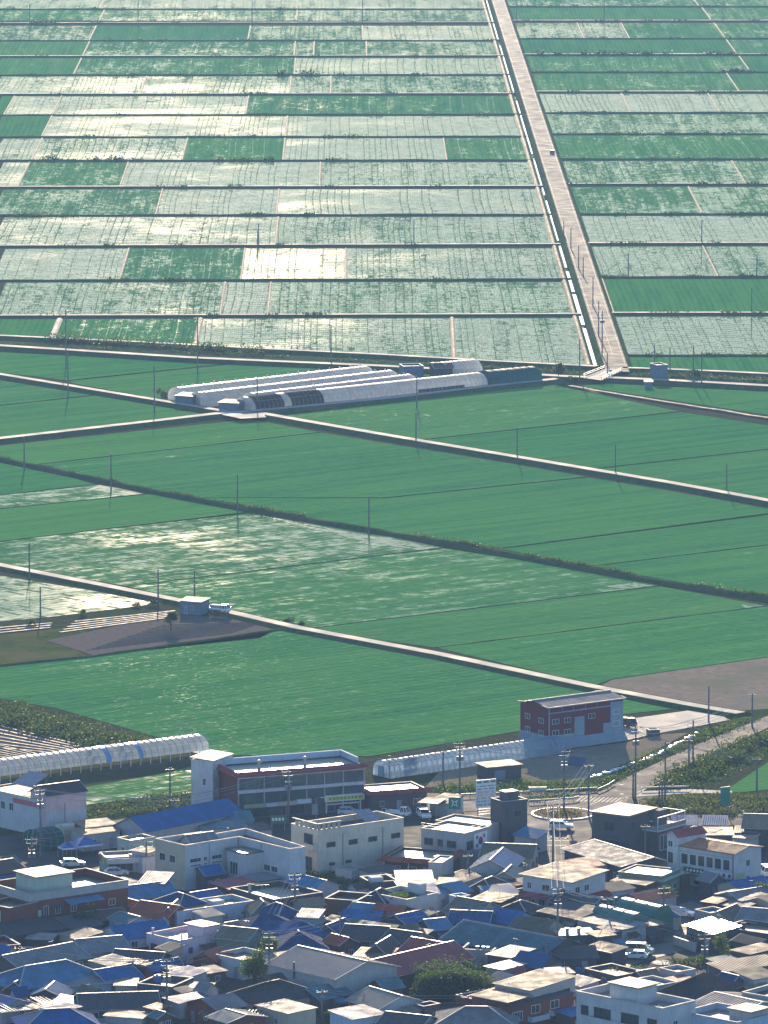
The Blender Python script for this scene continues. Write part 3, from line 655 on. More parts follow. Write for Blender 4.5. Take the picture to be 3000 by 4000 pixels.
def film_material(key, col, trans=0.35, rough=0.35, scale=1.0):
    m, n, bs = nodes_of(key); co = coords(n); L = n.links
    mp = n.nodes.new('ShaderNodeMapping'); mp.inputs['Scale'].default_value = (0.5*scale, 0.06*scale, 0.3*scale); L.new(co, mp.inputs[0])
    n1 = noise(n, mp.outputs[0], 2.2, 4, 0.65); n2 = noise(n, co, 0.35, 3)
    c = mixc(n, mapr(n, n1, 0.35, 0.65), tuple(v*0.72 for v in col), col)
    L.new(c, bs.inputs['Base Color']); L.new(mapr(n, n2, .3, .7, rough-.1, rough+.15), bs.inputs['Roughness'])
    tl = n.nodes.new('ShaderNodeBsdfTranslucent'); L.new(c, tl.inputs[0])
    tp = n.nodes.new('ShaderNodeBsdfTransparent'); tp.inputs[0].default_value = (0.9, 0.94, 0.97, 1)
    m1 = n.nodes.new('ShaderNodeMixShader'); m1.inputs[0].default_value = 0.72; L.new(bs.outputs[0], m1.inputs[1]); L.new(tl.outputs[0], m1.inputs[2])
    m2 = n.nodes.new('ShaderNodeMixShader'); L.new(mapr(n, n1, .3, .7, trans*.6, trans*1.3), m2.inputs[0]); L.new(m1.outputs[0], m2.inputs[1]); L.new(tp.outputs[0], m2.inputs[2])
    bump(n, n1, .3, .05, bs)
    L.new(m2.outputs[0], n.nodes['Material Output'].inputs[0]); return m
FILM = film_material('greenhouse_film', (0.72, 0.76, 0.80), 0.12)
FILMB = film_material('blue_greenhouse_film', (0.42, 0.56, 0.72), 0.22)
FILMW = film_material('white_greenhouse_film', (0.80, 0.81, 0.82), 0.05)
NET = film_material('black_shade_net', (0.035, 0.04, 0.05), 0.10, 0.9)
TGREEN = film_material('green_tunnel_film', (0.03, 0.24, 0.23), 0.0, 0.5)
def greenhouse(label, FL, FR, span, h, side, film, hoop_step=1.2, group=None, doors=True, posts=0, hoopmat=M('hoop_pale', (.5, .52, .55), .5), film_z=0.0, nets=(), bands=(), hoop_r=.035, name='greenhouse', z0=0.0, vents=0):
    a, b = P(*FL, z0), P(*FR, z0); d = b-a; L = math.hypot(d.x, d.y)
    o = empty(name, (a.x, a.y, z0), math.atan2(d.y, d.x), label, 'greenhouse', group)
    pr = arch_profile(span, h, side, 14); n = len(pr)
    sk = [p for p in pr if p[1] >= film_z-1e-6]
    k = len(sk)
    def skin(x0, x1, off, mat, name, lo=0, hi=None):
        seg = sk[lo:hi]; kk = len(seg); steps = max(1, int((x1-x0)/2.5)); vs = []
        for i in range(steps+1):
            x = x0+(x1-x0)*i/steps
            for (y, z) in seg: vs.append((x, span/2+(y-span/2)*(1+off/span*2), z+off))
        fs = [(i*kk+j, (i+1)*kk+j, (i+1)*kk+j+1, i*kk+j+1) for i in range(steps) for j in range(kk-1)]
        return poly(name, vs, fs, o, mat, True)
    skin(0, L, 0, film, 'cover')
    for (t0, t1, m_, lo, hi) in nets: skin(L*t0, L*t1, .05, m_, 'shade_cover', lo, hi)
    for (t0, t1, m_) in bands: skin(L*t0, L*t1, .04, m_, 'film_band')
    cnt = min(150, int(L/hoop_step)); hm_ = None
    for i in range(cnt+1):
        x = L*i/cnt
        if hm_ is None:
            hm_ = mesh_of(MB().tube([(0, span/2+(y-span/2)*1.012, z+.03) for (y, z) in sk], hoop_r, 4), 'hoop', hoopmat)
        q = new('hoop', hm_, o); q.location = (x, 0, 0)
    for y, z in (pr[n//2], pr[4], pr[-5], pr[2], pr[-3]): MB().tube([(0, y, z+.07), (L, y, z+.07)], .035, 4).build('purlin', hoopmat, o)
    for i in range(posts+1 if posts else 0):
        for y in (-.05, span+.05): MB().box(L*i/posts-.06, L*i/posts+.06, y-.06, y+.06, 0, side).build('post', M('white_post', (.7, .7, .72), .5), o)
    for x, s_ in ((0, -1), (L, 1)):
        e = poly('end_wall', [(x+s_*.01, y, z) for (y, z) in pr], [tuple(range(n)) if s_ < 0 else tuple(range(n))[::-1]], o, film)
        if doors:
            MB().box(x+s_*.06-.03, x+s_*.06+.03, span/2-.9, span/2+.9, .02, min(2.1, h*.8)).build('door', film, e)
            for yy in (span/2-.95, span/2+.95, span*.2, span*.8): MB().box(x+s_*.06-.03, x+s_*.06+.03, yy-.04, yy+.04, 0, min(2.1, h*.75)).build('stud', hoopmat, e)
    for i in range(vents):
        MB().lathe([(.12, 0), (.12, .25), (.22, .3), (.2, .5), (.05, .58)], 8, (L*(i+.5)/vents, span/2, h+.05)).build('roof_vent', FRAME, o)
    return o
# ------------------------------------------------------------------ vegetation kit
def leaf_material(key, a, b):
    m, n, bs = nodes_of(key); L = n.links
    geo = n.nodes.new('ShaderNodeNewGeometry'); n1 = noise(n, geo.outputs['Position'], 1.3, 3)
    c = mixc(n, mapr(n, n1, .3, .7), a, b); L.new(c, bs.inputs['Base Color']); bs.inputs['Roughness'].default_value = .6; bs.inputs['Specular IOR Level'].default_value = .15
    tl = n.nodes.new('ShaderNodeBsdfTranslucent'); L.new(mixc(n, .5, c, (.14, .22, .03)), tl.inputs[0])
    mx = n.nodes.new('ShaderNodeMixShader'); mx.inputs[0].default_value = .45; L.new(bs.outputs[0], mx.inputs[1]); L.new(tl.outputs[0], mx.inputs[2])
    L.new(mx.outputs[0], n.nodes['Material Output'].inputs[0]); return m
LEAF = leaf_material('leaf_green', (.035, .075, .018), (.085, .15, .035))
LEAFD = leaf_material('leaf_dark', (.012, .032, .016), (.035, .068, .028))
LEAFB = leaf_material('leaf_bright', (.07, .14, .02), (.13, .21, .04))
BARK = M('bark', (.09, .07, .05), .9, spec=.1)
def leaves(n, rx, ry, rz, c=(0, 0, 0), size=.28, lump=5, flat=.0):
    """leaf clumps spread through several uneven lobes"""
    vs = []; fs = []
    lobes = [(random.uniform(-.55, .55), random.uniform(-.55, .55), random.uniform(-.45, .55), random.uniform(.4, .7)) for _ in range(lump)]
    for _ in range(n):
        lx, ly, lz, lr = random.choice(lobes)
        while True:
            p = Vector((random.uniform(-1, 1), random.uniform(-1, 1), random.uniform(-1, 1)))
            if .25 < p.length < 1: break
        q = Vector((c[0]+(lx+p.x*lr)*rx, c[1]+(ly+p.y*lr)*ry, max(.05, c[2]+(lz+p.z*lr)*rz)))
        u = Vector((random.gauss(0, 1), random.gauss(0, 1), random.gauss(0, .7))).normalized(); v = u.cross(Vector((random.gauss(0, 1), random.gauss(0, 1), random.gauss(0, 1)))).normalized()
        s = size*random.uniform(.6, 1.4); k = len(vs)
        vs += [q-u*s*.5, q+v*s*.32, q+u*s*.5, q-v*s*.32]; fs.append((k, k+1, k+2, k+3))
    return vs, fs
def tree(px, label, h, r, mat=LEAF, n=1500, size=.3, group=None, cat='tree', name='tree', trunk=.35, z=0, rz=None, lump=8):
    g = P(*px, z); o = empty(name, (g.x, g.y, z), random.random()*6, label, cat, group)
    th = h*trunk; m = MB().tube([(0, 0, -.1), (.05, .03, th*.5), (0, .08, th), (.1, 0, h*.75)], [.05*h*.5+.04, .04*h*.5+.03, .03*h*.5+.02, .02], 7).build('trunk', BARK, o)
    for i in range(5):
        a = i*1.3; MB().tube([(0, 0, th*.8), (math.cos(a)*r*.4, math.sin(a)*r*.4, th+(h-th)*.35), (math.cos(a)*r*.7, math.sin(a)*r*.7, th+(h-th)*.6)], [.02*h*.5+.02, .04, .015], 5).build('limb', BARK, m)
    zz = rz or (h-th)*.62
    vs, fs = leaves(n, r, r, zz, (0, 0, th+(h-th)*.5), size, lump)
    poly('crown', vs, fs, o, mat); return o
def shrub(px, label, rx, ry, h, mat=LEAFD, n=500, size=.3, group=None, name='shrub', ang=0.0, lump=6, z=0.0, cat='shrub'):
    g = P(*px, z); o = empty(name, (g.x, g.y, z), ang, label, cat, group)
    vs, fs = leaves(n, rx, ry, h*.55, (0, 0, h*.5), size, lump)
    poly('foliage', vs, fs, o, mat)
    for i in range(3): MB().tube([(0, 0, -.05), (rx*.3*math.cos(i*2.1), ry*.3*math.sin(i*2.1), h*.6)], [.05, .02], 5).build('stem', BARK, o)
    return o
def scrub(name, pts, width, n, h=(.4, 1.2), mat=LEAFD, size=.35, z=0.0):
    """uncountable weeds and brush along a line or band: one mass"""
    vs = []; fs = []; acc = [(b-a).length for a, b in zip(pts[:-1], pts[1:])]; tot = sum(acc)
    seeds = [random.random()*tot for _ in range(max(6, n//45))]
    for _ in range(n):
        t = min(tot-.01, max(0, random.choice(seeds)+random.gauss(0, 1.6))); i = 0
        while t > acc[i] and i < len(acc)-1: t -= acc[i]; i += 1
        a, b = pts[i], pts[i+1]; d = (b-a).normalized(); r = Vector((d.y, -d.x, 0))
        q = a+d*t+r*random.gauss(0, width*.3); q.z = z+random.random()**1.3*random.uniform(*h)
        u = Vector((random.gauss(0, 1), random.gauss(0, 1), random.gauss(0, 1))).normalized(); v = u.cross(Vector((random.gauss(0, 1), random.gauss(0, 1), random.gauss(0, 1)))).normalized()
        s = size*random.uniform(.6, 1.5); k = len(vs)
        vs += [q-u*s*.5, q+v*s*.35, q+u*s*.5, q-v*s*.35]; fs.append((k, k+1, k+2, k+3))
    return poly(name, vs, fs, None, mat, kind='stuff')
def scrub_area(name, px, n, h=(.2, .8), mat=WEEDS, size=.35, z=0.0):
    pts = [P(*p) for p in px]; vs = []; fs = []
    xs = [p.x for p in pts]; ys = [p.y for p in pts]
    def inside(x, y):
        c = False; j = len(pts)-1
        for i in range(len(pts)):
            if (pts[i].y > y) != (pts[j].y > y) and x < (pts[j].x-pts[i].x)*(y-pts[i].y)/(pts[j].y-pts[i].y)+pts[i].x: c = not c
            j = i
        return c
    cl = []
    while len(cl) < max(8, n//40):
        x, y = random.uniform(min(xs), max(xs)), random.uniform(min(ys), max(ys))
        if inside(x, y): cl.append((x, y, random.uniform(*h)))
    m = 0
    while m < n:
        cx, cy, hh = random.choice(cl); x, y = cx+random.gauss(0, 1.1), cy+random.gauss(0, 1.1); m += 1
        q = Vector((x, y, z+random.random()*hh))
        u = Vector((random.gauss(0, 1), random.gauss(0, 1), random.gauss(0, 1))).normalized(); v = u.cross(Vector((random.gauss(0, 1), random.gauss(0, 1), random.gauss(0, 1)))).normalized()
        s = size*random.uniform(.6, 1.5); k = len(vs)
        vs += [q-u*s*.5, q+v*s*.35, q+u*s*.5, q-v*s*.35]; fs.append((k, k+1, k+2, k+3))
    return poly(name, vs, fs, None, mat, kind='stuff')
# ------------------------------------------------------------------ things out on the plain
DKW = M('dark_timber', (.05, .05, .06), .8)
def house(kind, label, FL, FR, h, depth, wall, roof, rise=1.5, name='house', cat='house', win=1, group=None, z0=0.0, **kw):
    b = Bld(name, label, cat, FL, FR, h, depth, group, z0)
    w_, r_ = WALL.get(wall, wall), ROOF.get(roof, roof)
    if kind == 'flat': b.flat(w_, r_, kw.get('ph', .7), kw.get('coping', COPING))
    elif kind == 'gable': b.gable(w_, r_, rise, **kw)
    elif kind == 'hip': b.hip(w_, r_, rise, **kw)
    elif kind == 'shed': b.shed(w_, r_, h+rise, **kw)
    if win and h > 2.2 and w_:
        st = max(1, int(h/2.9)); side = 'r' if b.rz < 0 else 'l'
        for f in ('f', side):
            L = b.W if f == 'f' else b.D
            n = max(1, int(L/3.6))
            for s_ in range(st):
                z = s_*2.9+1.0
                if z+1.2 > h-(.9 if kind == 'flat' else .25): continue
                for i in range(n):
                    u = L*(i+.5)/n+random.uniform(-.3, .3); ww = random.choice([.9, 1.3, 1.6])
                    if u-ww/2 < .2 or u+ww/2 > L-.2: continue
                    if s_ == 0 and i == n//2 and f == 'f': b.door(f, u-.5, 1.0, min(2.05, h-.4)); continue
                    b.window(f, u-ww/2, z, ww, 1.15, frame=random.choice([FRAME, FRAME, DFRAME]), sash=2)
    return b
# the seven-bay plastic house row by the junction: three white tunnels, a netted one, a long white one, a small white one, a dark green one
greenhouse('white plastic tunnel greenhouse, rearmost of the long row by the junction', (725, 1572), (1462, 1486), 7.5, 3.9, 1.0, FILMW, 1.5, 'long white tunnels by the junction', vents=18)
greenhouse('white plastic tunnel greenhouse, second from the back by the junction', (808, 1591), (1560, 1503), 7.5, 3.9, 1.0, FILMW, 1.5, 'long white tunnels by the junction', vents=18)
greenhouse('white plastic tunnel greenhouse behind the netted front tunnel', (1010, 1591), (1632, 1516), 7.0, 3.7, 1.0, FILMW, 1.5, 'long white tunnels by the junction', vents=14)
greenhouse('front tunnel greenhouse, black shade nets at its left end, nearest the farm road', (985, 1615), (1905, 1517), 8.0, 4.2, .8, FILMW, 1.5, 'long white tunnels by the junction', vents=0,
           nets=((.015, .135, NET, 0, 12), (.165, .30, NET, 0, 9), (.70, .90, NET, 0, 3)))
greenhouse('short white tunnel greenhouse behind the right end of the row', (1752, 1477), (1885, 1464), 8.0, 4.2, 1.0, FILMW, 1.4, None)
greenhouse('dark green tunnel shed beside the road junction', (1930, 1514), (2118, 1496), 8.5, 4.4, 1.2, TGREEN, 2.2, None, hoopmat=M('green_tube', (.02, .14, .12), .5), name='tunnel_shed')
house('shed', 'small hut with cream roof at the left end of the tunnels', (685, 1545), (752, 1549), 2.8, 5, 'steel', 'cream', .3, 'farm_hut', 'hut', win=0)
house('shed', 'small hut with pale roof beside the farm-road crossing', (855, 1572), (930, 1576), 2.8, 5, 'steel', 'cream', .3, 'farm_hut', 'hut', win=0)
house('flat', 'dark blue-grey pump shed behind the white tunnels', (1576, 1432), (1655, 1430), 3.2, 6, 'steel', 'dark', name='farm_shed', cat='shed', win=0, ph=.3)
house('gable', 'brown-roofed farm shed left of the short white tunnel', (1700, 1438), (1768, 1436), 3.0, 7, 'dark', 'brown', 1.0, 'farm_shed', 'shed', win=0)
house('flat', 'blue-grey concrete pump house on the canal bank', (2565, 1427), (2608, 1425), 4.6, 5, 'steel', 'grey', name='pump_house', cat='pump house', win=0, ph=.25)
house('shed', 'tiny box hut beside the canal road', (2520, 1492), (2548, 1492), 1.8, 2.2, 'steel', 'cream', .2, 'farm_hut', 'hut', win=0)
# bridge railings over the canal
def railing(label, a, b, z, n, mat, h=1.0, cat='railing'):
    A, B_ = P(*a, z), P(*b, z); o = empty('bridge_railing', A, 0, label, cat, 'railings of the canal bridge'); d = B_-A
    for i in range(n+1): MB().box(-.07, .07, -.07, .07, 0, h).build('post', mat, o).location = d*(i/n)
    for zz in (.5, .95): MB().bar(Vector((0, 0, zz)), d+Vector((0, 0, zz)), .09, .12).build('rail', mat, o)
poly('canal_bridge', [P(2275, 1476, 1.1), P(2350, 1486, 1.1), P(2430, 1448, 1.1), P(2365, 1440, 1.1)], [(0, 1, 2, 3)], None, CONC, kind='structure').location.z = .03
railing('pale railing on the left side of the canal bridge', (2278, 1474), (2362, 1441), 1.13, 8, M('pale_rail', (.6, .62, .66), .5))
railing('dark railing on the right side of the canal bridge', (2350, 1486), (2428, 1450), 1.13, 8, M('dull_rail', (.18, .20, .24), .5))
# field hut, truck, mulch beds and stakes near the lower farm road
b = house('shed', 'blue-grey field hut with bright flat roof beside the farm road', (703, 2346), (785, 2352), 3.0, 4.2, 'steel', 'cream', .25, 'field_hut', 'hut', win=0)
b.window('f', 2.6, 1.1, .9, .9); b.door('f', 1.0); 
def mulch(label_name, pts, n, width, mat, h=.22):
    """plastic-mulched beds laid side by side between two edges"""
    a, b, c, d = pts
    for i in range(n):
        t = (i+.5)/n
        bank(label_name, [a.lerp(d, t), b.lerp(c, t)], width*.45, width*.15, h, mat)
MULCH = M('mulch_film', (.13, .125, .12), .7, var=.4, dirt=.5, spec=.05)
mulch('mulched_bed', [P(225, 2478), P(640, 2420), P(690, 2385), P(300, 2425)], 5, 1.5, MULCH)
mulch('mulched_bed', [P(-30, 2482), P(195, 2458), P(205, 2432), P(-30, 2452)], 3, 1.5, MULCH)
mulch('mulched_bed', [P(330, 2545), P(900, 2475), P(1040, 2430), P(640, 2440)], 16, .5, TILLED, .16)
mulch('mulched_bed', [P(-40, 2928), P(205, 2946), P(330, 2912), P(-40, 2822)], 7, 1.2, MULCH)
mulch('mulched_bed', [P(-40, 2958), P(40, 2965), P(180, 2952), P(-40, 2900)], 6, .8, MULCH)
field_px([(-25, 1560), (180, 1614), (180, 1640), (-25, 1660)], 0, mat=TILLED, name='vegetable_plot', z=.05)
# retaining plinth, yard and fields round the red workshop
yard = [(2434, 2841), (2458, 2808), (2711, 2772), (2790, 2779), (2850, 2812), (2747, 2832), (2579, 2862), (2440, 2893)]
poly('concrete_yard', [P(x, y, .14) for x, y in yard], [tuple(range(len(yard)))], None, CONC, kind='structure')
poly('bare_field', [P(*p, .05) for p in ((1660, 3075), (1720, 3010), (2200, 2930), (2445, 2900), (2590, 2868), (2690, 2862), (2500, 2960), (2310, 3035), (2200, 3060), (1960, 3070))], [tuple(range(10))], None, FALLOW, kind='structure')
b = Bld('red_workshop', 'two-storey red metal-clad workshop with blue-grey roof on a concrete plinth', 'workshop', (2143, 2755), (2434, 2717), 9.0, 9.2)
b.walls(WALL['red'], 8.3, z0=2.0)
b.mb(MB().add([(-.5,-1.0,0),(b.W+.6,-1.0,0),(b.W+.6,b.D+.5,0),(-.5,b.D+.5,0),(-.1,-.1,2),(b.W+.1,-.1,2),(b.W+.1,b.D+.1,2),(-.1,b.D+.1,2)], [(0,1,5,4),(1,2,6,5),(2,3,7,6),(3,0,4,7),(4,5,6,7)]), 'plinth', W_('plinth', (.22, .28, .36)))
GP = W_('blue_grey_panel', (.24, .31, .40))
b.mb(b.slab('f', b.W-3.2, b.W, 2.02, 8.0, .01, .06), 'cladding_panel', GP); b.mb(b.slab('f', b.W-5.0, b.W-3.21, 2.02, 3.9, .01, .06), 'cladding_panel', GP)
b.mb(b.slab('f', .02, b.W-3.22, 7.15, 7.4, .01, .07), 'cladding_band', GP); b.mb(b.slab('f', .0, .25, 2.02, 8.3, .01, .08), 'corner_flashing', GP)
for u in (3.3, 6.2, 9.2, 12.2): b.mb(b.slab('f', u, u+.08, 7.42, 8.28, .01, .05), 'panel_joint', GP)
b.mb(b.slab('f', .25, 6.4, 2.02, 2.75, .01, .05), 'cladding_panel', GP); b.mb(b.slab('l', .02, b.D-.02, 2.02, 2.75, .01, .05), 'cladding_panel', GP)
b.door('f', 6.5, 2.5, 3.9, GP, 2.03)
for (u, z) in ((.9, 5.0), (3.9, 5.0), (10.0, 5.2)): b.window('f', u, z, 1.7, 1.05)
for (u, z) in ((.9, 2.6), (3.9, 2.5)): b.window('f', u, z, 1.7, 1.2)
b.window('f', b.W-2.6, 5.4, 1.7, 1.05); b.window('f', b.W-2.6, 3.0, 1.7, 1.1)
for (u, z) in ((1.6, 5.3), (6.0, 5.0), (1.6, 2.7), (6.0, 2.5)): b.window('l', u, z, 1.6, 1.1)
b.mb(MB().add([(0,0,8.303),(b.W,0,8.303),(b.W,b.D,8.303),(0,b.D,8.303),(0,b.D/2,9.1),(b.W,b.D/2,9.1)], [(0,3,2,1),(0,1,5,4),(4,5,2,3),(1,2,5),(0,4,3)]), 'roof_frame', WALL['red'])
for q in ([(-.3,-.3,8.35),(b.W+.3,-.3,8.35),(b.W+.3,b.D/2,9.25),(-.3,b.D/2,9.25)], [(b.W+.3,b.D+.3,8.35),(-.3,b.D+.3,8.35),(-.3,b.D/2,9.25),(b.W+.3,b.D/2,9.25)]): b.eave(q, ROOF['grey'], .4, .05)
for a_, c_ in (((-.4,-.4,8.5),(b.W+.4,-.4,8.5)), ((-.4,b.D/2,9.4),(b.W+.4,b.D/2,9.4)), ((-.4,-.4,8.5),(-.4,1.6,8.75)), ((-.4,b.D+.4,8.5),(-.4,b.D-2.4,8.8)), ((b.W+.4,-.4,8.5),(b.W+.4,1.2,8.7)), ((b.W+.4,b.D+.4,8.5),(b.W+.4,b.D-2,8.8))): b.mb(MB().bar(a_, c_, .28, .22), 'roof_trim', COPING)
o = empty('water_tank', P(2206, 2916), 0, 'dark cylindrical water tank at the end of the blue tunnel', 'tank')
MB().lathe([(.62, 0), (.65, .1), (.65, 1.5), (.5, 1.7)], 14).build('tank_body', M('tank_dark', (.04, .06, .10), .5), o); MB().lathe([(.2, 0), (.2, .12)], 10, (0, 0, 1.7)).build('tank_lid', BLACK, o)
o = empty('panel_rack', P(2217, 3000), math.radians(-20), 'dark blue tilted panel rack standing in the bare field', 'panel')
MB().add([(0,0,.5),(3.4,0,.5),(3.4,1.0,2.1),(0,1.0,2.1),(0,.06,.5),(3.4,.06,.5),(3.4,1.06,2.1),(0,1.06,2.1)], [(0,1,2,3),(7,6,5,4),(0,4,5,1),(1,5,6,2),(2,6,7,3),(3,7,4,0)]).build('panel', M('panel_navy', (.05, .08, .16), .4), o)
for x in (.1, 3.2): MB().box(x, x+.1, .9, 1.0, 0, 1.95).build('leg', METAL, o); MB().box(x, x+.1, .0, .1, 0, .55).build('leg', METAL, o)
house('flat', 'dark low utility cabin on the verge by the yard', (2536, 2853), (2578, 2851), 1.3, 2, 'dark', 'dark', name='utility_cabin', cat='cabin', win=0, ph=.1)
b = house('shed', 'grey farm shed with bright flat roof in the bare field', (1906, 2998), (2036, 2986), 2.7, 4.6, 'dark', 'cream', .1, 'farm_shed', 'shed', win=0)
b.mb(b.slab('f', 1.4, 3.8, .1, 1.9, .01, .05), 'shutter', M('shutter_blue', (.16, .2, .28), .5)); b.window('r', 1.0, 1, 1, .8)
# two long tunnels on the village edge
greenhouse('long tunnel greenhouse with blue film on the field edge by the red workshop', (1523, 3042), (2206, 2943), 5.4, 3.2, .7, FILMB, 1.3, 'tunnels on the village edge', hoopmat=M('hoop_blue', (.28, .35, .46), .5), hoop_r=.06)
greenhouse('long clear plastic tunnel on white posts at the left edge of the village', (-120, 3074), (818, 2955), 7.2, 4.0, 1.35, FILM, 1.5, 'tunnels on the village edge', posts=24, film_z=1.3, hoop_r=.075, doors=False,
           bands=((.565, .588, M('film_blue_band', (.16, .30, .52), .4)), (.705, .722, M('film_blue_band', (.16, .30, .52), .4))), hoopmat=M('hoop_white', (.36, .41, .48), .5))
# scrub and bushes
scrub('canal_brush', [D(100, 736, .2), D(300, 748, .2), D(570, 764, .2)], 2.6, 3000, (.8, 3.0), LEAFD, .6)
scrub('canal_brush', [D(900, 787), D(1080, 797), D(1290, 808)], 2.6, 1100, (.3, 1.4), LEAFD, .5)
scrub('canal_brush', [D(1360, 812), D(1500, 816), D(1700, 828)], 4.0, 1600, (.3, 1.6), LEAFD, .5)
scrub('canal_brush', [D(-20, 742), D(300, 757), D(829, 783)], 3.0, 1600, (.2, .9), LEAFD, .45)
scrub('ditch_brush', [D(540, 1103), D(680, 1127)], 1.4, 600, (.3, 1.2), LEAFD, .4, .8)
scrub('ditch_brush', [D(860, 1157), D(1100, 1199), D(1420, 1259)], 1.4, 1500, (.3, 1.0), LEAFD, .4, .8)
scrub('ditch_brush', [D(1480, 1267), D(1700, 1302)], 1.4, 700, (.3, .9), LEAF, .4, .8)
scrub('ditch_brush', [D(0, 992), D(300, 1057), D(540, 1102)], 1.2, 800, (.2, .6), LEAFD, .35, .8)
scrub('far_brush', [D(600, 163.5), D(700, 163.3)], 2, 260, (1, 3.2), LEAFD, 1.0)
scrub('far_brush', [D(60, 53), D(120, 53)], 2, 200, (1, 3.2), LEAFD, 1.0)
scrub('far_brush', [D(1150, 120), D(1400, 119.5), D(1590, 119)], 2.4, 900, (1, 3.0), LEAFD, 1.0)
scrub('far_brush', [D(1555, 157), D(1640, 157)], 2, 200, (1, 2.4), LEAFD, 1.0)
scrub('far_brush', [D(80, 348), D(290, 348)], 2, 500, (.8, 2.4), LEAFD, .8)
scrub('far_brush', [D(460, 348), D(590, 348)], 2, 300, (.8, 2.0), LEAFD, .8)
scrub('far_brush', [D(30, 468), D(170, 468)], 2, 260, (.6, 1.6), LEAFD, .7)
scrub('far_brush', [D(1490, 400), D(1660, 400)], 2, 260, (.6, 1.6), LEAFD, .7)
scrub_area('thicket', [(-30, 2745), (110, 2770), (330, 2840), (560, 2895), (640, 2930), (400, 2930), (200, 2895), (-30, 2830)], 5000, (.3, 2.4), LEAFD, .5)
scrub_area('thicket', [(250, 2860), (560, 2895), (640, 2925), (400, 2930)], 2500, (.4, 1.2), LEAF, .4)
scrub_area('verge_weeds', [(2310, 3060), (2500, 2970), (2720, 2870), (2900, 2800), (2960, 2812), (2700, 2912), (2480, 3015), (2340, 3090)], 3500, (.2, .8), LEAF, .35)
scrub_area('verge_weeds', [(2520, 3080), (2700, 2985), (2990, 2865), (3020, 2880), (2860, 2990), (2650, 3075)], 7000, (.4, 1.8), LEAFD, .45)
scrub_area('verge_weeds', [(2640, 3075), (2990, 2920), (3020, 2940), (2720, 3080)], 2500, (.2, .7), LEAF, .35)
scrub_area('waste_weeds', [(2510, 3140), (2660, 3110), (3020, 3110), (3020, 3170), (2850, 3190), (2650, 3185)], 7000, (.3, 1.3), leaf_material('leaf_brownish', (.05, .055, .025), (.11, .10, .05)), .4)
scrub_area('hedge_weeds', [(1700, 3070), (2050, 3055), (2300, 3060), (2340, 3085), (2100, 3100), (1760, 3100)], 5000, (.3, 1.1), LEAF, .35)
scrub_area('plot_weeds', [(330, 3160), (600, 3110), (800, 3100), (800, 3130), (560, 3180), (340, 3210)], 5000, (.2, .8), LEAFD, .35)
scrub_area('yard_greens', [(1090, 3440), (1200, 3400), (1330, 3420), (1480, 3420), (1420, 3440), (1260, 3480), (1140, 3490)], 4500, (.3, 1.4), LEAF, .35)
fd([(175, 1702), (330, 1676), (442, 1650), (442, 1714), (330, 1722), (175, 1740)], .42, .35, .5, pw=2)
field_px([(1560, 1712), (1670, 1640), (1720, 1660), (1720, 1700), (1600, 1712)], 0, dirpx=ad, tone=.8, name='rice_paddy')
shrub((1600, 3018), 'small bush in front of the blue tunnel greenhouse', 1.5, 1.0, 3.0, LEAFD, 500, .35)
tree((668, 2466), 'round dark tree standing between the mulched beds', 4.2, 1.7, LEAFD, 900, .4)
shrub((120, 2444), 'dark round bush left of the mulched beds', 1.2, 1.0, 1.6, LEAFD, 300, .3)
shrub((318, 2405), 'low dark bush at the edge of the glittering paddy', 1.2, 1.0, 1.5, LEAFD, 300, .3)
shrub((600, 2368), 'dark bush below the farm road left of the hut', 1.8, 1.0, 1.6, LEAFD, 400, .3)
shrub((528, 2372), 'small bush below the farm road, second from the hut', 1.3, 1.0, 1.2, LEAFD, 300, .3)
shrub((1125, 2432), 'dark shrub on the farm road verge right of the truck', 1.8, 1.0, 1.5, LEAFD, 400, .3)
shrub((1178, 2443), 'smaller dark shrub on the farm road verge beside its twin', 1.3, .9, 1.1, LEAFD, 300, .3)
tree((2182, 1484), 'small round tree beside the green tunnel shed', 4.6, 1.9, LEAFD, 700, .5)
shrub((2238, 1493), 'dark bush at the road junction by the bridge', 1.8, 1.3, 1.6, LEAFD, 300, .4)
shrub((2718, 1490), 'dark bush on the canal bank right of the pump house', 3.2, 2.0, 3.4, LEAFD, 800, .5)
shrub((635, 1553), 'dark bush at the left end of the white tunnels', 3.0, 2.0, 2.4, LEAFD, 500, .5)
# glossy white sacks lining the bare field
sk = mesh_of(MB().lathe([(.05, 0), (.34, .04), (.38, .16), (.28, .30), (.06, .34)], 8), 'sack', M('white_sack', (.72, .72, .72), .35, spec=.6))
for i in range(44):
    t = i/43; p_ = Vector((2310+(2722-2310)*t+random.uniform(-5, 5), 3038-170*t+18*math.sin(t*3.1)+random.uniform(-2.5, 2.5)))
    q = new('sack', sk); q.location = P(p_.x, p_.y); q.rotation_euler = (0, 0, random.random()*6); s_ = random.uniform(.7, 1.5); q.scale = (s_*random.uniform(1, 1.7), s_, s_)
    tag(q, 'white plastic sack in the row along the bare field', 'sack', 'white sacks along the bare field')

for a, b_ in MARGINS:                                             # ragged grass on the dividing banks
    scrub('bank_grass', [a+Vector((0, 0, .0)), b_], 1.8, 260, (.5, 1.2), LEAFD if random.random() < .5 else LEAF, .8, .2)
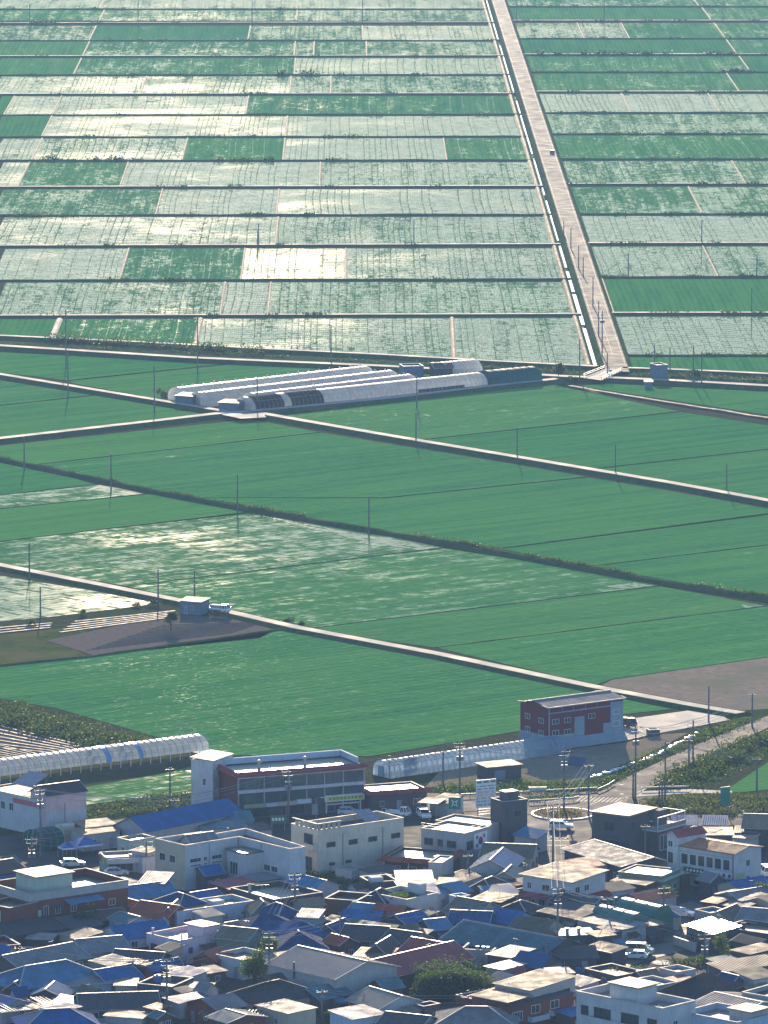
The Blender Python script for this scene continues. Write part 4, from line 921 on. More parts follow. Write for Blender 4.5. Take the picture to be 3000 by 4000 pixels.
# ------------------------------------------------------------------ main road, roundabout, village street
def pxpoly(name, px, z, mat, **kw): return poly(name, [P(x, y, z) for x, y in px], [tuple(range(len(px)))], None, mat, kind='structure')
pxpoly('village_ground', [(-200, 3290), (300, 3230), (700, 3160), (1450, 3090), (1750, 3100), (2350, 3090), (3200, 3170), (3400, 4150), (-400, 4150)], .03, M('village_yard', (.075, .073, .072), .9, var=.35, scale=.25, dirt=.5, spec=.05))
mainroad = [(2290, 3116), (2340, 3092), (2480, 3021), (2700, 2917), (2960, 2812), (3200, 2715), (3200, 2760), (3000, 2842), (2780, 2945), (2580, 3045), (2480, 3112)]
pxpoly('main_road', mainroad, .10, ASPH)
pxpoly('side_road', [(2480, 3112), (2510, 3090), (2700, 3082), (2860, 3090), (2860, 3100), (2700, 3098)], .096, CONC)
pxpoly('roundabout_road', [(1990, 3180), (2000, 3135), (2100, 3112), (2290, 3112), (2460, 3112), (2440, 3150), (2380, 3200), (2330, 3260), (2200, 3275), (2060, 3250)], .10, ASPH)
pxpoly('approach_road', [(1560, 3130), (1700, 3122), (2100, 3112), (2290, 3092), (2330, 3102), (2290, 3126), (2000, 3160), (1700, 3175), (1450, 3200), (1330, 3215), (1100, 3230), (1100, 3200), (1420, 3165)], .092, ASPH)
pxpoly('village_street', [(2060, 3250), (2330, 3255), (2240, 3330), (2150, 3400), (2120, 3440), (2020, 3440), (2060, 3370), (2110, 3300)], .108, ASPH)
pxpoly('village_street', [(2450, 3330), (2640, 3300), (2700, 3350), (2620, 3390), (2480, 3370)], .104, ASPH)
pxpoly('village_street', [(2250, 3790), (2420, 3720), (2560, 3690), (2800, 3640), (2850, 3660), (2640, 3720), (2500, 3760), (2320, 3830)], .106, PAVE)
pxpoly('village_street', [(2560, 3560), (2700, 3520), (2760, 3540), (2690, 3600), (2700, 3660), (2600, 3680)], .102, PAVE)
pxpoly('village_street', [(300, 3420), (480, 3360), (620, 3330), (640, 3350), (540, 3400), (420, 3440)], .105, PAVE)
# roundabout island: kerb ring, planted soil
cc = P(2199, 3181, .1); R_I = 6.0
o = poly('roundabout_island', [], [], None, None, kind='structure') if False else None
rg = MB(); nn = 48
for k in range(nn):
    a0, a1 = 2*math.pi*k/nn, 2*math.pi*(k+1)/nn
    pts = [(cc.x+r*math.cos(a), cc.y+r*math.sin(a)) for (r, a) in ((R_I, a0), (R_I, a1), (R_I-.35, a1), (R_I-.35, a0))]
    MBk = MB().prism(pts, .1, .34); rg.add(MBk.v, MBk.f)
rg.build('island_kerb', M('kerb_white', (.62, .62, .6), .6), kind='structure')
poly('island_soil', [(cc.x+5.62*math.cos(2*math.pi*k/32), cc.y+5.62*math.sin(2*math.pi*k/32), .3) for k in range(32)], [tuple(range(32))], None, M('island_soil', (.10, .055, .045), .9, spec=.05), kind='structure')
scrub_area('island_plants', [(2095, 3180), (2150, 3163), (2250, 3163), (2305, 3180), (2250, 3200), (2150, 3200)], 900, (.3, .6), leaf_material('leaf_russet', (.07, .035, .03), (.13, .07, .05)), .3, .3)
scrub_area('verge_weeds', [(1990, 3135), (2200, 3102), (2260, 3105), (2100, 3130), (2000, 3150)], 900, (.2, .6), LEAF, .3, .1)
# painted markings
def stripe(px, z=.124, name='road_marking'): return pxpoly(name, px, z, LINE)
for i in range(11):
    x = 2262+i*16.5; y = 3110+i*.6
    stripe([(x-14, y+19), (x-6, y+19.5), (x+20, y+1), (x+13, y+.5)], name='crosswalk_stripe')
stripe([(2422, 3128), (2446, 3113), (2452, 3113.5), (2429, 3129)])
stripe([(2375, 3084), (2412, 3087), (2413, 3089), (2376, 3086)])
for x, y in ((2427, 3065), (2428, 3101)): stripe([(x-12, y), (x, y-3), (x+12, y), (x, y+3)])
for t in range(6):
    f0, f1 = t/6, t/6+.09
    L0, L1 = (2420, 3060), (3000, 2815); q = lambda f, k: (L0[0]+(L1[0]-L0[0])*f, L0[1]+(L1[1]-L0[1])*f+k)
    stripe([q(f0, 0), q(f1, 0), q(f1, 1.1), q(f0, 1.1)])
stripe([(2490, 3098), (2780, 2958), (3000, 2852), (3000, 2850), (2780, 2955), (2488, 3095)])
stripe([(2128, 3132), (2300, 3106), (2302, 3108), (2132, 3135)]); stripe([(2190, 3140), (2216, 3133), (2219, 3135), (2194, 3142)]); stripe([(2290, 3145), (2330, 3133), (2334, 3135), (2295, 3148)])
# worn block lettering painted on the street (three characters, unreadable from here, and a line under them)
def mark(cx, cy, w, h, segs):
    for (x0, y0, x1, y1) in segs:
        stripe([(cx+x0*w, cy+y0*h), (cx+x1*w, cy+y0*h), (cx+x1*w-4*(y1-y0), cy+y1*h), (cx+x0*w-4*(y1-y0), cy+y1*h)], .128)
for cx in (2134, 2166, 2198):
    mark(cx, 3262, 24, 26, ((0, 0, .25, .55), (.75, 0, 1, .55), (0, .4, 1, .55), (-.05, .75, 1.05, .9)))
stripe([(2125, 3300), (2215, 3300), (2212, 3304), (2121, 3304)], .128)
# guard rails and low kerbs along the approach
def guard(label, pts, z=.1, h=.75):
    q = [P(x, y, z) for x, y in pts]; o = empty('guard_rail', q[0], 0, label, 'guard rail')
    for a, b in zip(q[:-1], q[1:]): MB().bar(a-q[0]+Vector((0, 0, h-.1)), b-q[0]+Vector((0, 0, h-.1)), .06, .3).build('rail', METAL, o)
    for a, b in zip(q[:-1], q[1:]):
        n = max(1, int((b-a).length/3))
        for i in range(n): MB().box(-.06, .06, -.06, .06, 0, h-.1).build('post', METAL, o).location = a.lerp(b, i/n)-q[0]
guard('grey steel guard rail between the hedge and the approach road', [(1770, 3118), (1900, 3112), (2050, 3106), (2180, 3098), (2335, 3090)])
guard('steel guard rail bordering the far side of the roundabout', [(2065, 3140), (2130, 3137), (2240, 3130), (2262, 3124)])
guard('steel guard rail along the side road right of the crosswalk', [(2505, 3091), (2590, 3087), (2690, 3085)])
guard('dark kerb rail on the curve where the main road meets the village', [(2335, 3096), (2372, 3080), (2400, 3062)])
# ------------------------------------------------------------------ village, back rows
def flat_poly(name, label, cat, px, h, wall, deck, ph=.8, z0=0.0):
    q = [P(x, y, h+z0) for x, y in px]; c = q[0].copy(); q = [(p.x-c.x, p.y-c.y) for p in q]; n = len(q)
    o = empty(name, (c.x, c.y, z0), 0, label, cat)
    ar = sum(q[i][0]*q[(i+1) % n][1]-q[(i+1) % n][0]*q[i][1] for i in range(n)); sg = 1 if ar > 0 else -1
    inn = []
    for i in range(n):
        a, b, d = Vector(q[i-1]), Vector(q[i]), Vector(q[(i+1) % n])
        e1, e2 = (b-a).normalized(), (d-b).normalized(); n1 = Vector((-e1.y, e1.x))*sg; n2 = Vector((-e2.y, e2.x))*sg
        m = (n1+n2); m = m/max(.3, m.length_squared)*2; inn.append(tuple(b+m*.25))
    m = MB(); z = h-ph
    m.add([(*p, 0) for p in q]+[(*p, h) for p in q]+[(*p, h) for p in inn]+[(*p, z) for p in inn],
          [(k, (k+1) % n, n+(k+1) % n, n+k) for k in range(n)]+[(n+k, n+(k+1) % n, 2*n+(k+1) % n, 2*n+k) for k in range(n)]+[(2*n+k, 2*n+(k+1) % n, 3*n+(k+1) % n, 3*n+k) for k in range(n)])
    m.build('wall', wall, o); poly('roof_deck', [(*p, z) for p in inn], [tuple(range(n))], o, deck)
    for k in range(n):
        a, b = Vector((*q[k], h+.05)), Vector((*q[(k+1) % n], h+.05)); ia, ib = Vector((*inn[k], h+.05)), Vector((*inn[(k+1) % n], h+.05))
        MB().add([a, b, ib, ia, a+Vector((0, 0, .08)), b+Vector((0, 0, .08)), ib+Vector((0, 0, .08)), ia+Vector((0, 0, .08))], [(3,2,1,0),(4,5,6,7),(0,1,5,4),(1,2,6,5),(2,3,7,6),(3,0,4,7)]).build('coping', COPING, o)
    return o, q
class Face:
    """a wall segment of a polygon building, for windows"""
    def __init__(s, o, a, b): s.o = o; s.a = Vector(a); s.d = Vector(b)-s.a; s.L = s.d.length; s.d.normalize(); s.n = Vector((s.d.y, -s.d.x))
    def slab(s, u0, u1, z0, z1, o0, o1):
        p = [s.a+s.d*u+s.n*o for u, o in ((u0, o0), (u1, o0), (u1, o1), (u0, o1))]
        return MB().add([(*q, z0) for q in p]+[(*q, z1) for q in p], [(3,2,1,0),(4,5,6,7),(0,1,5,4),(1,2,6,5),(2,3,7,6),(3,0,4,7)])
    def window(s, u, z, w, h, sash=2, frame=FRAME):
        o = s.slab(u, u+w, z, z+h, .005, .05).build('window', frame, s.o)
        for i in range(sash): s.slab(u+.07+(w-.14)*i/sash+.02, u+.07+(w-.14)*(i+1)/sash-.02, z+.07, z+h-.07, .05, .06).build('pane', GLASS, o)
    def box(s, name, mat, *a): return s.slab(*a).build(name, mat, s.o)
SIGN = lambda k, c: M('sign_'+k, c, .5, var=.1, dirt=.15)
# 3-storey glazed shop building with a tiled skirt
b = Bld('shop_building', 'long three-storey glazed shop building with red tile eaves and bright flat roof', 'building', (928, 3030), (1424, 2992), 8.6, 11.5)
b.flat(WALL['dark'], ROOF['deck'], .25); 
for (x0, x1, y0, y1) in ((.3, b.W, b.D-.5, b.D), (b.W-.4, b.W, 3.0, b.D-.51)): b.mb(MB().box(x0, x1, y0, y1, b.h+.1, b.h+1.2), 'parapet', WALL['blue'])
b.skirt(b.h+.55, .9, .75, ROOF['maroon'], 'f'); b.skirt(b.h+.55, .9, .75, ROOF['maroon'], 'l')
b.mb(b.slab('l', .05, b.D-.05, .1, 8.2, .01, .06), 'side_wall', WALL['brick'])
b.mb(b.slab('f', 0, b.W, 5.15, 5.75, .01, .35), 'floor_band', WALL['white']); b.mb(b.slab('f', 0, b.W, 7.95, 8.15, .01, .2), 'eave_band', WALL['white'])
for u in (0, 5.2, 10.2, 13.8, 17.4, 21.2, b.W-.25): b.mb(b.slab('f', u, u+.22, 2.8, 7.94, .01, .16), 'pilaster', WALL['grey'])
GT = M('teal_glass', (.06, .10, .11), .15, var=.4, scale=.5, dirt=0)
edges = [(.3, 5.1), (5.5, 10.1), (10.5, 13.7), (14.1, 17.3), (17.7, 21.1), (21.5, b.W-.35)]
for (a, c) in edges:
    n = max(2, int((c-a)/1.3))
    for (z, hh) in ((2.9, 2.2), (5.8, 2.1)): b.window('f', a, z, c-a, hh, DFRAME, n, GT)
for (u0, u1, z0, z1, k, c) in ((1.2, 5.6, 2.25, 2.95, 'olive', (.30, .34, .20)), (5.7, 8.0, 2.25, 2.95, 'pale', (.45, .52, .60)), (8.1, 11.8, 2.25, 3.0, 'tan', (.42, .38, .30)), (11.9, 14.8, 2.35, 3.2, 'pale2', (.48, .54, .62))):
    b.sign('f', u0, u1, z0, z1, SIGN(k, c), .3)
b.sign('f', b.W-8.2, b.W-.2, 2.3, 3.5, SIGN('frame_white', (.65, .66, .62)), .5); b.sign('f', b.W-7.9, b.W-.5, 2.5, 3.3, SIGN('yellow', (.52, .48, .10)), .55, 'sign_panel')
for i in range(9): b.mb(b.slab('f', b.W-7.4+i*.75, b.W-7.4+i*.75+.42, 2.7, 3.1, .55, .56), 'sign_mark', SIGN('ink_green', (.12, .22, .06)))
for u in (b.W-8.0, b.W-4.6, b.W-1.0): b.mb(b.slab('f', u, u+.14, 0.05, 2.25, .02, .35), 'shopfront_post', FRAME)
b.mb(b.slab('f', b.W-8.0, b.W-.9, 1.75, 1.9, .02, .36), 'shopfront_rail', FRAME)
b.window('f', b.W-7.7, .3, 6.5, 1.4, FRAME, 4); b.window('f', 1.5, .4, 5, 1.7, DFRAME, 3); b.window('f', 9, .4, 4.5, 1.7, DFRAME, 3); b.door('f', 15, 1.2)
for x in (6.5, 15.8):
    b.mb(MB().lathe([(.3, 0), (.3, .9), (.18, 1.0), (.18, 1.2), (.45, 1.3), (.5, 1.6), (.2, 1.85)], 12, (x, 5.5, b.z)), 'roof_ventilator', METAL, smooth=True)
b = Bld('stair_tower', 'narrow pale stair tower with tilted cream top beside the glazed shops', 'building', (831, 2973), (908, 2945), 10.2, 4.6)
b.walls(WALL['white']); b.mb(sheet([(-.2,-.2,10.22),(b.W+.2,-.2,10.22),(b.W+.2,b.D+.2,10.6),(-.2,b.D+.2,10.6)], 1, 0), 'roof_slab', ROOF['cream'])
b.window('f', 1.9, 7.0, .9, 1.2); b.window('f', 1.9, 3.6, .9, 1.2); b.window('l', 2.4, 5.4, .8, 1.4, sash=1)
for z in (4.9, 9.2): b.mb(b.slab('f', 0, b.W, z, z+.05, .002, .03), 'joint_line', WALL['grey'])
# single-storey with red skirt right of the shops
b = house('flat', 'low dark shop with red tile eaves and bright deck beside the glazed shops', (1452, 3098), (1668, 3082), 3.8, 8, 'dark', 'deck', name='shop', cat='shop', ph=.2)
b.skirt(4.1, .9, .7, ROOF['maroon'], 'fl'); b.aircon('f', 2, .2)
house('shed', 'pinkish lean-to roof next to the low dark shop', (1678, 3128), (1748, 3138), 2.8, 5, 'grey', 'cream', .6, 'lean_to', 'shed', win=0)
house('shed', 'flat grey carport roof behind the parked cars', (1640, 3135), (1706, 3140), 3.0, 4, None, 'slate', .2, 'carport', 'carport', win=0)
# white L-shaped hall
pxl = [(606, 3277), (723, 3304), (933, 3270), (1130, 3318), (1193, 3309), (960, 3237), (815, 3262), (784, 3250)]
o, q = flat_poly('white_hall', 'large white L-shaped hall with bright parapet edge and small inner roofs', 'building', pxl, 8.2, WALL['white'], ROOF['slate'], 1.1)
f = Face(o, q[0], q[1]); f.box('cladding_panel', WALL['beige'], .02, f.L-.02, .1, 8.1, .004, .03)
for u in (1.2, 4.0): f.window(u, 4.6, 1.7, 1.4)
f = Face(o, q[1], q[2])
for (u, w_) in ((1.0, 2.6), (4.1, .9), (6.0, 2.4), (10.3, .1)):
    if w_ > .5: f.window(u, 4.9, w_, .8, 3); f.window(u, 4.2, w_, .35, 3)
for u in (5.4, 12.0): f.box('downpipe', METAL, u, u+.14, .1, 8.0, .005, .15)
f = Face(o, q[2], q[3])
for u, w_ in ((4.4, .8), (7.2, 1.9), (9.3, 1.9)): f.window(u, 3.4, w_, 1.1, 2 if w_ > 1 else 1)
f.box('downpipe', METAL, 6.4, 6.54, .1, 8.0, .005, .15); f.window(8.0, .6, .9, 1.3)
f = Face(o, q[3], q[4]); f.box('door', M('door_grey', (.25, .27, .3), .5), 1.2, 2.3, .05, 2.3, .005, .06)
b = Bld('entrance_block', 'boxy white entrance block with dark top projecting from the white hall', 'building', (886, 3319), (956, 3338), 6.6, 4.2)
b.walls(WALL['white']); b.mb(MB().box(-.25, b.W+.25, -.25, b.D+.25, 6.605, 6.85), 'roof_slab', ROOF['green']); b.window('f', 1.0, 2.4, 2.4, 2.4, sash=3)
house('gable', 'small grey gabled roof lantern on the deck of the white hall', (752, 3296), (850, 3283), .6, 4, 'grey', 'grey', 1.2, 'roof_lantern', 'roof', win=0, z0=7.3)
# white house with roof terrace and solar panel
b = house('flat', 'beige two-storey block with terrace railings and tilted solar panel on its roof', (1240, 3244), (1577, 3195), 8.4, 8.0, 'cream', 'slate', name='apartment_block', cat='building', ph=1.0, win=0)
for (u, z) in ((2.0, 5.0), (7.0, 4.9), (11.4, 4.9), (16.6, 4.9)): b.window('f', u, z, 2.0, .95, DFRAME, 2)
for u in (2.6, 6.3): b.window('f', u, 1.6, 1.3, .6, DFRAME, 2)
for u in (5.6, 14.6): b.mb(b.slab('f', u, u+.13, .1, 7.3, .005, .15), 'downpipe', METAL)
b.window('l', 4.0, 5.2, 2.6, 2.2, DFRAME, 2); b.window('l', 4.4, .8, 2.0, 2.4, DFRAME, 2); b.balcony('l', 4.6, 7.8, 4.9, 1.0, WALL['cream'], .9)
b.solar(12.6, 2.4, 8.15, 3.6, 3.8, math.radians(20), 3, 4)
for i in range(5):
    b.mb(MB().box(.3+i*1.1, .75+i*1.1, -.02, .35, b.h+.1, b.h+1.0), 'terrace_post', COPING)
    b.mb(MB().box(-.02, .35, .6+i*1.4, 1.05+i*1.4, b.h+.1, b.h+1.0), 'terrace_post', COPING)
b.mb(MB().bar((.2, .17, b.h+1.1), (5.4, .17, b.h+1.1), .36, .16), 'terrace_rail', COPING); b.mb(MB().bar((.17, .4, b.h+1.1), (.17, 7.8, b.h+1.1), .36, .16), 'terrace_rail', COPING)
house('flat', 'small white cube outbuilding with pale green top below the beige block', (1310, 3391), (1374, 3402), 2.2, 3.6, 'white', 'white', name='outbuilding', cat='shed', ph=.08, win=0)
# flag building
b = house('flat', 'pale house with railed white roof and a national flag hung on its side', (1645, 3235), (1816, 3257), 6.4, 8.6, 'grey', 'white', name='flag_house', ph=.25, win=0)
for (u, w_) in ((.7, 1.9), (3.6, 1.1), (5.6, 2.0)): b.window('f', u, 3.5, w_, 1.3, DFRAME)
b.window('r', .6, 3.2, 2.0, 1.6, DFRAME); b.door('f', 3.2); b.window('f', .8, .9, 1.6, 1.1)
for i in range(8): b.mb(MB().box(b.W*i/7-.02, b.W*i/7+.02, .05, .09, b.h+.1, b.h+1.0), 'rail_post', METAL)
for z in (.55, 1.0): b.mb(MB().bar((0, .07, b.h+z), (b.W, .07, b.h+z), .04), 'rail', METAL); b.mb(MB().bar((b.W-.07, 0, b.h+z), (b.W-.07, b.D, b.h+z), .04), 'rail', METAL)
# the flag: white cloth, red and blue disc, four trigrams, on the right wall
FLW, FLH, fu, fz = 4.4, 3.0, 2.9, 2.85
fo = empty('national_flag', b.o.matrix_basis @ Vector((b.W+.06, fu, fz)), b.rz+math.pi/2, 'large white national flag with red and blue disc hung on the house wall', 'flag')
MB().box(0, FLW, -.03, 0, 0, FLH).build('cloth', M('flag_white', (.62, .62, .66), .8, var=.05, dirt=.05, spec=.1), fo)
RED, BLU, INK = M('flag_red', (.45, .02, .04), .8, spec=.1), M('flag_blue', (.01, .05, .25), .8, spec=.1), M('flag_ink', (.03, .03, .04), .8, spec=.1)
def disc(half, mat, name):
    r = FLH*.25; c = (FLW/2, FLH/2); t0 = -math.atan2(2, 3)
    pts = [(r*math.cos(a), r*math.sin(a)) for a in [t0+math.pi*k/24 for k in range(25)]] if half else [(r*math.cos(a), r*math.sin(a)) for a in [t0+math.pi+math.pi*k/24 for k in range(25)]]
    d0 = Vector((math.cos(t0), math.sin(t0))); ce = [d0*(-r/2), d0*(r/2)]
    curve = []                                                     # the S between the halves
    for k in range(1, 12): a = t0+math.pi+0+math.pi*k/12; curve.append((ce[0].x+r/2*math.cos(a+math.pi*0), ce[0].y+r/2*math.sin(a)))
    for k in range(0, 12): a = t0+math.pi-math.pi*k/12; curve.append((ce[1].x+r/2*math.cos(a), ce[1].y+r/2*math.sin(a)))
    if half: loop = pts+curve
    else: loop = pts+curve[::-1]
    poly(name, [(c[0]+x, -.045, c[1]+y) for x, y in loop], [tuple(range(len(loop)))], fo, mat)
disc(True, RED, 'red_half'); disc(False, BLU, 'blue_half')
for (sx, sy, bars) in ((-1, 1, (0, 0, 0)), (1, 1, (1, 0, 1)), (-1, -1, (0, 1, 0)), (1, -1, (1, 1, 1))):
    ang = math.atan2(2, 3)*sx*sy; dv = Vector((sx*math.cos(math.atan2(2, 3)), sy*math.sin(math.atan2(2, 3)))); pv = Vector((-dv.y, dv.x))
    for i, br in enumerate(bars):
        c = Vector((FLW/2, FLH/2))+dv*(FLH*.46+(i-1)*.2)
        for (s0, s1) in (((-.34, .34),) if not br else ((-.34, -.05), (.05, .34))):
            a, e = c+pv*s0, c+pv*s1; MB().bar((a.x, -.045, a.y), (e.x, -.045, e.y), .03, .13, up=(dv.x, 0, dv.y)).build('trigram_bar', INK, fo)
house('flat', 'flat pale roof with double railings behind the flag house', (1700, 3205), (1900, 3228), 4.2, 7, 'grey', 'white', name='annex', cat='building', ph=.2, win=0)
b = house('flat', 'brown house with red tile eaves, dark green deck and a rooftop tank', (1498, 3352), (1722, 3368), 3.6, 10.5, 'brown', 'green', name='house', ph=.25, win=0)
b.skirt(4.0, 1.0, .8, ROOF['red'], 'fl'); b.skirt(4.0, 1.0, .8, ROOF['red'], 'r'); b.row('f', 3, .6, 1.8, 1.8, frame=FRAME); b.tank(b.W-1.2, 1.6, b.z, .8, 1.0, M('tank_cream', (.6, .56, .4), .4))
for u in (.3, 5.0, b.W-.3): b.mb(b.slab('f', u, u+.12, 0, 3.3, .7, .82), 'porch_post', FRAME)
house('flat', 'grey stairwell block with a bright top at the corner of the brown house', (1728, 3372), (1770, 3345), 5.0, 2.6, 'grey', 'white', name='stairwell', cat='building', ph=.15, win=0)
house('gable', 'blue sheet-roofed house with its gable towards the viewer beside the flag house', (1836, 3393), (1992, 3400), 3.6, 11, 'grey', 'sky', 1.7, ridge='y', trim=M('trim_rust', (.35, .2, .15), .6))
house('gable', 'small blue-grey gabled wing in front of the blue sheet-roofed house', (1925, 3428), (2015, 3432), 3.2, 6, 'grey', 'teal', 1.1, ridge='y', name='house_wing', cat='house', trim=M('trim_rust', (.35, .2, .15), .6))
b = house('flat', 'tall narrow dark grey tower house with a white roof parapet', (1966, 3133), (2060, 3122), 8.2, 4.4, 'dark', 'white', name='tower_house', ph=.5, win=0)
b.walls(WALL['dark'], 9.6, z0=7.8, inset=1.2, name='stair_head'); b.mb(MB().box(1.1, b.W-1.1, 1.1, b.D-1.1, 9.605, 9.75), 'stair_head_roof', ROOF['white'])
b.window('f', 2.4, 5.2, 1.6, 1.1, DFRAME); b.window('f', .6, 1.5, 1.2, 1.2, DFRAME)
house('gable', 'old tiled house with curved cream eaves behind the blue-roofed house', (1880, 3345), (2075, 3352), 3.2, 8, 'beige', 'olive', 1.6, rows=6, step=.03, pitch=.3)
house('shed', 'blue tarpaulin lean-to beside the dark tower house', (2010, 3260), (2095, 3275), 2.8, 3, 'grey', 'sky', .9, 'lean_to', 'shed', win=0)
# billboard and signs
def board(name, label, cat, px, zc, w_, h_, legs, mat, rz, thick=.12, base=None):
    g = P(*px); o = empty(name, g, rz, label, cat)
    MB().box(-w_/2, w_/2, -thick/2, thick/2, zc-h_/2, zc+h_/2).build('panel', mat, o)
    for x in legs: MB().lathe([(.09, 0), (.09, zc+h_/2)], 8, (x, thick/2+.1, 0)).build('post', METAL, o)
    return o
o = board('billboard', 'tall white billboard with coloured print rows on steel posts', 'billboard', (1898, 3192), 4.6, 4.2, 5.2, (-1.6, 1.6), SIGN('board_white', (.66, .67, .68)), math.radians(26))
random.seed(5)
for (z, hh, c, k) in ((6.75, .35, (.12, .14, .17), 'head'), (6.0, .16, (.15, .16, .2), 't1'), (5.45, .22, (.10, .22, .45), 'bl'), (4.85, .5, (.62, .42, .42), 'pk'), (4.3, .3, (.58, .50, .25), 'yl'), (3.75, .35, (.60, .40, .38), 'pk2'), (3.1, .22, (.3, .28, .3), 't2'), (2.45, .3, (.25, .32, .55), 'bl2')):
    x = -1.9
    while x < 1.7:
        ww = random.uniform(.25, 1.4); MB().box(x, min(1.95, x+ww), -.075, -.06, z-hh/2, z+hh/2).build('print_block', SIGN('print_'+k, c), o); x += ww+random.uniform(.1, .4)
for z in (.6, 1.1, 1.6): MB().bar((-1.7, .1, z), (1.7, .1, z), .08).build('brace', METAL, o)
o = board('direction_sign', 'green road direction sign with a white roundabout symbol', 'road sign', (1776, 3205), 3.3, 2.3, 2.3, (0,), SIGN('road_green', (.01, .20, .15)), math.radians(-8))
WS = SIGN('white', (.75, .75, .75))
MB().add([(.42*math.cos(a), -.08, 3.3+.42*math.sin(a)) for a in [k*math.pi/8 for k in range(16)]]+[(.27*math.cos(a), -.08, 3.3+.27*math.sin(a)) for a in [k*math.pi/8 for k in range(16)]], [(k, (k+1) % 16, 16+(k+1) % 16, 16+k) for k in range(16)]).build('symbol_ring', WS, o)
for a in (math.pi/4, 3*math.pi/4, -math.pi/4, -3*math.pi/4): MB().bar((.42*math.cos(a), -.08, 3.3+.42*math.sin(a)), (.85*math.cos(a), -.08, 3.3+.85*math.sin(a)), .02, .14, up=(-math.sin(a), 0, math.cos(a))).build('symbol_arm', WS, o)
o = board('direction_sign', 'green road direction sign on a tall post in the weedy lot', 'road sign', (2832, 3190), 4.0, 2.2, 3.4, (.9,), SIGN('road_green', (.01, .20, .15)), math.radians(35))
board('banner', 'long pale banner with pink print tied by the guard rail', 'banner', (2100, 3102), 1.0, 3.4, .8, (-1.6, 1.6), SIGN('banner', (.62, .55, .52)), math.radians(4))
o = board('shop_sign', 'blue sign board with white NH lettering', 'sign', (974, 3250), 1.9, 1.8, 1.5, (-.7, .7), SIGN('blue', (.02, .09, .32)), math.radians(8))
tc = bpy.data.curves.new('lettering', 'FONT'); tc.body = 'NH'; tc.size = .95; tc.align_x = 'CENTER'; tc.extrude = .01
to0 = bpy.data.objects.new('tmp', tc); COL.objects.link(to0); bpy.context.view_layer.update(); tm = bpy.data.meshes.new_from_object(to0.evaluated_get(bpy.context.evaluated_depsgraph_get())); bpy.data.objects.remove(to0); to = new('lettering', tm, o); to.location = (0, -.08, 1.6); to.rotation_euler = (math.pi/2, 0, 0); tm.materials.clear(); tm.materials.append(WS)
o = board('shop_sign', 'wide green sign board with pale lettering strokes above the street', 'sign', (1087, 3245), 2.1, 2.9, 1.5, (-1.2, 1.2), SIGN('green', (.02, .16, .10)), math.radians(10))
for i in range(4): MB().box(-1.2+i*.62, -.78+i*.62, -.075, -.06, 1.9, 2.45).build('letter_stroke', SIGN('white', (.75, .75, .75)), o)
# upper-left corner
b = house('flat', 'white two-storey house at the left edge with a big tilted solar array', (-60, 3078), (154, 3125), 6.8, 8, 'white', 'cream', name='house', ph=.15, win=0)
b.wins('f', [(4.8, 3.6, 1.3, 1.5), (7.2, 3.6, 1.3, 1.5), (2.0, 3.6, 1.3, 1.5), (3.0, .8, 1.5, 1.4)]); b.sign('f', 8.5, b.W-.1, 5.3, 6.2, SIGN('pink', (.42, .10, .12)))
b.solar(3.2, 4.0, 7.6, 5.6, 4.2, math.radians(24), 2, 3)
b = house('gable', 'tall pale pink gabled house with dark roof at the left, beside the solar house', (181, 3109), (337, 3089), 7.8, 5.5, 'pink', 'dark', 1.4, name='house', win=0, over=.3)
b.mb(b.slab('f', 0, b.W, .1, 4.6, .005, .04), 'rendered_wall', WALL['white']); b.mb(b.slab('f', 0, b.W, .1, 1.3, .041, .07), 'base_wall', WALL['brick']); b.mb(b.slab('f', b.W*.45, b.W*.45+.12, .1, 6.0, .042, .17), 'downpipe', METAL)
house('shed', 'low cream-roofed shop front right of the pink house', (328, 3261), (468, 3243), 3.2, 4.5, 'grey', 'cream', .3, 'shop', 'shop')
house('shed', 'cream sheet roof tucked behind the low cream-roofed shop', (330, 3233), (452, 3220), 3.6, 4.0, 'brick', 'cream', .4, 'shop_annex', 'shop', win=0)
greenhouse('dark teal vaulted market roof by the left utility pole', (172, 3325), (250, 3312), 6, 3.6, 1.8, TGREEN, 1.5, hoopmat=METAL, name='market_vault')
greenhouse('small cream vaulted canopy beside the blue market tents', (250, 3290), (318, 3282), 3.5, 3.1, 2.0, M('canopy_cream', (.62, .58, .42), .5), 1.5, doors=False, name='vaulted_canopy')
def tent(label, px, w_, d_, h, peak, mat, mat2, rz, group=None):
    o = empty('market_tent', P(*px), rz, label, 'tent', group)
    c = [(-w_/2, -d_/2, h), (w_/2, -d_/2, h), (w_/2, d_/2, h), (-w_/2, d_/2, h)]
    for i in range(4): poly('canopy_panel', [c[i], c[(i+1) % 4], (0, 0, peak)], [(0, 1, 2)], o, mat2 if i == 1 else mat)
    for i in range(4):
        a, b_ = c[i], c[(i+1) % 4]; poly('valance', [(a[0], a[1], h), (b_[0], b_[1], h), (b_[0], b_[1], h-.3), (a[0], a[1], h-.3)], [(0, 1, 2, 3)], o, mat2)
        MB().box(a[0]-.04, a[0]+.04, a[1]-.04, a[1]+.04, 0, h).build('pole', METAL, o)
TB = M('tarp_blue', (.02, .10, .36), .5, var=.2, spec=.4); TW = M('tarp_white', (.6, .62, .68), .5)
tent('large blue market tent with pale side panel left of the sign-fronted shop', (330, 3342), 5.2, 4.2, 2.3, 3.6, TB, TW, .5, 'blue market tents')
tent('small blue market tent left of the large one', (262, 3352), 2.6, 2.6, 2.1, 3.1, TB, TW, .4, 'blue market tents')
b = house('flat', 'low shop with yellow and magenta fascia boards on the left street', (412, 3352), (555, 3345), 2.9, 5.5, 'grey', 'grey', name='shop', cat='shop', ph=.3, win=0)
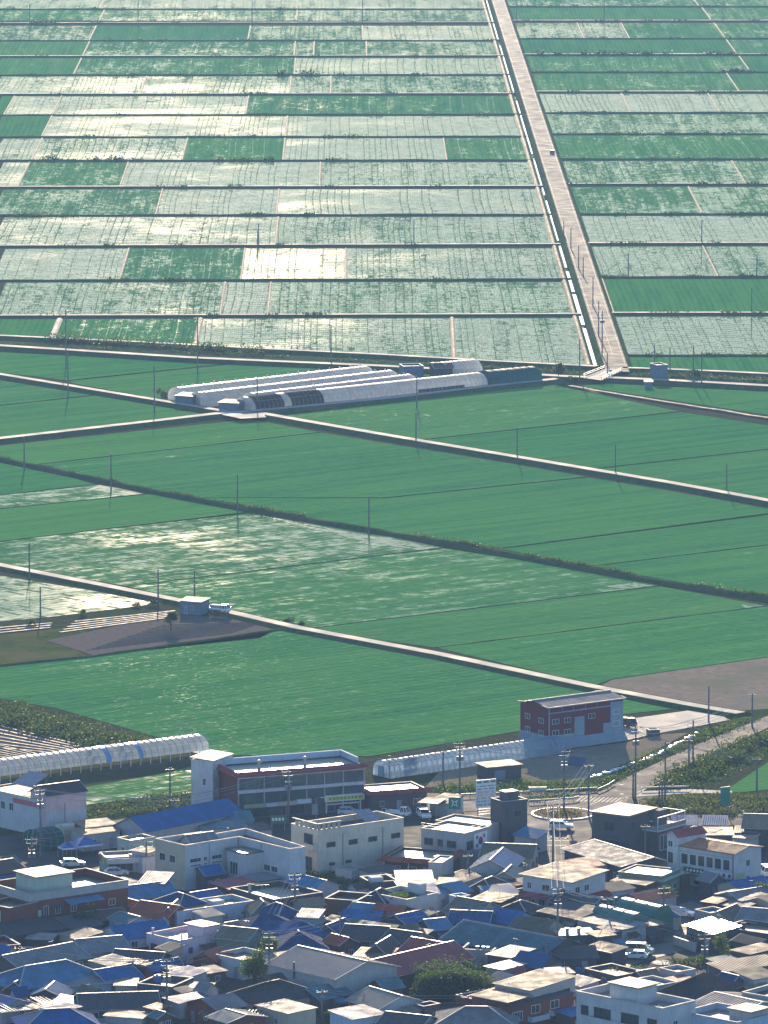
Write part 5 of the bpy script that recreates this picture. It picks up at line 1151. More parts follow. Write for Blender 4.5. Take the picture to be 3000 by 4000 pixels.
b.sign('l', .1, 2.7, 1.7, 2.75, SIGN('magenta', (.28, .05, .12))); b.sign('l', 2.8, b.D-.1, 1.7, 2.75, SIGN('lime', (.36, .38, .14))); b.sign('f', .1, b.W-.1, 1.9, 2.8, SIGN('awning_grey', (.40, .41, .44)), .8, 'canopy'); b.window('f', .5, .3, 4.5, 1.4, DFRAME, 4)
b = house('flat', 'pale canopy shop between the fascia shop and the white hall', (556, 3352), (606, 3345), 2.9, 4.5, 'white', 'white', name='shop', cat='shop', ph=.2)
house('shed', 'small pale roof over the canopy shop', (515, 3322), (578, 3332), 3.6, 3, 'white', 'cream', .2, 'roof_cabin', 'cabin', win=0)
house('flat', 'small mint-green house in front of the blue hall gable', (510, 3285), (606, 3270), 3.6, 4, 'mint', 'green', name='house', ph=.3)
b = house('gable', 'long hall with a bright blue sheet roof behind the white hall', (572, 3246), (944, 3172), 3.6, 8.2, 'grey', 'blue', 2.0, name='blue_hall', cat='hall', trim=None, win=0)
b.door('l', 3.4, 1.4, 2.6, WALL['white']); b.window('l', 1.2, 1.4, .8, 1.6); b.mb(b.slab('f', 1, b.W*.4, .1, 1.9, .8, .95), 'low_wall', WALL['white'])
house('gable', 'small teal-grey gabled roof in front of the blue hall', (845, 3212), (985, 3205), 2.6, 6, 'grey', 'teal', 1.3, 'outbuilding', 'shed', win=0, trim=None)
house('shed', 'teal lean-to roof below the blue hall', (786, 3238), (960, 3232), 2.4, 4, 'grey', 'teal', .5, 'lean_to', 'shed', win=0)
house('shed', 'grey sheet shelter beside the wide green sign', (1010, 3245), (1062, 3238), 2.6, 3, 'grey', 'slate', .6, 'shelter', 'shed', win=0)
# right side
b = Bld('modern_house', 'modern dark grey two-storey house with white-edged roof and glazed ground floor', 'house', (2312, 3174), (2455, 3192), 7.2, 9.5)
b.walls(WALL['dark']); b.mb(MB().box(-.3, b.W+.3, -.3, b.D+.3, 7.205, 7.5), 'roof_slab', ROOF['cream']); b.window('f', 2.6, 4.2, 2.2, 1.7, DFRAME); b.window('f', .5, .6, 5.6, 2.0, DFRAME, 5); b.window('r', 1, 4.4, 1.2, 1.6, DFRAME)
b2 = Bld('modern_house_terrace', 'terrace block with white balustrade and open steel frame right of the modern dark house', 'house', (2452, 3212), (2568, 3228), 5.0, 8.6)
b2.walls(WALL['dark'], 4.0); b2.mb(MB().box(-.2, b2.W+.5, -.5, b2.D+.3, 4.003, 4.25), 'terrace_slab', WALL['white'])
for (f, L) in (('f', b2.W), ('r', b2.D)): b2.mb(b2.slab(f, -.1, L+.1, 4.253, 5.05, .3, .45), 'balustrade', ROOF['white'])
for (x, y) in ((b2.W+.3, -.3), (b2.W+.3, b2.D), (b2.W*.3, b2.D)): b2.mb(MB().box(x-.06, x+.06, y-.06, y+.06, 4.26, 6.6), 'frame_post', FRAME)
b2.mb(MB().bar((b2.W+.3, -.3, 6.6), (b2.W+.3, b2.D, 6.6), .14), 'frame_beam', FRAME); b2.mb(MB().bar((b2.W+.3, b2.D, 6.6), (b2.W*.3, b2.D, 6.6), .14), 'frame_beam', FRAME)
b2.window('f', .6, .4, 4.5, 2.6, DFRAME, 4, GT); b2.window('r', .8, .3, 6, 2.9, FRAME, 5, GT); b2.walls(WALL['dark'], 7.0, z0=4.26, inset=2.2, name='upper_room')
for (lab, FL, FR, h, d_, wl, rf, ri) in (
    ('low shed with a blue sheet roof right of the modern terrace', (2632, 3222), (2722, 3222), 2.8, 4, 'grey', 'sky', .9),
    ('second blue-roofed shed further right of the modern terrace', (2745, 3222), (2832, 3224), 2.8, 4, 'grey', 'sky', .9),
    ('cream flat roof just behind the small red-roofed tower', (2660, 3250), (2760, 3262), 3.0, 5, 'beige', 'cream', .2),
    ('wide cream flat roof right of the small red-roofed tower', (2762, 3262), (2862, 3262), 3.0, 6, 'dark', 'cream', .2),
    ('dark grey lean-to roof above the pale box roof at the right', (2872, 3252), (2952, 3254), 3.4, 4, 'dark', 'slate', .4),
    ('pale box roof at the right behind the tiled two-storey house', (2868, 3272), (2950, 3276), 3.0, 3.5, 'grey', 'cream', .2)):
    house('shed', lab, FL, FR, h, d_, wl, rf, ri, 'shed', 'shed', win=0)
house('gable', 'cream sheet-roofed barn at the right edge', (2905, 3232), (3060, 3236), 4.0, 9, 'dark', 'cream', 1.6, 'barn', 'barn', win=0)
b = Bld('tiled_house', 'white two-storey shop house with orange tile roof and a row of big windows', 'building', (2648, 3302), (2867, 3336), 6.9, 8.2)
b.gable(WALL['white'], ROOF['orange'], .75, over=.35, pitch=.32, amp=.06, rows=9, step=.045, trim=M('trim_maroon', (.2, .07, .06), .6))
b.row('f', 6, 3.7, 1.55, 2.0, u0=.6, u1=b.W-.7, frame=FRAME, sash=1); b.mb(b.slab('f', -.02, b.W, 5.95, 6.1, .005, .12), 'string_course', WALL['grey'])
b.sign('f', 1.4, 5.8, 2.35, 3.25, SIGN('dark', (.06, .06, .07)), .2)
for i in range(5): b.mb(b.slab('f', 2.1+i*.75, 2.5+i*.75, 2.6, 3.0, .2, .215), 'sign_mark', WS)
b.sign('f', 7.3, b.W-.2, 2.3, 3.3, SIGN('frame_white', (.65, .66, .62)), .2)
for i, k in enumerate(('ink', 'red', 'ink', 'ink')): b.mb(b.slab('f', 7.7+i*1.2, 8.3+i*1.2, 2.5, 3.1, .2, .215), 'sign_mark', SIGN(k, (.35, .03, .04) if k == 'red' else (.08, .08, .1)))
b.mb(b.slab('f', 1.0, 7.0, 1.4, 2.2, .01, 1.2), 'shop_canopy', SIGN('canopy_brown', (.16, .14, .14))); b.window('f', 7.2, .3, 5, 1.8, DFRAME, 4); b.window('f', 3.6, .3, 1.8, .9, SIGN('yellow', (.52, .48, .10)), 1)
b.window('r', 3.6, 4.0, 1.2, 1.3); b.window('r', 3.6, 1.1, 1.2, 1.3); b.mb(b.slab('r', .8, 3.2, 2.2, 3.1, .004, .02), 'wall_banner', SIGN('lime', (.36, .38, .14))); b.mb(b.slab('r', 1.8, 7.8, .1, .9, .01, .8), 'green_shed', WALL['mint'])
b.mb(b.slab('f', b.W-.2, b.W-.06, .1, 6.7, .01, .15), 'downpipe', M('trim_maroon', (.2, .07, .06), .6)); b.mb(b.slab('f', .02, .16, .1, 6.7, .01, .15), 'downpipe', M('trim_maroon', (.2, .07, .06), .6))
b = Bld('tiled_house_tower', 'narrow white tower with small maroon gable at the left end of the tiled house', 'building', (2606, 3258), (2648, 3268), 8.6, 6.5)
b.gable(WALL['white'], ROOF['maroon'], .9, ridge='y', over=.3, trim=None); b.window('f', .35, 6.4, 1.3, 1.2); b.window('f', .2, 3.5, 1.6, 2.1, sash=1)
house('gable', 'long low grey-roofed hall on the street below the roundabout', (2205, 3316), (2428, 3384), 3.6, 9.5, 'dark', 'grey', .9, 'hall', 'hall', at=.7)
b = house('flat', 'dark green flat-roofed house with a pale parapet edge in front of the tiled house', (2413, 3406), (2585, 3424), 4.2, 7.4, 'green', 'deck', name='house', ph=.15); b.mb(b.slab('f', -.1, b.W+.1, 3.2, 3.6, .01, .35), 'eave_band', WALL['mint']); b.mb(b.slab('r', -.1, b.W, 3.2, 3.6, .01, .35), 'eave_band', WALL['mint'])
house('shed', 'beige flat porch roof left of the dark green house', (2392, 3440), (2520, 3458), 3.4, 3.5, 'brown', 'cream', .2, 'shed', 'shed')
b = house('shed', 'white two-storey house with broad pale peach roof and maroon lower eaves', (2042, 3414), (2232, 3445), 6.2, 9.6, 'white', 'cream', .5, 'house', 'house', win=0, over=.6)
b.skirt(3.2, 1.4, .8, ROOF['maroon'], 'fl'); b.skirt(3.2, 1.4, .8, ROOF['maroon'], 'r'); b.wins('f', [(1.0, 3.8, 1.0, 1.2), (4.3, 3.8, 1.7, 1.2), (8.3, 3.8, 1.3, 1.2)]); b.wins('r', [(1.0, 3.9, 1.4, 1.2), (3.6, 3.9, 1.4, 1.2)]); b.row('f', 4, .5, 1.5, 1.8); 
# ------------------------------------------------------------------ village, front rows
random.seed(11)
# big brick house at the left
b = Bld('brick_house', 'large dark brick house with broad pale parapet, green decks and a rooftop room', 'house', (113, 3494), (500, 3438), 7.4, 13.0)
b.flat(WALL['brick'], ROOF['green'], 1.2)
for f, L in (('f', b.W), ('l', b.D)): b.mb(b.slab(f, -.05, L+.05, 6.1, 7.38, .01, .1), 'parapet_band', WALL['grey'])
b.mb(MB().box(3.6, 11.0, 3.0, 9.5, b.z+.003, 9.4), 'rooftop_room', WALL['mint']); b.mb(MB().box(3.2, 11.4, 2.6, 9.9, 9.405, 9.6), 'rooftop_slab', ROOF['cream']); b.mb(MB().box(12.0, 16.6, .6, 5.0, b.z+.004, b.z+.3), 'deck_slab', ROOF['cream'])
b.wins('f', [(3.0, 3.0, 1.0, 2.0), (5.4, 3.3, 1.1, 1.2), (8.6, 3.3, 1.2, 1.2), (16.5, 3.4, 1.4, 1.2)]); b.balcony('f', -.3, 15.0, 2.2, 1.5, WALL['brick']); b.mb(b.slab('f', -.35, 15.05, 1.8, 2.04, .01, 1.6), 'balcony_edge', WALL['grey'])
b.awning('f', 7.2, 14.5, 5.6, 1.9, .6, ROOF['sky']); b.awning('f', 4.6, 7.0, 4.9, .9, .3, ROOF['slate']); b.door('f', 1.4, 1.1, 2.1, WALL['mint'], 2.25); b.wins('l', [(3, 3.3, 1.4, 1.2), (8, 3.3, 1.4, 1.2)])
b = house('flat', 'narrow brick house with white-framed windows at the left edge', (-70, 3528), (38, 3548), 6.0, 7, 'brick', 'green', name='house', ph=.6, win=0); b.wins('f', [(3.0, 3.4, 1.4, 1.8), (3.0, .5, 1.4, 1.8)])
TBL = [
 # kind, label, FL, FR, h, depth, wall, roof, rise, extra
 ('shed', 'grey sheet roof tilted above the blue gables right of the brick house', (545, 3447), (640, 3452), 4.4, 5, 'grey', 'grey', .8, {}),
 ('shed', 'cream lean-to roof touching the corner of the brick house', (488, 3462), (552, 3448), 4.2, 4, 'beige', 'cream', .3, {}),
 ('gable', 'pale blue gabled house right of the brick house', (497, 3512), (690, 3488), 3.0, 6, 'blue', 'sky', 1.5, {'trim': TRIM}),
 ('shed', 'long dark lean-to with bright edge below the pale blue gable', (590, 3508), (706, 3490), 2.6, 2.5, 'dark', 'slate', .5, {'trim': TRIM}),
 ('gable', 'red-roofed house with its ridge running down to the right', (512, 3565), (650, 3585), 2.8, 6, 'brick', 'red', 1.5, {'trim': M('trim_orange', (.5, .25, .15), .6)}),
 ('hip', 'dark navy hip roof behind the long blue-white house', (700, 3540), (800, 3525), 3.2, 6, 'dark', 'navy', 1.4, {}),
 ('gable', 'bright blue gable roof left of the lilac house', (475, 3668), (672, 3640), 2.8, 6, 'blue', 'blue', 1.6, {'trim': None}),
 ('gable', 'dark brown sheet roof below the red-roofed house', (345, 3600), (500, 3580), 2.6, 5, 'brown', 'brown', 1.0, {}),
 ('shed', 'grey striped sheet roof below the brick house balcony', (280, 3628), (400, 3612), 2.8, 5, 'dark', 'slate', .9, {}),
 ('shed', 'wide dark yard roof in the shade of the brick house', (60, 3655), (270, 3625), 2.8, 6, 'dark', 'dark', .8, {}),
 ('shed', 'small pale hut roof in front of the dark yard roof', (105, 3668), (200, 3672), 2.4, 3, 'brown', 'silver', .3, {}),
 ('flat', 'maroon flat roof at the left edge', (-60, 3702), (80, 3690), 3.0, 7, 'brown', 'maroon', 0, {}),
 ('gable', 'large grey corrugated roof at the left above the light blue hip', (85, 3786), (345, 3735), 2.8, 8, 'dark', 'grey', 1.6, {'pitch': .7, 'amp': .09}),
 ('gable', 'pale grey sheet roof right of the grey corrugated one', (330, 3720), (500, 3705), 3.0, 7, 'grey', 'grey', 1.4, {}),
 ('gable', 'slate sheet roof below the lilac house', (430, 3752), (610, 3765), 2.4, 6, 'dark', 'slate', 1.2, {}),
 ('hip', 'broad light blue hip roof near the left bottom', (75, 3866), (415, 3812), 2.9, 9, 'brown', 'sky', 2.4, {}),
 ('gable', 'mid-blue gable roof right of the broad light blue hip', (420, 3838), (552, 3816), 2.6, 6, 'grey', 'blue', 1.5, {'trim': TRIM}),
 ('gable', 'small blue gable with pale right slope at the left bottom', (108, 3892), (250, 3898), 2.4, 5, 'brown', 'sky', 1.3, {'ridge': 'y'}),
 ('gable', 'dark red brick gable end at the lower left', (20, 3862), (100, 3868), 2.6, 6, 'brick', 'slate', 1.2, {'ridge': 'y'}),
 ('shed', 'blue-walled porch with a white awning roof under the light blue hip', (255, 3852), (435, 3838), 2.6, 3, 'blue', 'silver', .6, {'trim': COPING}),
 ('shed', 'small cream flat roof left of the dark flat house', (450, 3850), (532, 3850), 2.6, 4, 'beige', 'cream', .15, {}),
 ('flat', 'dark flat-roofed house with brown deck by the lower left pole', (535, 3842), (672, 3856), 3.2, 7, 'dark', 'brown', 0, {}),
 ('shed', 'teal sheet roof at the lower left', (170, 3915), (285, 3935), 2.4, 4, 'dark', 'pine', .4, {'trim': TRIM}),
 ('shed', 'peach flat roof strip beside the teal roof', (160, 3945), (255, 3935), 2.2, 3, 'beige', 'cream', .2, {}),
 ('gable', 'wide dark grey roof near the lower left bottom', (320, 3945), (620, 3935), 2.6, 8, 'dark', 'slate', 1.6, {}),
 ('hip', 'bright blue hip roof cut by the bottom edge at the left', (95, 4025), (390, 4010), 2.6, 8, 'grey', 'blue', 2.2, {}),
 ('shed', 'bright cream slab roof near the bottom left', (410, 3968), (555, 3978), 2.4, 3, 'grey', 'cream', .2, {}),
 ('shed', 'cream slab roof left of the tree by the lattice roof', (725, 3858), (818, 3862), 2.6, 3, 'dark', 'cream', .15, {}),
 # centre
 ('flat', 'long blue-white bungalow with bright parapet', (692, 3562), (992, 3519), 3.6, 6, 'blue', 'white', 0, {}),
 ('gable', 'small white gable at the left end of the blue-white bungalow', (622, 3572), (695, 3575), 2.8, 6, 'blue', 'white', 1.2, {'ridge': 'y'}),
 ('flat', 'lilac-white house with bright deck and two chimneys', (702, 3676), (878, 3642), 3.6, 7.6, 'lilac', 'deck', 0, {}),
 ('gable', 'small brick-red gable in front of the lilac house', (755, 3742), (842, 3752), 2.8, 5, 'brick', 'red', 1.2, {'ridge': 'y', 'trim': None}),
 ('gable', 'grey-green gable roof right of the lilac house', (845, 3660), (965, 3672), 3.6, 6, 'green', 'olive', 1.2, {'trim': TRIM}),
 ('flat', 'green-decked flat house with glaring parapet below the white hall', (1070, 3515), (1261, 3486), 3.8, 11.5, 'dark', 'green', 0, {}),
 ('hip', 'grey old tiled hip roof with an antenna below the green-decked house', (990, 3570), (1085, 3566), 2.8, 6, 'beige', 'olive', 1.6, {}),
 ('hip', 'dark navy hip roof right of the old grey hip', (1085, 3585), (1180, 3572), 3.0, 6, 'grey', 'navy', 1.6, {}),
 ('shed', 'pale blue sheet roof with a white edge in the centre', (1160, 3582), (1240, 3586), 3.4, 4, 'grey', 'silver', .5, {'trim': COPING}),
 ('gable', 'peach sheet roof behind the blue roofs in the centre', (1192, 3540), (1265, 3532), 3.6, 4, 'beige', 'cream', .8, {'trim': None}),
 ('flat', 'brown brick cabin with dark deck right of the peach roof', (1268, 3510), (1395, 3520), 4.2, 6, 'brown', 'slate', 0, {}),
 ('hip', 'old grey tile hip roof behind the rust gable', (1400, 3520), (1500, 3528), 3.2, 6, 'grey', 'slate', 1.6, {}),
 ('gable', 'rust-red old tile gable in the centre', (1440, 3590), (1545, 3600), 2.8, 7, 'brown', 'red', 2.0, {'trim': None, 'rows': 6, 'step': .03}),
 ('gable', 'deep blue roof left of the green market awning', (1330, 3605), (1470, 3612), 2.8, 7, 'dark', 'blue', 1.6, {'trim': None}),
 ('gable', 'blue roof strip behind the green market awning', (1360, 3560), (1450, 3568), 3.0, 5, 'grey', 'sky', 1.0, {}),
 ('hip', 'wide navy hip roof below the centre of the market', (960, 3645), (1180, 3630), 2.8, 8, 'grey', 'navy', 2.0, {'trim': None}),
 ('hip', 'wide blue hip roof right of the navy one', (1130, 3665), (1290, 3650), 2.8, 8, 'grey', 'blue', 2.0, {'trim': None}),
 ('gable', 'violet-blue gable with pale barge boards by the market', (1232, 3640), (1325, 3650), 2.8, 5, 'dark', 'navy', 1.4, {'ridge': 'y'}),
 ('hip', 'traditional blue tiled hip roof with curved ridge behind the grey metal roof', (1085, 3712), (1275, 3706), 2.8, 8, 'dark', 'navy', 2.2, {'trim': ROOF['navy'], 'rows': 8, 'step': .03}),
 ('gable', 'dark slate roof right of the violet gable', (1330, 3665), (1490, 3675), 2.6, 7, 'dark', 'slate', 1.6, {}),
 ('gable', 'grey roof above the small cream sheds', (1490, 3675), (1600, 3690), 3.2, 6, 'grey', 'slate', 1.4, {}),
 ('shed', 'cream corrugated shed roof behind the maroon gables', (1380, 3738), (1480, 3744), 2.8, 5, 'grey', 'cream', .4, {}),
 ('shed', 'second cream corrugated roof touching the maroon gable', (1420, 3752), (1510, 3765), 2.8, 4, 'grey', 'cream', .3, {}),
 ('gable', 'dark pointed gable house behind the cream sheds', (1430, 3722), (1510, 3728), 3.0, 6, 'dark', 'slate', 1.6, {'ridge': 'y'}),
 ('shed', 'peach lean-to roof at the foot of the maroon wing', (1500, 3738), (1590, 3742), 2.6, 4, 'beige', 'orange', .5, {}),
 ('flat', 'white house with cream roof behind the leafy tree', (831, 3726), (948, 3752), 3.4, 6.5, 'white', 'cream', 0, {}),
 ('gable', 'big grey metal gable roof in the lower middle', (1048, 3764), (1308, 3824), 5.0, 12.5, 'grey', 'silver', 1.9, {'pitch': .5, 'amp': .06}),
 ('hip', 'dark hip-roofed bungalow in front of the big grey metal roof', (1040, 3922), (1245, 3878), 3.0, 8.5, 'beige', 'slate', 2.1, {'trim': ROOF['slate']}),
 ('gable', 'house with half white, half grey sheet roof at the bottom centre', (1362, 3905), (1480, 3940), 3.2, 8, 'white', 'white', 1.5, {}),
 ('gable', 'maroon sheet gable, longest of the red roofs in the centre', (1532, 3812), (1843, 3739), 3.2, 8, 'brown', 'maroon', 2.0, {'trim': M('trim_peach', (.55, .42, .36), .5), 'pitch': .5}),
 ('gable', 'maroon wing roof behind the longest maroon gable', (1552, 3724), (1690, 3748), 3.0, 7.5, 'brown', 'maroon', 2.0, {'trim': M('trim_peach', (.55, .42, .36), .5)}),
 # right of centre
 ('flat', 'weathered white house with weeds growing on its flat roof', (1590, 3515), (1712, 3488), 4.2, 8, 'white', 'olive', 0, {}),
 ('shed', 'crumpled bright blue tarpaulin roof above the weedy flat house', (1556, 3450), (1690, 3448), 3.6, 5, 'grey', M('tarp_blue', (.02, .10, .36), .5), 1.0, {'amp': .0}),
 ('flat', 'small dark house with white-topped cabin left of the blue tarpaulin', (1448, 3448), (1555, 3440), 3.6, 5, 'dark', 'slate', 0, {}),
 ('shed', 'pale striped canopy behind the weedy flat house', (1565, 3468), (1715, 3460), 3.4, 3, 'grey', 'silver', .4, {}),
 ('shed', 'cream tarpaulin strip right of the blue tarpaulin', (1710, 3458), (1785, 3460), 3.6, 3.5, 'grey', 'cream', .5, {'amp': 0}),
 ('gable', 'pale blue tarpaulin gable by the market lane', (1775, 3490), (1840, 3480), 3.0, 6, 'grey', 'sky', 1.2, {'trim': None, 'amp': 0}),
 ('shed', 'blue lean-to roof behind the weedy flat house', (1700, 3495), (1765, 3480), 3.2, 4, 'white', 'sky', .6, {}),
 ('gable', 'olive-grey gable with bright edges right of the weedy house', (1738, 3556), (1858, 3578), 3.0, 6.5, 'beige', 'olive', 1.8, {'amp': 0}),
 ('shed', 'beige flat T-shaped roof behind the olive gable', (1845, 3512), (1955, 3525), 3.4, 5, 'brown', 'cream', .3, {}),
 ('hip', 'brown old tiled roof below the blue-grey gables', (1835, 3470), (1915, 3478), 3.0, 6, 'brown', 'brown', 1.4, {}),
 ('shed', 'pale blue sheet awning by the striped market canopy', (1915, 3500), (2030, 3490), 2.8, 4, 'blue', 'sky', .8, {}),
 ('gable', 'violet-blue gable with white ridge left of the long grey-teal roof', (1752, 3612), (1900, 3618), 2.8, 7, 'grey', 'navy', 1.7, {}),
 ('gable', 'deep blue gable in front of the weedy house', (1600, 3618), (1690, 3600), 2.8, 6, 'dark', 'blue', 1.4, {}),
 ('gable', 'blue and tan patched roof right of the deep blue gable', (1690, 3632), (1760, 3625), 2.8, 5, 'dark', 'sky', 1.2, {}),
 ('hip', 'dark grey roof left of the striped market canopy', (1930, 3560), (2060, 3575), 2.8, 6, 'dark', 'slate', 1.6, {}),
 ('gable', 'bright blue roof above the beige tile roof', (1905, 3598), (2010, 3610), 2.8, 6, 'blue', 'blue', 1.6, {'trim': None}),
 ('gable', 'beige tiled roof with visible courses behind the long grey-teal roof', (1985, 3628), (2115, 3645), 2.8, 7, 'beige', 'olive', 1.6, {'rows': 9, 'step': .05, 'pitch': .32, 'trim': None}),
 ('gable', 'long grey-teal tiled roof in the right centre', (1725, 3668), (2110, 3742), 2.6, 11, 'dark', 'teal', 2.4, {'rows': 12, 'step': .035, 'pitch': .32, 'trim': None}),
 ('shed', 'white corrugated roof below the long grey-teal roof', (1905, 3728), (1995, 3742), 3.2, 6, 'dark', 'silver', .3, {}),
 ('shed', 'pale blue-white slab roof above the hedge', (1898, 3775), (1962, 3788), 3.0, 5, 'grey', 'white', .1, {'amp': 0}),
 ('gable', 'dark blue tarpaulin roof right of the white corrugated roof', (2000, 3765), (2110, 3780), 2.8, 6, 'dark', 'navy', 1.6, {'trim': None, 'amp': 0}),
 ('flat', 'white flat roof with vents below the maroon gables', (1800, 3708), (1925, 3715), 2.8, 6, 'grey', 'white', 0, {}),
 ('shed', 'beige corrugated upper roof of the corner house at the lower right', (1932, 3842), (2070, 3869), 6.2, 10, 'grey', 'cream', .5, {}),
 ('shed', 'peach lower roof in front of the beige corrugated one', (1842, 3888), (1984, 3916), 5.4, 5.0, 'brick', 'cream', .2, {}),
 ('shed', 'pale triangular roof scrap right of the dark blue tarpaulin', (2115, 3775), (2190, 3768), 2.6, 3, 'grey', 'cream', .5, {}),
 ('shed', 'white boxy roof behind the beige corrugated roof', (2160, 3805), (2240, 3800), 3.6, 3.5, 'white', 'white', .1, {}),
 ('hip', 'wide grey hip roof cut by the bottom edge in the centre right', (1700, 4005), (2010, 4010), 3.0, 9, 'grey', 'grey', 2.0, {}),
 ('gable', 'grey sheet roof at the bottom between the two lower houses', (1480, 3998), (1640, 4015), 2.8, 6, 'grey', 'slate', 1.2, {}),
 ('gable', 'grey sheet roof behind the big grey hip at the bottom', (1250, 3905), (1370, 3880), 2.6, 6, 'dark', 'teal', 1.3, {'trim': None}),
 # far right
 ('shed', 'long pale grey roof running below the green vaults', (2255, 3592), (2430, 3632), 3.0, 5, 'grey', 'silver', .3, {}),
 ('shed', 'cream strip roof right of the long pale grey roof', (2450, 3625), (2590, 3612), 2.8, 3, 'dark', 'cream', .2, {}),
 ('shed', 'grey sheet roof left of the cream strip roof', (2390, 3642), (2480, 3626), 2.8, 3, 'dark', 'silver', .3, {}),
 ('hip', 'blue-topped low house right of the green vaults', (2535, 3572), (2650, 3575), 2.8, 5, 'beige', 'sky', 1.0, {}),
 ('shed', 'mirror-bright bare metal roof flashing in the sun', (2682, 3613), (2790, 3648), 3.4, 4.6, 'dark', 'chrome', .72, {'amp': .03, 'pitch': .8}),
 ('gable', 'olive gable behind the flashing metal roof', (2760, 3590), (2850, 3600), 3.4, 6, 'beige', 'olive', 1.5, {'ridge': 'y'}),
 ('gable', 'dark grey corrugated gable at the right edge', (2880, 3595), (3000, 3605), 3.4, 7, 'dark', 'grey', 1.5, {}),
 ('flat', 'cream flat-roofed house at the right edge below the grey gable', (2815, 3622), (3080, 3660), 3.6, 7, 'dark', 'cream', 0, {}),
 ('shed', 'cream irregular slab roof at the right edge', (2860, 3712), (2930, 3728), 3.4, 6, 'dark', 'cream', .2, {}),
 ('shed', 'long cream corrugated roof at the right edge', (2838, 3795), (3060, 3762), 3.2, 4.5, 'dark', 'cream', .4, {'pitch': .6, 'amp': .07}),
 ('hip', 'broad dark slate hip roof at the lower right', (2560, 3880), (2770, 3905), 3.4, 11, 'dark', 'dark', 2.4, {'trim': None}),
 ('gable', 'light corrugated gable roof at the lower right', (2705, 3922), (2880, 3960), 3.8, 10, 'grey', 'silver', 1.0, {'pitch': .6, 'amp': .08}),
 ('flat', 'grey parapet house at the right bottom edge', (2897, 3876), (3080, 3908), 5.0, 8, 'grey', 'slate', 0, {}),
 ('shed', 'small grey sheet roofs under the tiled two-storey house', (2800, 3492), (2900, 3520), 3.0, 5, 'grey', 'grey', .4, {}),
 ('gable', 'striped grey sheet roof at the right edge below the tiled house', (2900, 3520), (3020, 3500), 2.8, 6, 'grey', 'grey', 1.0, {}),
 ('shed', 'pale flat canopy in front of the tiled house', (2745, 3522), (2800, 3530), 2.8, 3, 'brown', 'cream', .2, {}),
 ('shed', 'cream flat canopy right of the pale one below the tiled house', (2820, 3535), (2900, 3548), 2.6, 3, 'dark', 'cream', .2, {}),
 ('shed', 'dark house wall with tin roof left of the green vaults', (2105, 3560), (2250, 3590), 3.0, 6, 'dark', 'slate', .8, {}),
 ('gable', 'dark tin-roofed house below the peach-roofed two-storey house', (2150, 3520), (2300, 3545), 3.0, 6, 'dark', 'slate', 1.2, {}),
 ('shed', 'white slab roof with two vents right of the long grey-teal roof', (2185, 3655), (2320, 3650), 3.0, 4, 'dark', 'white', .15, {'amp': 0}),
 ('shed', 'small cream roof right of the vented white slab', (2335, 3660), (2400, 3652), 3.0, 3, 'dark', 'cream', .15, {}),
 ('gable', 'dark slate house below the vented white slab', (2140, 3745), (2330, 3740), 2.6, 7, 'dark', 'slate', 1.2, {'trim': None}),
 ('shed', 'dark lean-to roof beside the parked van', (2290, 3700), (2390, 3722), 2.6, 3, 'dark', 'slate', .4, {'trim': TRIM}),
]
HB = {}
for (k, lab, FL, FR, h, d_, wl, rf, ri, ex) in TBL:
    HB[lab] = house(k, lab, FL, FR, h, d_*1.12, wl, rf, ri, 'outbuilding' if k == 'shed' else 'house', 'shed' if k == 'shed' else 'house', win=(0 if k == 'shed' and h < 3 else 1), **ex)
b = HB['lilac-white house with bright deck and two chimneys']; b.chimney(1.0, .6, b.z, 1.6, .2, WALL['lilac']); b.chimney(.6, b.D-1, b.z, 1.6, .2, WALL['lilac']); b.walls(WALL['lilac'], 4.9, z0=b.z+.01, inset=0, name='room') if False else None
b.mb(MB().box(b.W-3.6, b.W-.4, 1.5, 5.5, b.z+.003, 4.8), 'rooftop_room', WALL['lilac']); b.mb(MB().box(b.W-4.1, b.W-.1, 1.0, 6.0, 4.805, 4.95), 'rooftop_slab', ROOF['silver'])
b = HB['green-decked flat house with glaring parapet below the white hall']; b.chimney(1.5, b.D*.72, b.z, 1.7, .3, WALL['beige'])
b = HB['long blue-white bungalow with bright parapet']; b.aircon('f', b.W-2.6, .9); b.mb(MB().box(b.W*.55, b.W*.7, 2, 4, b.z+.003, b.z+1.1), 'stair_head', WALL['white'])
b = HB['weathered white house with weeds growing on its flat roof']; b.mb(MB().box(b.W-1.9, b.W-.2, 2.6, 5.5, b.z+.003, b.z+2.1), 'stair_head', WALL['white'])
vs_, fs_ = leaves(1300, b.W*.5, b.D*.42, .55, (b.W*.42, b.D*.5, b.z+.35), .35, 9); poly('roof_weeds', vs_, fs_, b.o, LEAF, kind='stuff')
b = HB['big grey metal gable roof in the lower middle']; b.chimney(6.5, -.2, 3.6, 2.6, .14, BLACK)
b = HB['white flat roof with vents below the maroon gables']; [b.chimney(x, 1.2, b.z, 1.0, .22) for x in (2.6, 3.6, 4.4)]
b = HB['white slab roof with two vents right of the long grey-teal roof']; [b.chimney(x, 1.2, 3.0, .9, .3) for x in (1.6, 3.6)]
b = HB['house with half white, half grey sheet roof at the bottom centre']; b.mb(b.slab('f', .3, b.W-.3, 2.4, 3.0, .01, .2), 'red_fascia', SIGN('fascia_red', (.2, .04, .06)))
b = HB['dark flat-roofed house with brown deck by the lower left pole']; b.tank(1.2, 5, b.z)
b = HB['cream flat-roofed house at the right edge below the grey gable']; b.chimney(3.2, 2.2, b.z, 1.4, .35, WALL['dark'])
b = HB['small dark house with white-topped cabin left of the blue tarpaulin']; b.mb(MB().box(.4, 2.6, .6, 2.6, b.z+.003, b.z+1.4), 'cabin', WALL['white'])
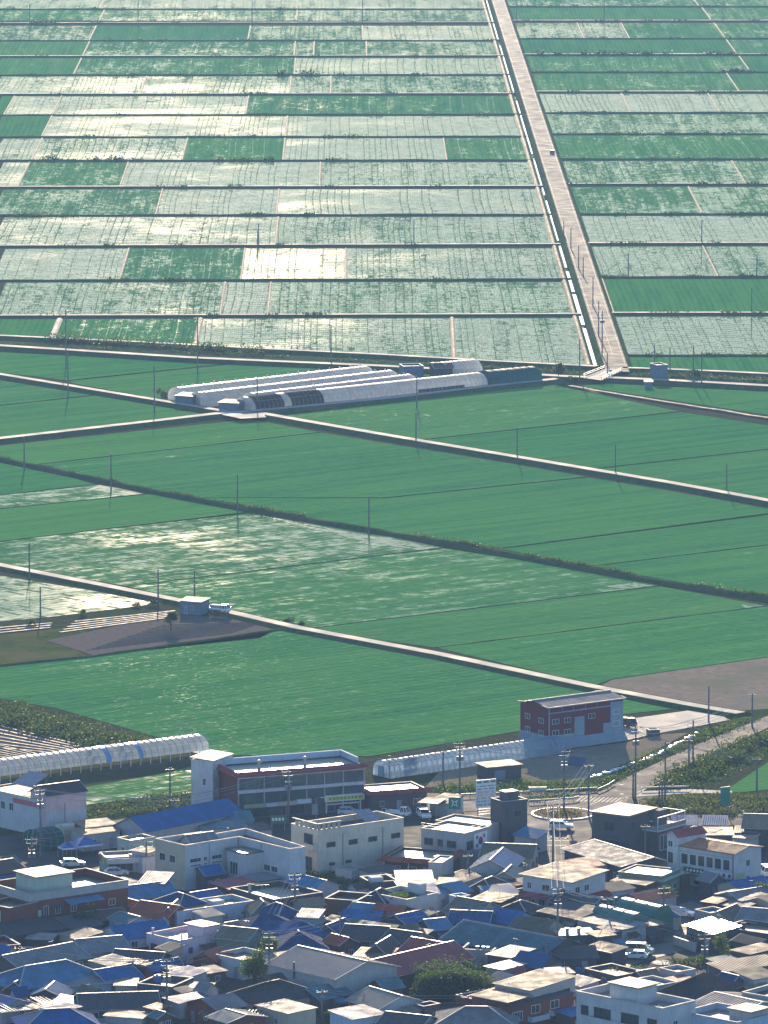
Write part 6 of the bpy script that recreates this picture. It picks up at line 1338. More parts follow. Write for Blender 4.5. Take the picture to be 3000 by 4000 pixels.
b = HB['grey old tiled hip roof with an antenna below the green-decked house']
for (dx, dz) in ((.6, 0), (-.6, 0)): b.mb(MB().bar((b.W/2+dx, 3, 4.4), (b.W/2, 3, 7.2), .05), 'antenna_leg', METAL)
b.mb(MB().bar((b.W/2-1.2, 3, 7.2), (b.W/2+1.2, 3, 7.2), .05), 'antenna_bar', METAL)
# the grey-white apartment house at the lower right, with a lit right wall
b = Bld('apartment_house', 'grey-white two-storey parapet house with a rooftop room at the lower right', 'house', (2252, 3872), (2588, 3940), 7.2, 8.0)
b.flat(WALL['white'], ROOF['white'], 1.1); b.mb(MB().box(5.2, 11.0, 2.2, 7.0, b.z+.003, 9.0), 'rooftop_room', WALL['white']); b.mb(MB().box(4.9, 11.6, 1.8, 7.3, 9.005, 9.2), 'rooftop_slab', ROOF['cream'])
b.wins('f', [(1.0, 3.6, 1.6, 1.6), (3.8, 3.4, 3.6, 1.9), (9.6, 3.4, 3.8, 1.9), (15.2, 3.6, 2.0, 1.6)], frame=DFRAME, sash=3); b.wins('f', [(3.8, .4, 3.6, 1.9), (9.6, .4, 3.8, 1.9)], frame=DFRAME, sash=3); b.balcony('f', 3.4, 13.8, 2.9, 1.1, WALL['white']); b.window('r', 2.5, 3.6, 1.2, 1.2); b.tank(b.W-2.6, 1.6, b.z, .6, .9, M('tank_cream', (.6, .56, .4), .4))
b = Bld('blue_house', 'pale blue parapet house cut by the bottom edge at the right', 'house', (2660, 3952), (2880, 3995), 5.2, 9.0)
b.flat(WALL['blue'], ROOF['white'], .9); b.mb(MB().box(b.W-5, b.W-.6, 4, 8.4, b.z+.003, b.z+1.8), 'rooftop_room', WALL['grey']); b.mb(MB().box(b.W-5.3, b.W-.3, 3.7, 8.7, b.z+1.805, b.z+1.95), 'rooftop_slab', ROOF['cream']); b.row('f', 3, 2.2, 1.6, 1.4)
b = Bld('brick_corner_house', 'dark brick corner house below the beige corrugated roof', 'house', (1990, 3935), (2240, 3880), 4.8, 7)
b.walls(WALL['brick']); b.mb(MB().box(-.2, b.W+.2, -.2, b.D+.2, 4.805, 4.95), 'roof_slab', ROOF['slate']); b.window('f', .6, 2.2, 2.4, 1.6, sash=4); b.balcony('f', 4.2, 8.4, 1.9, 1.0, WALL['blue'], .7); b.balcony('f', 9.0, b.W-.3, 2.2, 1.0, WALL['lilac'], .7); b.window('f', 9.4, 3.0, 2, 1.4); b.window('f', 5.0, 2.9, 2, 1.4)
# green twin vaults
GB = [b for b in ()]
def vault(label, FL, FR, span, h, side, mat):
    return greenhouse(label, FL, FR, span, h, side, mat, 3.0, 'green vaulted roofs', doors=False, hoopmat=M('green_tube', (.02, .14, .12), .5), name='vaulted_shed')
VG = ROOF['pine']
vault('green vaulted shed roof nearer the street', (2310, 3640), (2458, 3676), 4.4, 4.6, 2.6, VG)
vault('green vaulted shed roof behind its twin', (2396, 3616), (2552, 3652), 4.6, 4.8, 2.6, VG)
# pergolas and lattice roofs with shining slats
def lattice(label, px, h, w_, d_, rz, n, mat, group=None):
    o = empty('lattice_roof', P(*px, h)-Vector((0, 0, h)), rz, label, 'pergola', group)
    for (x, y) in ((.1, .1), (w_-.1, .1), (w_-.1, d_-.1), (.1, d_-.1)): MB().box(x-.06, x+.06, y-.06, y+.06, 0, h).build('post', DKW, o)
    for y in (0, d_/2, d_): MB().bar((0, y, h-.06), (w_, y, h-.06), .1, .12).build('beam', DKW, o)
    me = mesh_of(MB().box(-.09, .09, 0, d_, 0, .05), 'slat', mat)
    for i in range(n):
        s_ = new('slat', me, o); s_.location = (w_*(i+.5)/n, random.uniform(-.15, .15), h+.02); s_.rotation_euler = (random.uniform(-.05, .05), random.uniform(-.25, .25), 0)
SLAT = M('pale_slat', (.34, .31, .28), .6, var=.3, spec=.2)
lattice('row of pale shining slats over the alley left of the lilac house', (440, 3752), 3.0, 15, 3.2, math.radians(-37), 34, SLAT)
lattice('slatted shade roof at the left bottom edge', (-20, 3960), 2.8, 12, 7.0, math.radians(28), 22, SLAT)
lattice('slatted roof with glinting boards at the bottom, left of the dark hip bungalow', (770, 3962), 2.6, 11, 4.0, math.radians(-8), 20, SLAT)
lattice('short slatted canopy beside the wide dark roof', (650, 3800), 2.8, 6, 2.4, math.radians(-35), 12, SLAT)
# market awnings: long green-white strip, striped canopy
def awning(label, pts, wid, h, cols, drop=.4):
    q = [P(x, y, h) for x, y in pts]; o = empty('market_awning', q[0]-Vector((0, 0, h)), 0, label, 'awning'); n = len(q)-1; cnt = 0
    for a, b_ in zip(q[:-1], q[1:]):
        k = max(1, int((b_-a).length/2.2))
        for i in range(k):
            p0, p1 = a.lerp(b_, i/k)-q[0], a.lerp(b_, (i+.96)/k)-q[0]; d = (b_-a).normalized(); r = Vector((-d.y, d.x, 0))*wid; z0 = Vector((0, 0, h)); j = Vector((0, 0, random.uniform(-.12, .12)))
            poly('awning_panel', [p0+z0+j, p1+z0-j, p1+r+z0+Vector((0, 0, drop)), p0+r+z0+Vector((0, 0, drop)), p0+r*.5+z0+Vector((0, 0, drop*.35))+j], [(0, 1, 2, 3, 4)], o, cols[cnt % len(cols)]); cnt += 1
            if i % 2 == 0: MB().box(-.04, .04, -.04, .04, 0, h-.15).build('pole', METAL, o).location = p0
def tarp(key, c, r=.45):
    m = film_material(key, c, 0.02, r, .5); return m
AG, AW = tarp('awning_green', (.22, .58, .26)), tarp('awning_white', (.72, .76, .70))
awning('long bright green and white awning over the market lane', [(1262, 3590), (1400, 3615), (1540, 3634), (1670, 3652)], 2.2, 3.0, [AG, AW, AG, AG, AW], .5)
awning('striped green and white canopy at the upper market lane', [(1962, 3448), (2050, 3430)], 4.5, 3.0, [tarp('awning_teal', (.25, .55, .48)), AW], .3)
awning('pink and white narrow awning on the upper market lane', [(1915, 3485), (2050, 3452)], 1.3, 3.0, [tarp('awning_pink', (.6, .2, .25)), AW, tarp('awning_lilac', (.3, .25, .5))], .3)
awning('teal parasol-like canopy by the street corner', [(2040, 3385), (2075, 3375)], 2.0, 2.8, [tarp('awning_teal2', (.05, .42, .42))], .4)
# trees and greenery among the houses
tree((995, 3850), 'tall leafy tree in front of the white cream-roofed house', 6.6, 2.3, LEAF, 2600, .36, trunk=.2, rz=3.0)
tree((1052, 3800), 'slender tree behind the leafy tree, beside the grey metal roof', 6.8, 1.7, LEAF, 1100, .34, trunk=.45)
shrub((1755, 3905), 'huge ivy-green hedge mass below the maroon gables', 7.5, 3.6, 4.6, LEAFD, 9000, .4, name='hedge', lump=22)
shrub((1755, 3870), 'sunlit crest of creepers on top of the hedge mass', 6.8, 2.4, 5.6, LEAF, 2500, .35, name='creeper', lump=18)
shrub((2420, 3838), 'sunlit green bushes behind the grey-white parapet house', 5.0, 2.2, 2.6, LEAFB, 2600, .35, lump=14)
shrub((2510, 3830), 'bright bush right of the sunlit bushes', 3.2, 1.8, 2.2, LEAFB, 1300, .35, lump=9)
shrub((2690, 3770), 'garden greenery by the pale round mat', 4.2, 3.0, 1.1, LEAF, 1200, .3, lump=12)
shrub((2780, 3760), 'low garden shrubs left of the slender garden tree', 2.8, 2.4, 1.2, LEAFB, 900, .3, lump=9)
tree((2815, 3765), 'slender garden tree near the cream roofs at the right', 5.0, 1.6, LEAF, 900, .3, trunk=.25)
tree((2612, 3555), 'round tree behind the blue-topped low house', 4.2, 1.7, LEAF, 900, .32, trunk=.35)
tree((2992, 3545), 'tree at the right edge below the tiled house', 4.6, 2.0, LEAF, 900, .32)
tree((335, 3660), 'dark tree in the shade right of the brick house balcony', 5.6, 2.4, LEAFD, 1300, .36, trunk=.2)
shrub((640, 3930), 'bush beside the lower left utility pole', 1.6, 1.3, 2.2, LEAF, 600, .3)
shrub((1120, 3985), 'shrub in front of the dark hip-roofed bungalow', 1.8, 1.2, 2.2, LEAF, 700, .3)
shrub((1272, 4000), 'shrub at the bottom edge beside the pale pole', 1.4, 1.0, 2.0, LEAF, 500, .3)
shrub((2350, 3655), 'dark greenery between the vented slab and the small cream roof', 1.8, 1.5, 2.4, LEAFD, 700, .3)
shrub((1580, 3860), 'leafy creeper at the left foot of the hedge mass', 2.0, 1.5, 2.4, LEAF, 800, .3)
shrub((590, 3610), 'garden plants between the red roof and the blue gable', 2.6, 1.2, 1.2, LEAF, 700, .3, lump=9)
# pale round mat and scattered slabs
poly('round_mat', [(0+1.9*math.cos(k*math.pi/12), 1.9*math.sin(k*math.pi/12), 0) for k in range(24)], [tuple(range(24))], None, M('mat_grey', (.25, .28, .32), .8), kind='structure').location = P(2590, 3760, .14)
# ------------------------------------------------------------------ small things in the yards and on the roofs
random.seed(23)
YW = [WALL['grey'], WALL['brick'], WALL['beige'], WALL['dark'], WALL['blue']]
TK = [M('tank_blue', (0.06, 0.16, 0.36), 0.4), M('tank_cream', (.6, .56, .4), .4), M('tank_dark', (.04, .06, .10), .5)]
cnt = 0
for lab, b in HB.items():
    # a yard wall in front of every second house, with a coping
    if cnt % 2 == 0 and b.W > 4:
        o = empty('yard_wall', b.o.matrix_basis @ Vector((-.6, -2.3, 0)), b.rz, 'low yard wall in front of the '+lab if len(lab.split()) < 10 else 'low yard wall before the '+' '.join(lab.split()[:9]), 'wall', 'low yard walls between the houses')
        L = b.W*.8; MB().box(0, L, 0, .18, 0, 1.5).build('wall', YW[cnt % 5], o); MB().box(-.04, L+.04, -.05, .23, 1.503, 1.58).build('coping', TRIM, o)
    # things leaning by the wall: a box fridge, crates, jars as one small group of separate objects
    if cnt % 3 == 0:
        p = b.o.matrix_basis @ Vector((b.W*random.uniform(.15, .8), -1.1, 0)); o = empty('lean_to', p, b.rz, 'small tin lean-to against the '+' '.join(lab.split()[:9]), 'shed', 'small tin lean-tos')
        w_, d_ = random.uniform(1.8, 3.2), 1.0
        sheet([(-.1, -.5, 1.7), (w_+.1, -.5, 1.7), (w_+.1, d_, 2.25), (-.1, d_, 2.25)], .3, .03).build('roof_sheet', random.choice([ROOF['silver'], ROOF['slate'], ROOF['sky'], ROOF['cream'], ROOF['brown']]), o)
        for x in (0, w_): MB().box(x-.04, x+.04, -.4, -.32, 0, 1.7).build('post', METAL, o)
        MB().box(.1, w_-.1, -.1, .9, 0, 1.1).build('stacked_boxes', random.choice(YW), o)
    if cnt % 4 == 1 and b.h > 2.4:
        p = b.o.matrix_basis @ Vector((b.W*random.uniform(.1, .9), -1.3, 0)); o = empty('water_tank', p, 0, 'round water tank standing by the '+' '.join(lab.split()[:9]), 'tank', 'round yard water tanks'); tk = random.choice(TK)
        MB().lathe([(.5, 0), (.55, .1), (.55, 1.1), (.42, 1.3), (.15, 1.36)], 12).build('tank_body', tk, o); MB().lathe([(.16, 0), (.16, .08)], 8, (0, 0, 1.37)).build('tank_lid', BLACK, o)
    if cnt % 5 == 2 and b.h > 2.6:
        b.aircon('f', b.W*.3, .3); b.mb(MB().tube([(b.W*.7, b.D*.5, b.h-.3), (b.W*.7, b.D*.5, b.h+2.6)], .025, 4), 'antenna', METAL); b.mb(MB().bar((b.W*.7-.5, b.D*.5, b.h+2.5), (b.W*.7+.5, b.D*.5, b.h+2.5), .03), 'antenna_bar', METAL)
    cnt += 1
# ------------------------------------------------------------------ smaller roofs packed between the named houses
random.seed(41)
def foot(b):
    m = b.o.location; c, s_ = math.cos(b.rz), math.sin(b.rz)
    return [(m.x+x*c-y*s_, m.y+x*s_+y*c) for x, y in ((0, 0), (b.W, 0), (b.W, b.D), (0, b.D))]
def dist_rect(b, x, y):
    dx, dy = x-b.o.location.x, y-b.o.location.y; c, s_ = math.cos(-b.rz), math.sin(-b.rz); u, v = dx*c-dy*s_, dx*s_+dy*c
    return math.hypot(max(-u, 0, u-b.W), max(-v, 0, v-b.D)) if not (0 <= u <= b.W and 0 <= v <= b.D) else -1
KEEP = [[(2020, 3240), (2350, 3240), (2250, 3400), (2130, 3450), (2010, 3450)], [(2450, 3320), (2650, 3290), (2720, 3360), (2600, 3400), (2470, 3390)], [(2240, 3850), (2400, 3690), (2560, 3660), (2860, 3640), (2880, 3790), (2600, 3850)], [(2560, 3690), (2560, 3560), (2760, 3500), (2780, 3660)],
        [(1560, 3930), (1560, 3760), (1960, 3760), (1960, 3930)], [(1080, 3500), (1080, 3380), (1490, 3380), (1450, 3480)], [(280, 3430), (280, 3290), (620, 3290), (620, 3400), (480, 3440)], [(890, 3870), (890, 3700), (1080, 3700), (1080, 3870)]]
KEEP = [[P(*p) for p in q] for q in KEEP]
def inpoly(q, x, y):
    c = False; j = len(q)-1
    for i in range(len(q)):
        if (q[i].y > y) != (q[j].y > y) and x < (q[j].x-q[i].x)*(y-q[i].y)/(q[j].y-q[i].y)+q[i].x: c = not c
        j = i
    return c
RC = [('blue', 'bright blue'), ('sky', 'light blue'), ('navy', 'navy'), ('slate', 'dark slate'), ('grey', 'mid-grey'), ('silver', 'pale grey'), ('maroon', 'maroon'), ('brown', 'brown'), ('teal', 'teal'), ('cream', 'cream'), ('olive', 'olive'), ('red', 'rusty red')]
named = [(b, l) for (b, l) in BL]; seen = set(); made = 0; tries = 0
while made < 95 and tries < 6000:
    tries += 1
    px = (random.uniform(-10, 3010), random.uniform(3430, 4040)); g = P(*px)
    if any(inpoly(q, g.x, g.y) for q in KEEP): continue
    ds = sorted(((dist_rect(b, g.x, g.y), i) for i, (b, l) in enumerate(BL)), key=lambda t: t[0])
    r = ds[0][0]
    if r < 1.4: continue
    near, nl = min(((dist_rect(b, g.x, g.y), l) for (b, l) in named), key=lambda t: t[0])
    rf, cn = random.choice(RC); lab0 = ' '.join(nl.split()[:8])
    lab = 'small '+cn+' infill roof beside the '+lab0
    if lab in seen: continue
    seen.add(lab)
    W, Dp = min(8, r*random.uniform(1.3, 1.75)), min(6, r*random.uniform(1.1, 1.4)); h = random.uniform(2.3, 3.3)
    rz = math.radians(random.choice([38, 38, 40, -50, -50])); c, s_ = math.cos(rz), math.sin(rz)
    a = Vector((g.x-(W/2)*c+(Dp/2)*s_, g.y-(W/2)*s_-(Dp/2)*c, 0))
    b = Bld.__new__(Bld); b.W, b.D, b.h, b.rz = W, Dp, h, rz; b.o = empty('outbuilding', a, rz, lab, 'shed', 'small roofs between the houses'); BL.append((b, lab))
    wl = random.choice(['grey', 'dark', 'brick', 'beige', 'brown', 'blue', 'white'])
    k = random.random()
    if k < .45: b.gable(WALL[wl], ROOF[rf], random.uniform(.7, 1.4), ridge=random.choice(['x', 'x', 'y']), over=.35, trim=random.choice([None, TRIM]))
    elif k < .85: b.shed(WALL[wl], ROOF[rf], h+random.uniform(.1, .7), over=.3)
    else: b.flat(WALL[wl], ROOF[rf], .4)
    if W > 2.6: b.window('f', W*.55, 1.0, 1.0, 1.0, sash=2); b.door('f', W*.15, .85, 1.95)
    made += 1
# ------------------------------------------------------------------ utility poles, lamps, wires
CPOLE = M('concrete_pole', (.15, .15, .16), .8, var=.15, spec=.2); INS = M('insulator', (.16, .13, .12), .4); ARM = M('crossarm_steel', (.20, .21, .22), .55)
def make_pole(h, kind):
    o = empty('utility_pole', (0, 0, 0))
    MB().lathe([(.21, -.1), (.14, h)], 8).build('shaft', CPOLE, o)
    arms = {0: [], 1: [(h-.35, 1.8)], 2: [(h-.35, 2.4), (h-1.2, 2.4)], 3: [(h-.3, 2.4), (h-1.0, 2.0), (h-2.2, 1.2)]}[kind]
    for (z, L) in arms:
        a = MB().bar((-L/2, 0, z), (L/2, 0, z), .07, .09).build('crossarm', ARM, o)
        for x in (-L/2+.08, 0 if kind > 1 else .35, L/2-.08): MB().lathe([(.04, 0), (.06, .06), (.04, .12), (.06, .18), (.03, .22)], 6, (x, .0, z+.06)).build('insulator', INS, a)
    if kind == 3:
        for x in (-.42, .42):
            t = MB().lathe([(.26, 0), (.28, .05), (.28, .75), (.2, .85)], 10, (x, -.1, h-3.6)).build('transformer', ARM, o)
    if kind >= 2:
        MB().bar((0, -.02, h-1.6), (.9, -.02, h-1.1), .05).build('brace', METAL, o)
    for z in (3.0, 3.9): MB().bar((-.22, 0, z), (.22, 0, z), .035).build('step_bolt', METAL, o)
    return o
protos = {}
ALLP = {}
def pole(label, base, top_y, kind=0, rz=0.0, group='utility poles'):
    """base pixel and the pixel row of its top give the real height"""
    g = P(*base); sc = (FPX*math.cos(TH))/((g-CP).dot(FW))*math.cos(math.asin(HC/(g-CP).length))*1.0
    h = max(2.5, (base[1]-top_y)/sc); hk = round(h*2)/2
    if (hk, kind) not in protos: protos[(hk, kind)] = o = make_pole(hk, kind)
    else: o = dup(protos[(hk, kind)])
    o.location = g; o.rotation_euler = (0, 0, rz); tag(o, label, 'utility pole', group); o['top'] = hk
    ALLP[label] = o; return o
FP = [  # slender poles in the fields
 ('field pole above the left paddies where the two roads fork', (258, 1438), 1210, 2), ('field pole on the canal road, second from the left', (772, 1462), 1240, 2), ('field pole in front of the flooded rows left of the white tunnels', (1293, 1425), 1275, 2),
 ('field pole on the farm road at the far left', (266, 1548), 1385, 0), ('field pole left of the white tunnels', (603, 1610), 1430, 0), ('field pole behind the netted front tunnel', (1005, 1610), 1480, 1), ('field pole in front of the long white tunnel', (1628, 1595), 1470, 0),
 ('field pole on the middle farm road right of the crossing', (1625, 1735), 1610, 0), ('field pole, third along the middle farm road', (2020, 1795), 1672, 0), ('field pole, fourth along the middle farm road', (2404, 1858), 1735, 0), ('field pole near the right edge on the middle farm road', (2838, 1925), 1808, 0),
 ('field pole at the far left below the junction road', (95, 1838), 1710, 0), ('field pole by the wet strip at the left', (434, 1910), 1770, 0), ('field pole on the weedy ditch, left of centre', (928, 2000), 1855, 0), ('field pole on the weedy ditch, centre', (1441, 2092), 1940, 0),
 ('field pole on the lower farm road at the far left', (115, 2262), 2120, 0), ('field pole in the glittering paddy', (158, 2412), 2290, 0), ('field pole left of the field hut', (618, 2352), 2222, 0), ('field pole right behind the field hut', (760, 2330), 2225, 0),
 ('field pole at the right end of the lower farm road', (2768, 2822), 2678, 0), ('second pole at the right end of the lower farm road', (2938, 2840), 2712, 1),
 ('pole with crossarm right of the canal bridge', (2372, 1472), 1380, 0), ('pole beside the tree at the bridge junction', (2264, 1488), 1325, 2), ('leaning-looking pole behind the canal pump house', (2556, 1432), 1345, 0), ('pole right of the canal pump house', (2617, 1457), 1355, 0), ('tall crossarm pole on the canal bank at the right', (2708, 1508), 1350, 2), ('slim pole right of the tall crossarm pole', (2741, 1508), 1370, 0),
 ('pole in the right paddies under the dense green field', (2454, 1085), 990, 0), ('pole at the right edge beside the dense green field', (2956, 1085), 995, 0), ('pole on the right cross road', (2936, 1225), 1125, 0), ('pole in the flooded field at the upper right', (2741, 952), 862, 0),
 ('pole left of the straight road in the flooded rows', (1617, 955), 860, 0), ('pole in the flooded rows, left of centre', (1010, 958), 870, 0), ('far pole on the left flooded rows', (1006, 1000), 900, 0),
 ('roadside pole on the straight road, nearest the bridge', (2352, 1400), 1215, 3), ('roadside pole on the straight road, second', (2338, 1325), 1180, 0), ('roadside pole on the straight road, third', (2316, 1208), 1085, 1), ('roadside pole on the straight road, fourth', (2278, 1090), 1005, 1), ('roadside pole on the straight road, fifth', (2260, 1060), 960, 0), ('roadside pole on the straight road, sixth', (2230, 985), 890, 1), ('roadside pole on the straight road, farthest', (2202, 930), 860, 0),
 ('far faint pole at the upper left', (116, 110), 15, 0), ('far faint pole second at the top left', (540, 110), 0, 0), ('far faint pole at the top centre', (985, 95), -10, 0), ('far faint pole at the top, right of centre', (1416, 95), 0, 0), ('far faint pole right of the straight road', (2018, 80), 0, 0), ('far faint pole near the top right', (2360, 85), 0, 0), ('far faint pole at the top right corner', (2824, 85), 5, 0),
]
for (lab, b_, t_, k) in FP: pole(lab, b_, t_, k, .3, 'field utility poles')
VP = [
 ('pole on the verge by the main road with wide crossarms', (2482, 3120), 2845, 3, .4), ('shorter pole touching the wide-armed roadside pole', (2473, 3118), 3005, 0, 0), ('pole at the crosswalk corner', (2299, 3190), 2985, 1, .3), ('pole with banners on the right verge', (2598, 3140), 2900, 2, .5), ('paired pole beside the main road, left one', (2691, 2995), 2890, 1, .2), ('paired pole beside the main road, right one', (2707, 2990), 2812, 2, .2),
 ('pole by the side road at the right edge', (2956, 3110), 2960, 1, .1), ('dark pole cluster by the side road, left', (2575, 3150), 3060, 0, 0), ('dark pole cluster by the side road, right', (2586, 3152), 3056, 0, 0), ('pole in the bare field with two crossarms', (2203, 3165), 2930, 3, .2), ('tall pole behind the low dark shop', (1796, 3120), 2905, 3, .1), ('slim pole in front of the blue tunnel', (1731, 3060), 2930, 0, 0), ('short slim pole at the end of the blue tunnel', (1521, 3030), 2975, 0, 0),
 ('pole in front of the glazed shop building', (1126, 3215), 3010, 3, .3), ('shorter pole left of the one at the glazed shops', (1117, 3222), 3150, 0, 0), ('pole between the blue hall and the green plot', (664, 3130), 3000, 1, .2), ('pole standing in front of the blue hall roof', (682, 3265), 3120, 1, .1), ('tall pole with many arms on the left street', (158, 3345), 3090, 3, .5), ('pole in front of the rooftop room at the left', (124, 3390), 3280, 3, .2),
 ('pole before the white hall at the left street', (572, 3410), 3285, 2, .2), ('black pole at the street beside the white car', (2160, 3375), 3150, 2, .2), ('pole beside the blue-roofed gable house', (1828, 3455), 3335, 1, .1), ('pole behind the long grey-teal roof', (2178, 3750), 3470, 3, .3), ('pole in front of the green vaults', (2372, 3640), 3510, 1, .2), ('pole right of the green vaults', (2593, 3640), 3465, 2, .3), ('pole in the car yard at the lower right', (2752, 3770), 3650, 3, .2),
 ('pole by the lattice roof at the lower left', (652, 3960), 3755, 3, .2), ('pole at the left edge of the grey corrugated roof', (78, 3800), 3700, 1, .1), ('pole left of the long blue awning in the centre', (1152, 3600), 3420, 3, .2), ('pole in the market roofs', (1048, 3690), 3600, 3, .3), ('pole standing by the leafy tree', (1052, 3870), 3640, 3, .2), ('pole at the green market awning', (1328, 3740), 3585, 1, .2), ('pale bare pole at the bottom centre', (1258, 3985), 3865, 1, .2), ('pole behind the hedge at its right end', (1828, 3960), 3890, 3, .3), ('pole by the grey wing of the dark house at the street', (2520, 3370), 3220, 1, .2),
]
for (lab, b_, t_, k, r_) in VP: pole(lab, b_, t_, k, r_, 'village utility poles')
# street lamp
def lamp(label, base, top_y, rz):
    g = P(*base); h = 5.2; o = empty('street_lamp', g, rz, label, 'street lamp', 'street lamps')
    MB().lathe([(.09, 0), (.06, h)], 8).build('post', METAL, o); MB().tube([(0, 0, h), (.5, 0, h+.2), (1.1, 0, h+.15)], .035, 5).build('arm', METAL, o); MB().box(.9, 1.5, -.1, .1, h+.06, h+.18).build('lamp_head', FRAME, o)
lamp('grey street lamp left of the beige two-storey block', (1234, 3225), 3150, .1); lamp('street lamp arching over the dark house by the car', (2520, 3320), 3225, .2); lamp('street lamp in front of the green vaults', (2378, 3625), 3540, .3)
# wires between neighbouring poles
WIRE = M('wire', (.22, .22, .23), .4)
def wire(label, A, B_, offs=((0, 0),), sag=.02, rad=.035):
    a, b_ = ALLP[A], ALLP[B_]; pa = a.location+Vector((0, 0, a['top'])); pb = b_.location+Vector((0, 0, b_['top'])); L = (pb-pa).length
    o = empty('power_line', pa, 0, label, 'power line', 'overhead power lines'); d = (pb-pa).normalized(); r = Vector((d.y, -d.x, 0))
    for (off, dz) in offs:
        pts = []
        for i in range(13):
            t = i/12; q = (pb-pa)*t+r*off+Vector((0, 0, dz-4*sag*L*t*(1-t))); pts.append(q)
        MB().tube(pts, rad, 4).build('wire', WIRE, o)
W3 = ((-1.0, -.1), (0, .1), (1.0, -.1), (0, -1.1))
WL = [('pole on the verge by the main road with wide crossarms', 'paired pole beside the main road, right one'), ('paired pole beside the main road, right one', 'second pole at the right end of the lower farm road'), ('pole on the verge by the main road with wide crossarms', 'pole with banners on the right verge'), ('pole on the verge by the main road with wide crossarms', 'pole in the bare field with two crossarms'),
 ('pole in the bare field with two crossarms', 'tall pole behind the low dark shop'), ('tall pole behind the low dark shop', 'pole in front of the glazed shop building'), ('pole in front of the glazed shop building', 'pole standing in front of the blue hall roof'), ('pole standing in front of the blue hall roof', 'tall pole with many arms on the left street'), ('tall pole with many arms on the left street', 'pole in front of the rooftop room at the left'), ('pole in front of the rooftop room at the left', 'pole before the white hall at the left street'),
 ('black pole at the street beside the white car', 'pole at the crosswalk corner'), ('black pole at the street beside the white car', 'pole behind the long grey-teal roof'), ('pole behind the long grey-teal roof', 'pole in front of the green vaults'), ('pole in front of the green vaults', 'pole right of the green vaults'), ('pole behind the long grey-teal roof', 'pole in the car yard at the lower right'), ('pole behind the long grey-teal roof', 'pole at the green market awning'), ('pole at the green market awning', 'pole standing by the leafy tree'), ('pole standing by the leafy tree', 'pole by the lattice roof at the lower left'), ('pole left of the long blue awning in the centre', 'pole in the market roofs'), ('pole in the market roofs', 'pole at the green market awning'), ('pale bare pole at the bottom centre', 'pole behind the hedge at its right end'), ('pole by the lattice roof at the lower left', 'pole at the left edge of the grey corrugated roof'),
 ('pole with banners on the right verge', 'pole by the side road at the right edge')]
for (a, b_) in WL: wire('overhead wires from the '+a.replace('pole', 'post', 1).split(',')[0][:60], a, b_, W3) if False else wire('wires strung between two poles: '+' '.join(a.split()[:6])+' and '+' '.join(b_.split()[-4:]), a, b_, W3)
# ------------------------------------------------------------------ vehicles
TYRE = M('tyre', (.02, .02, .02), .8); RIM = M('rim', (.4, .4, .42), .35, .7); CGLASS = M('car_glass', (.02, .03, .04), .08, dirt=0); LAMPW = M('headlight', (.7, .7, .7), .15); LAMPR = M('tail_light', (.35, .02, .02), .3)
def paint(k, c): return M('paint_'+k, c, .25, .0, var=.03, dirt=.06, spec=.6)
PROF = {  # side outline x,z (front at +x); then the glass house
 'car': ([(-2.15, .35), (-2.2, .85), (-1.95, 1.0), (.85, 1.0), (1.95, .85), (2.15, .6), (2.1, .3)], [(-1.95, 1.0), (-1.5, 1.45), (.1, 1.45), (.85, 1.0)], 1.75),
 'suv': ([(-2.25, .4), (-2.3, 1.0), (-2.15, 1.15), (.95, 1.12), (2.1, .98), (2.3, .7), (2.25, .4)], [(-2.15, 1.15), (-1.95, 1.68), (.2, 1.7), (1.0, 1.12)], 1.85),
 'van': ([(-2.4, .4), (-2.45, 1.1), (-2.4, 1.2), (1.5, 1.2), (2.25, 1.0), (2.4, .7), (2.35, .4)], [(-2.4, 1.2), (-2.3, 1.95), (.9, 1.95), (1.55, 1.2)], 1.85),
 'truck': ([(.6, .5), (.6, 1.1), (2.2, 1.1), (2.35, .9), (2.35, .5)], [(.65, 1.1), (.7, 1.9), (1.75, 1.9), (2.2, 1.1)], 1.7),
}
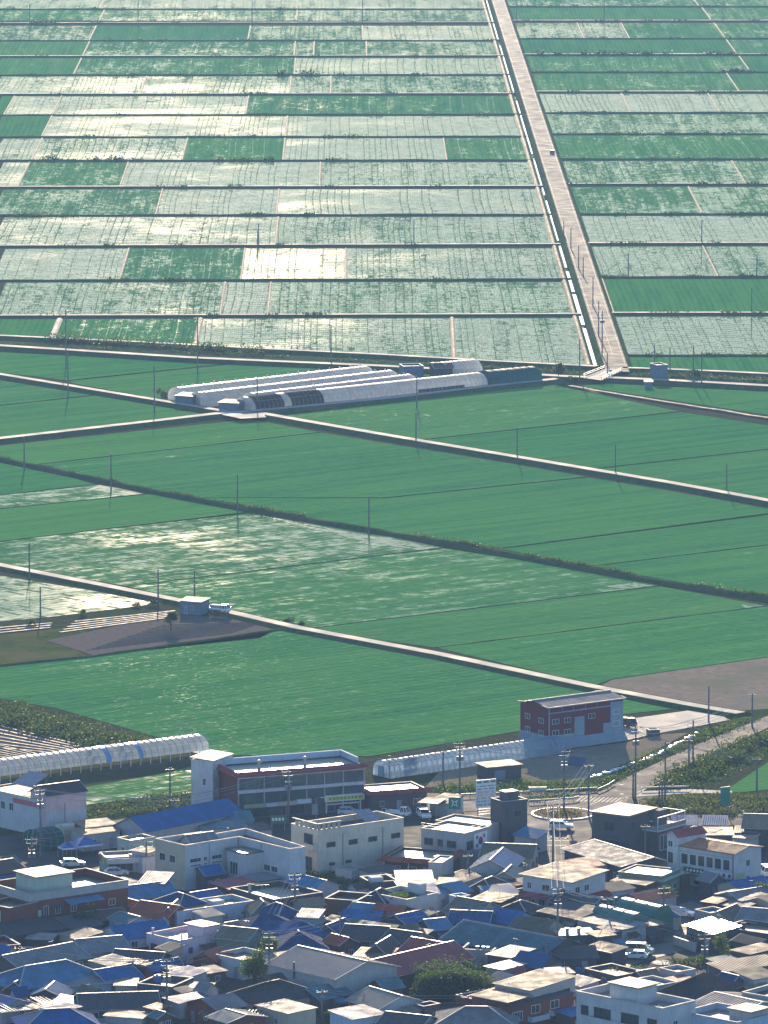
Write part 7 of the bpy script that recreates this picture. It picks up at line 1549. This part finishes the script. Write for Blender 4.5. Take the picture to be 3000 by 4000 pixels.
def vehicle(label, kind, px, ang, col, cat=None, load=None, z=.12):
    body, cab, wd = PROF[kind]; o = empty({'car': 'parked_car', 'suv': 'car', 'van': 'parked_van', 'truck': 'small_truck'}[kind], P(*px, z), ang, label, cat or {'van': 'van', 'truck': 'truck'}.get(kind, 'car'))
    pm = paint('_'.join('%02d' % int(c*100) for c in col), col); h = wd/2
    def extr(pr, w0, w1, name, mat, par):
        zt = max(p[1] for p in pr); zb = min(p[1] for p in pr); n = len(pr)
        hw = [w0+(w1-w0)*((p[1]-zb)/(zt-zb)) for p in pr]
        return MB().add([(p[0], -w_, p[1]) for p, w_ in zip(pr, hw)]+[(p[0], w_, p[1]) for p, w_ in zip(pr, hw)], [tuple(range(n)), tuple(range(2*n-1, n-1, -1))]+[(i, n+i, n+(i+1) % n, (i+1) % n) for i in range(n)]).build(name, mat, par)
    bd = extr(body, h, h*.96, 'body', pm, o); cb = extr(cab, h*.93, h*.78, 'cabin', CGLASS, o)
    x0, x1 = cab[1][0], cab[2][0]; zt = cab[1][1]; MB().box(x0-.05, x1+.05, -h*.77, h*.77, zt+.003, zt+.07).build('roof_panel', pm, o)
    for s in (-1, 1):
        for (a, b_) in ((cab[0], cab[1]), (cab[3], cab[2]), ((cab[0][0]*.45+cab[3][0]*.55, cab[0][1]), (cab[1][0]*.45+cab[2][0]*.55, zt))): MB().bar((a[0], s*h*.94, a[1]), (b_[0], s*h*.79, b_[1]), .09).build('pillar', pm, o)
        MB().box(cab[3][0]-.2, cab[3][0], s*h, s*(h+.16), cab[3][1]+.05, cab[3][1]+.22).build('mirror', pm, o) if s > 0 else MB().box(cab[3][0]-.2, cab[3][0], -h-.16, -h, cab[3][1]+.05, cab[3][1]+.22).build('mirror', pm, o)
        xf = max(p[0] for p in body); MB().box(xf-.16, xf-.0, s*h*.55-.16, s*h*.55+.16, .62, .78).build('headlight', LAMPW, o); xr = -2.3 if kind != 'truck' else -2.3
        MB().box(xr-.02, xr+.1, s*h*.75-.12, s*h*.75+.12, .75, .95).build('tail_light', LAMPR, o)
    for x in (-1.4, 1.4) if kind != 'truck' else (-1.5, 1.55):
        for s in (-1, 1):
            wm = MB(); ws = []
            for k in range(14): a = 2*math.pi*k/14; ws.append((.33*math.cos(a), .33*math.sin(a)))
            y0, y1 = (s*(h-.2), s*(h+.02)); wm.add([(x+p[0], y0, .33+p[1]) for p in ws]+[(x+p[0], y1, .33+p[1]) for p in ws], [tuple(range(14)), tuple(range(27, 13, -1))]+[(k, 14+k, 14+(k+1) % 14, (k+1) % 14) for k in range(14)])
            w_ = wm.build('wheel', TYRE, o); MB().add([(x+p[0]*.6, y1+s*.005, .33+p[1]*.6) for p in ws], [tuple(range(14))]).build('rim', RIM, w_)
    if kind == 'truck':
        MB().box(-2.35, .55, -h, h, .7, .8).build('bed', pm, o)
        for (a0, a1, b0, b1) in ((-2.35, .55, -h, -h+.05), (-2.35, .55, h-.05, h), (-2.35, -2.3, -h+.05, h-.05)): MB().box(a0, a1, b0, b1, .803, 1.15).build('bed_side', pm, o)
        MB().box(-2.3, 2.2, -h*.6, h*.6, .35, .695).build('chassis', BLACK, o)
        if load: MB().box(-2.2, .4, -h+.1, h-.1, .81, 1.75).build('load', load, o)
    return o
WH = (.72, .73, .74)
vehicle('white SUV driving round the roundabout, sun glinting on its tail', 'suv', (2192, 3240), math.radians(-8), WH)
vehicle('small dark car on the far straight road', 'car', (2157, 600), math.radians(90), (.05, .06, .09), z=1.03)
vehicle('pale blue small truck parked beside the field hut', 'truck', (860, 2393), math.radians(-25), (.55, .62, .70), load=M('load_grey', (.3, .3, .28), .8), z=.7)
vehicle('white pickup parked before the low dark shop', 'truck', (1556, 3190), math.radians(-25), WH)
vehicle('white car parked beside the carport', 'suv', (1655, 3195), math.radians(-75), WH)
vehicle('pale small car in front of the yellow shop sign', 'car', (1362, 3182), math.radians(5), (.45, .5, .55))
vehicle('dark car with a bright roof on the side street', 'car', (2510, 3364), math.radians(-30), (.10, .10, .11))
vehicle('yellow-nosed minivan parked behind the white hatchback', 'van', (2500, 3728), math.radians(-12), (.55, .50, .38))
vehicle('white hatchback with open look in the lower right yard', 'car', (2480, 3745), math.radians(170), (.60, .66, .72))
vehicle('white van half hidden at the right edge by the tiled house', 'van', (2992, 3420), math.radians(100), WH)
vehicle('dark truck parked behind the red workshop', 'truck', (2452, 2838), math.radians(-60), (.06, .07, .09), load=M('load_dark', (.05, .05, .06), .8))
vehicle('white car in the street right of the blue-topped house', 'car', (2668, 3580), math.radians(-20), WH)
vehicle('pale car parked in the left market street', 'car', (285, 3385), math.radians(12), (.62, .62, .55))
vehicle('silver car parked on the left street near the fascia shop', 'car', (455, 3420), math.radians(10), (.5, .52, .55))
# ------------------------------------------------------------------ the summer haze: one closed box of even air
hm = bpy.data.materials.new('haze_air'); hm.use_nodes = True; hn = hm.node_tree
hn.nodes.remove(hn.nodes['Principled BSDF'])
pvn = hn.nodes.new('ShaderNodeVolumePrincipled'); pvn.inputs['Color'].default_value = (0.34, 0.58, 1.0, 1)
pvn.inputs['Density'].default_value = 0.00005; pvn.inputs['Anisotropy'].default_value = 0.2
hn.links.new(pvn.outputs[0], hn.nodes['Material Output'].inputs['Volume'])
hz = MB().box(-6100, 6100, -150, 14100, -1.0, 262).build('haze', hm, kind='stuff')
hz['label'] = 'thin blue summer haze over the paddies and village'; hz.display_type = 'WIRE'
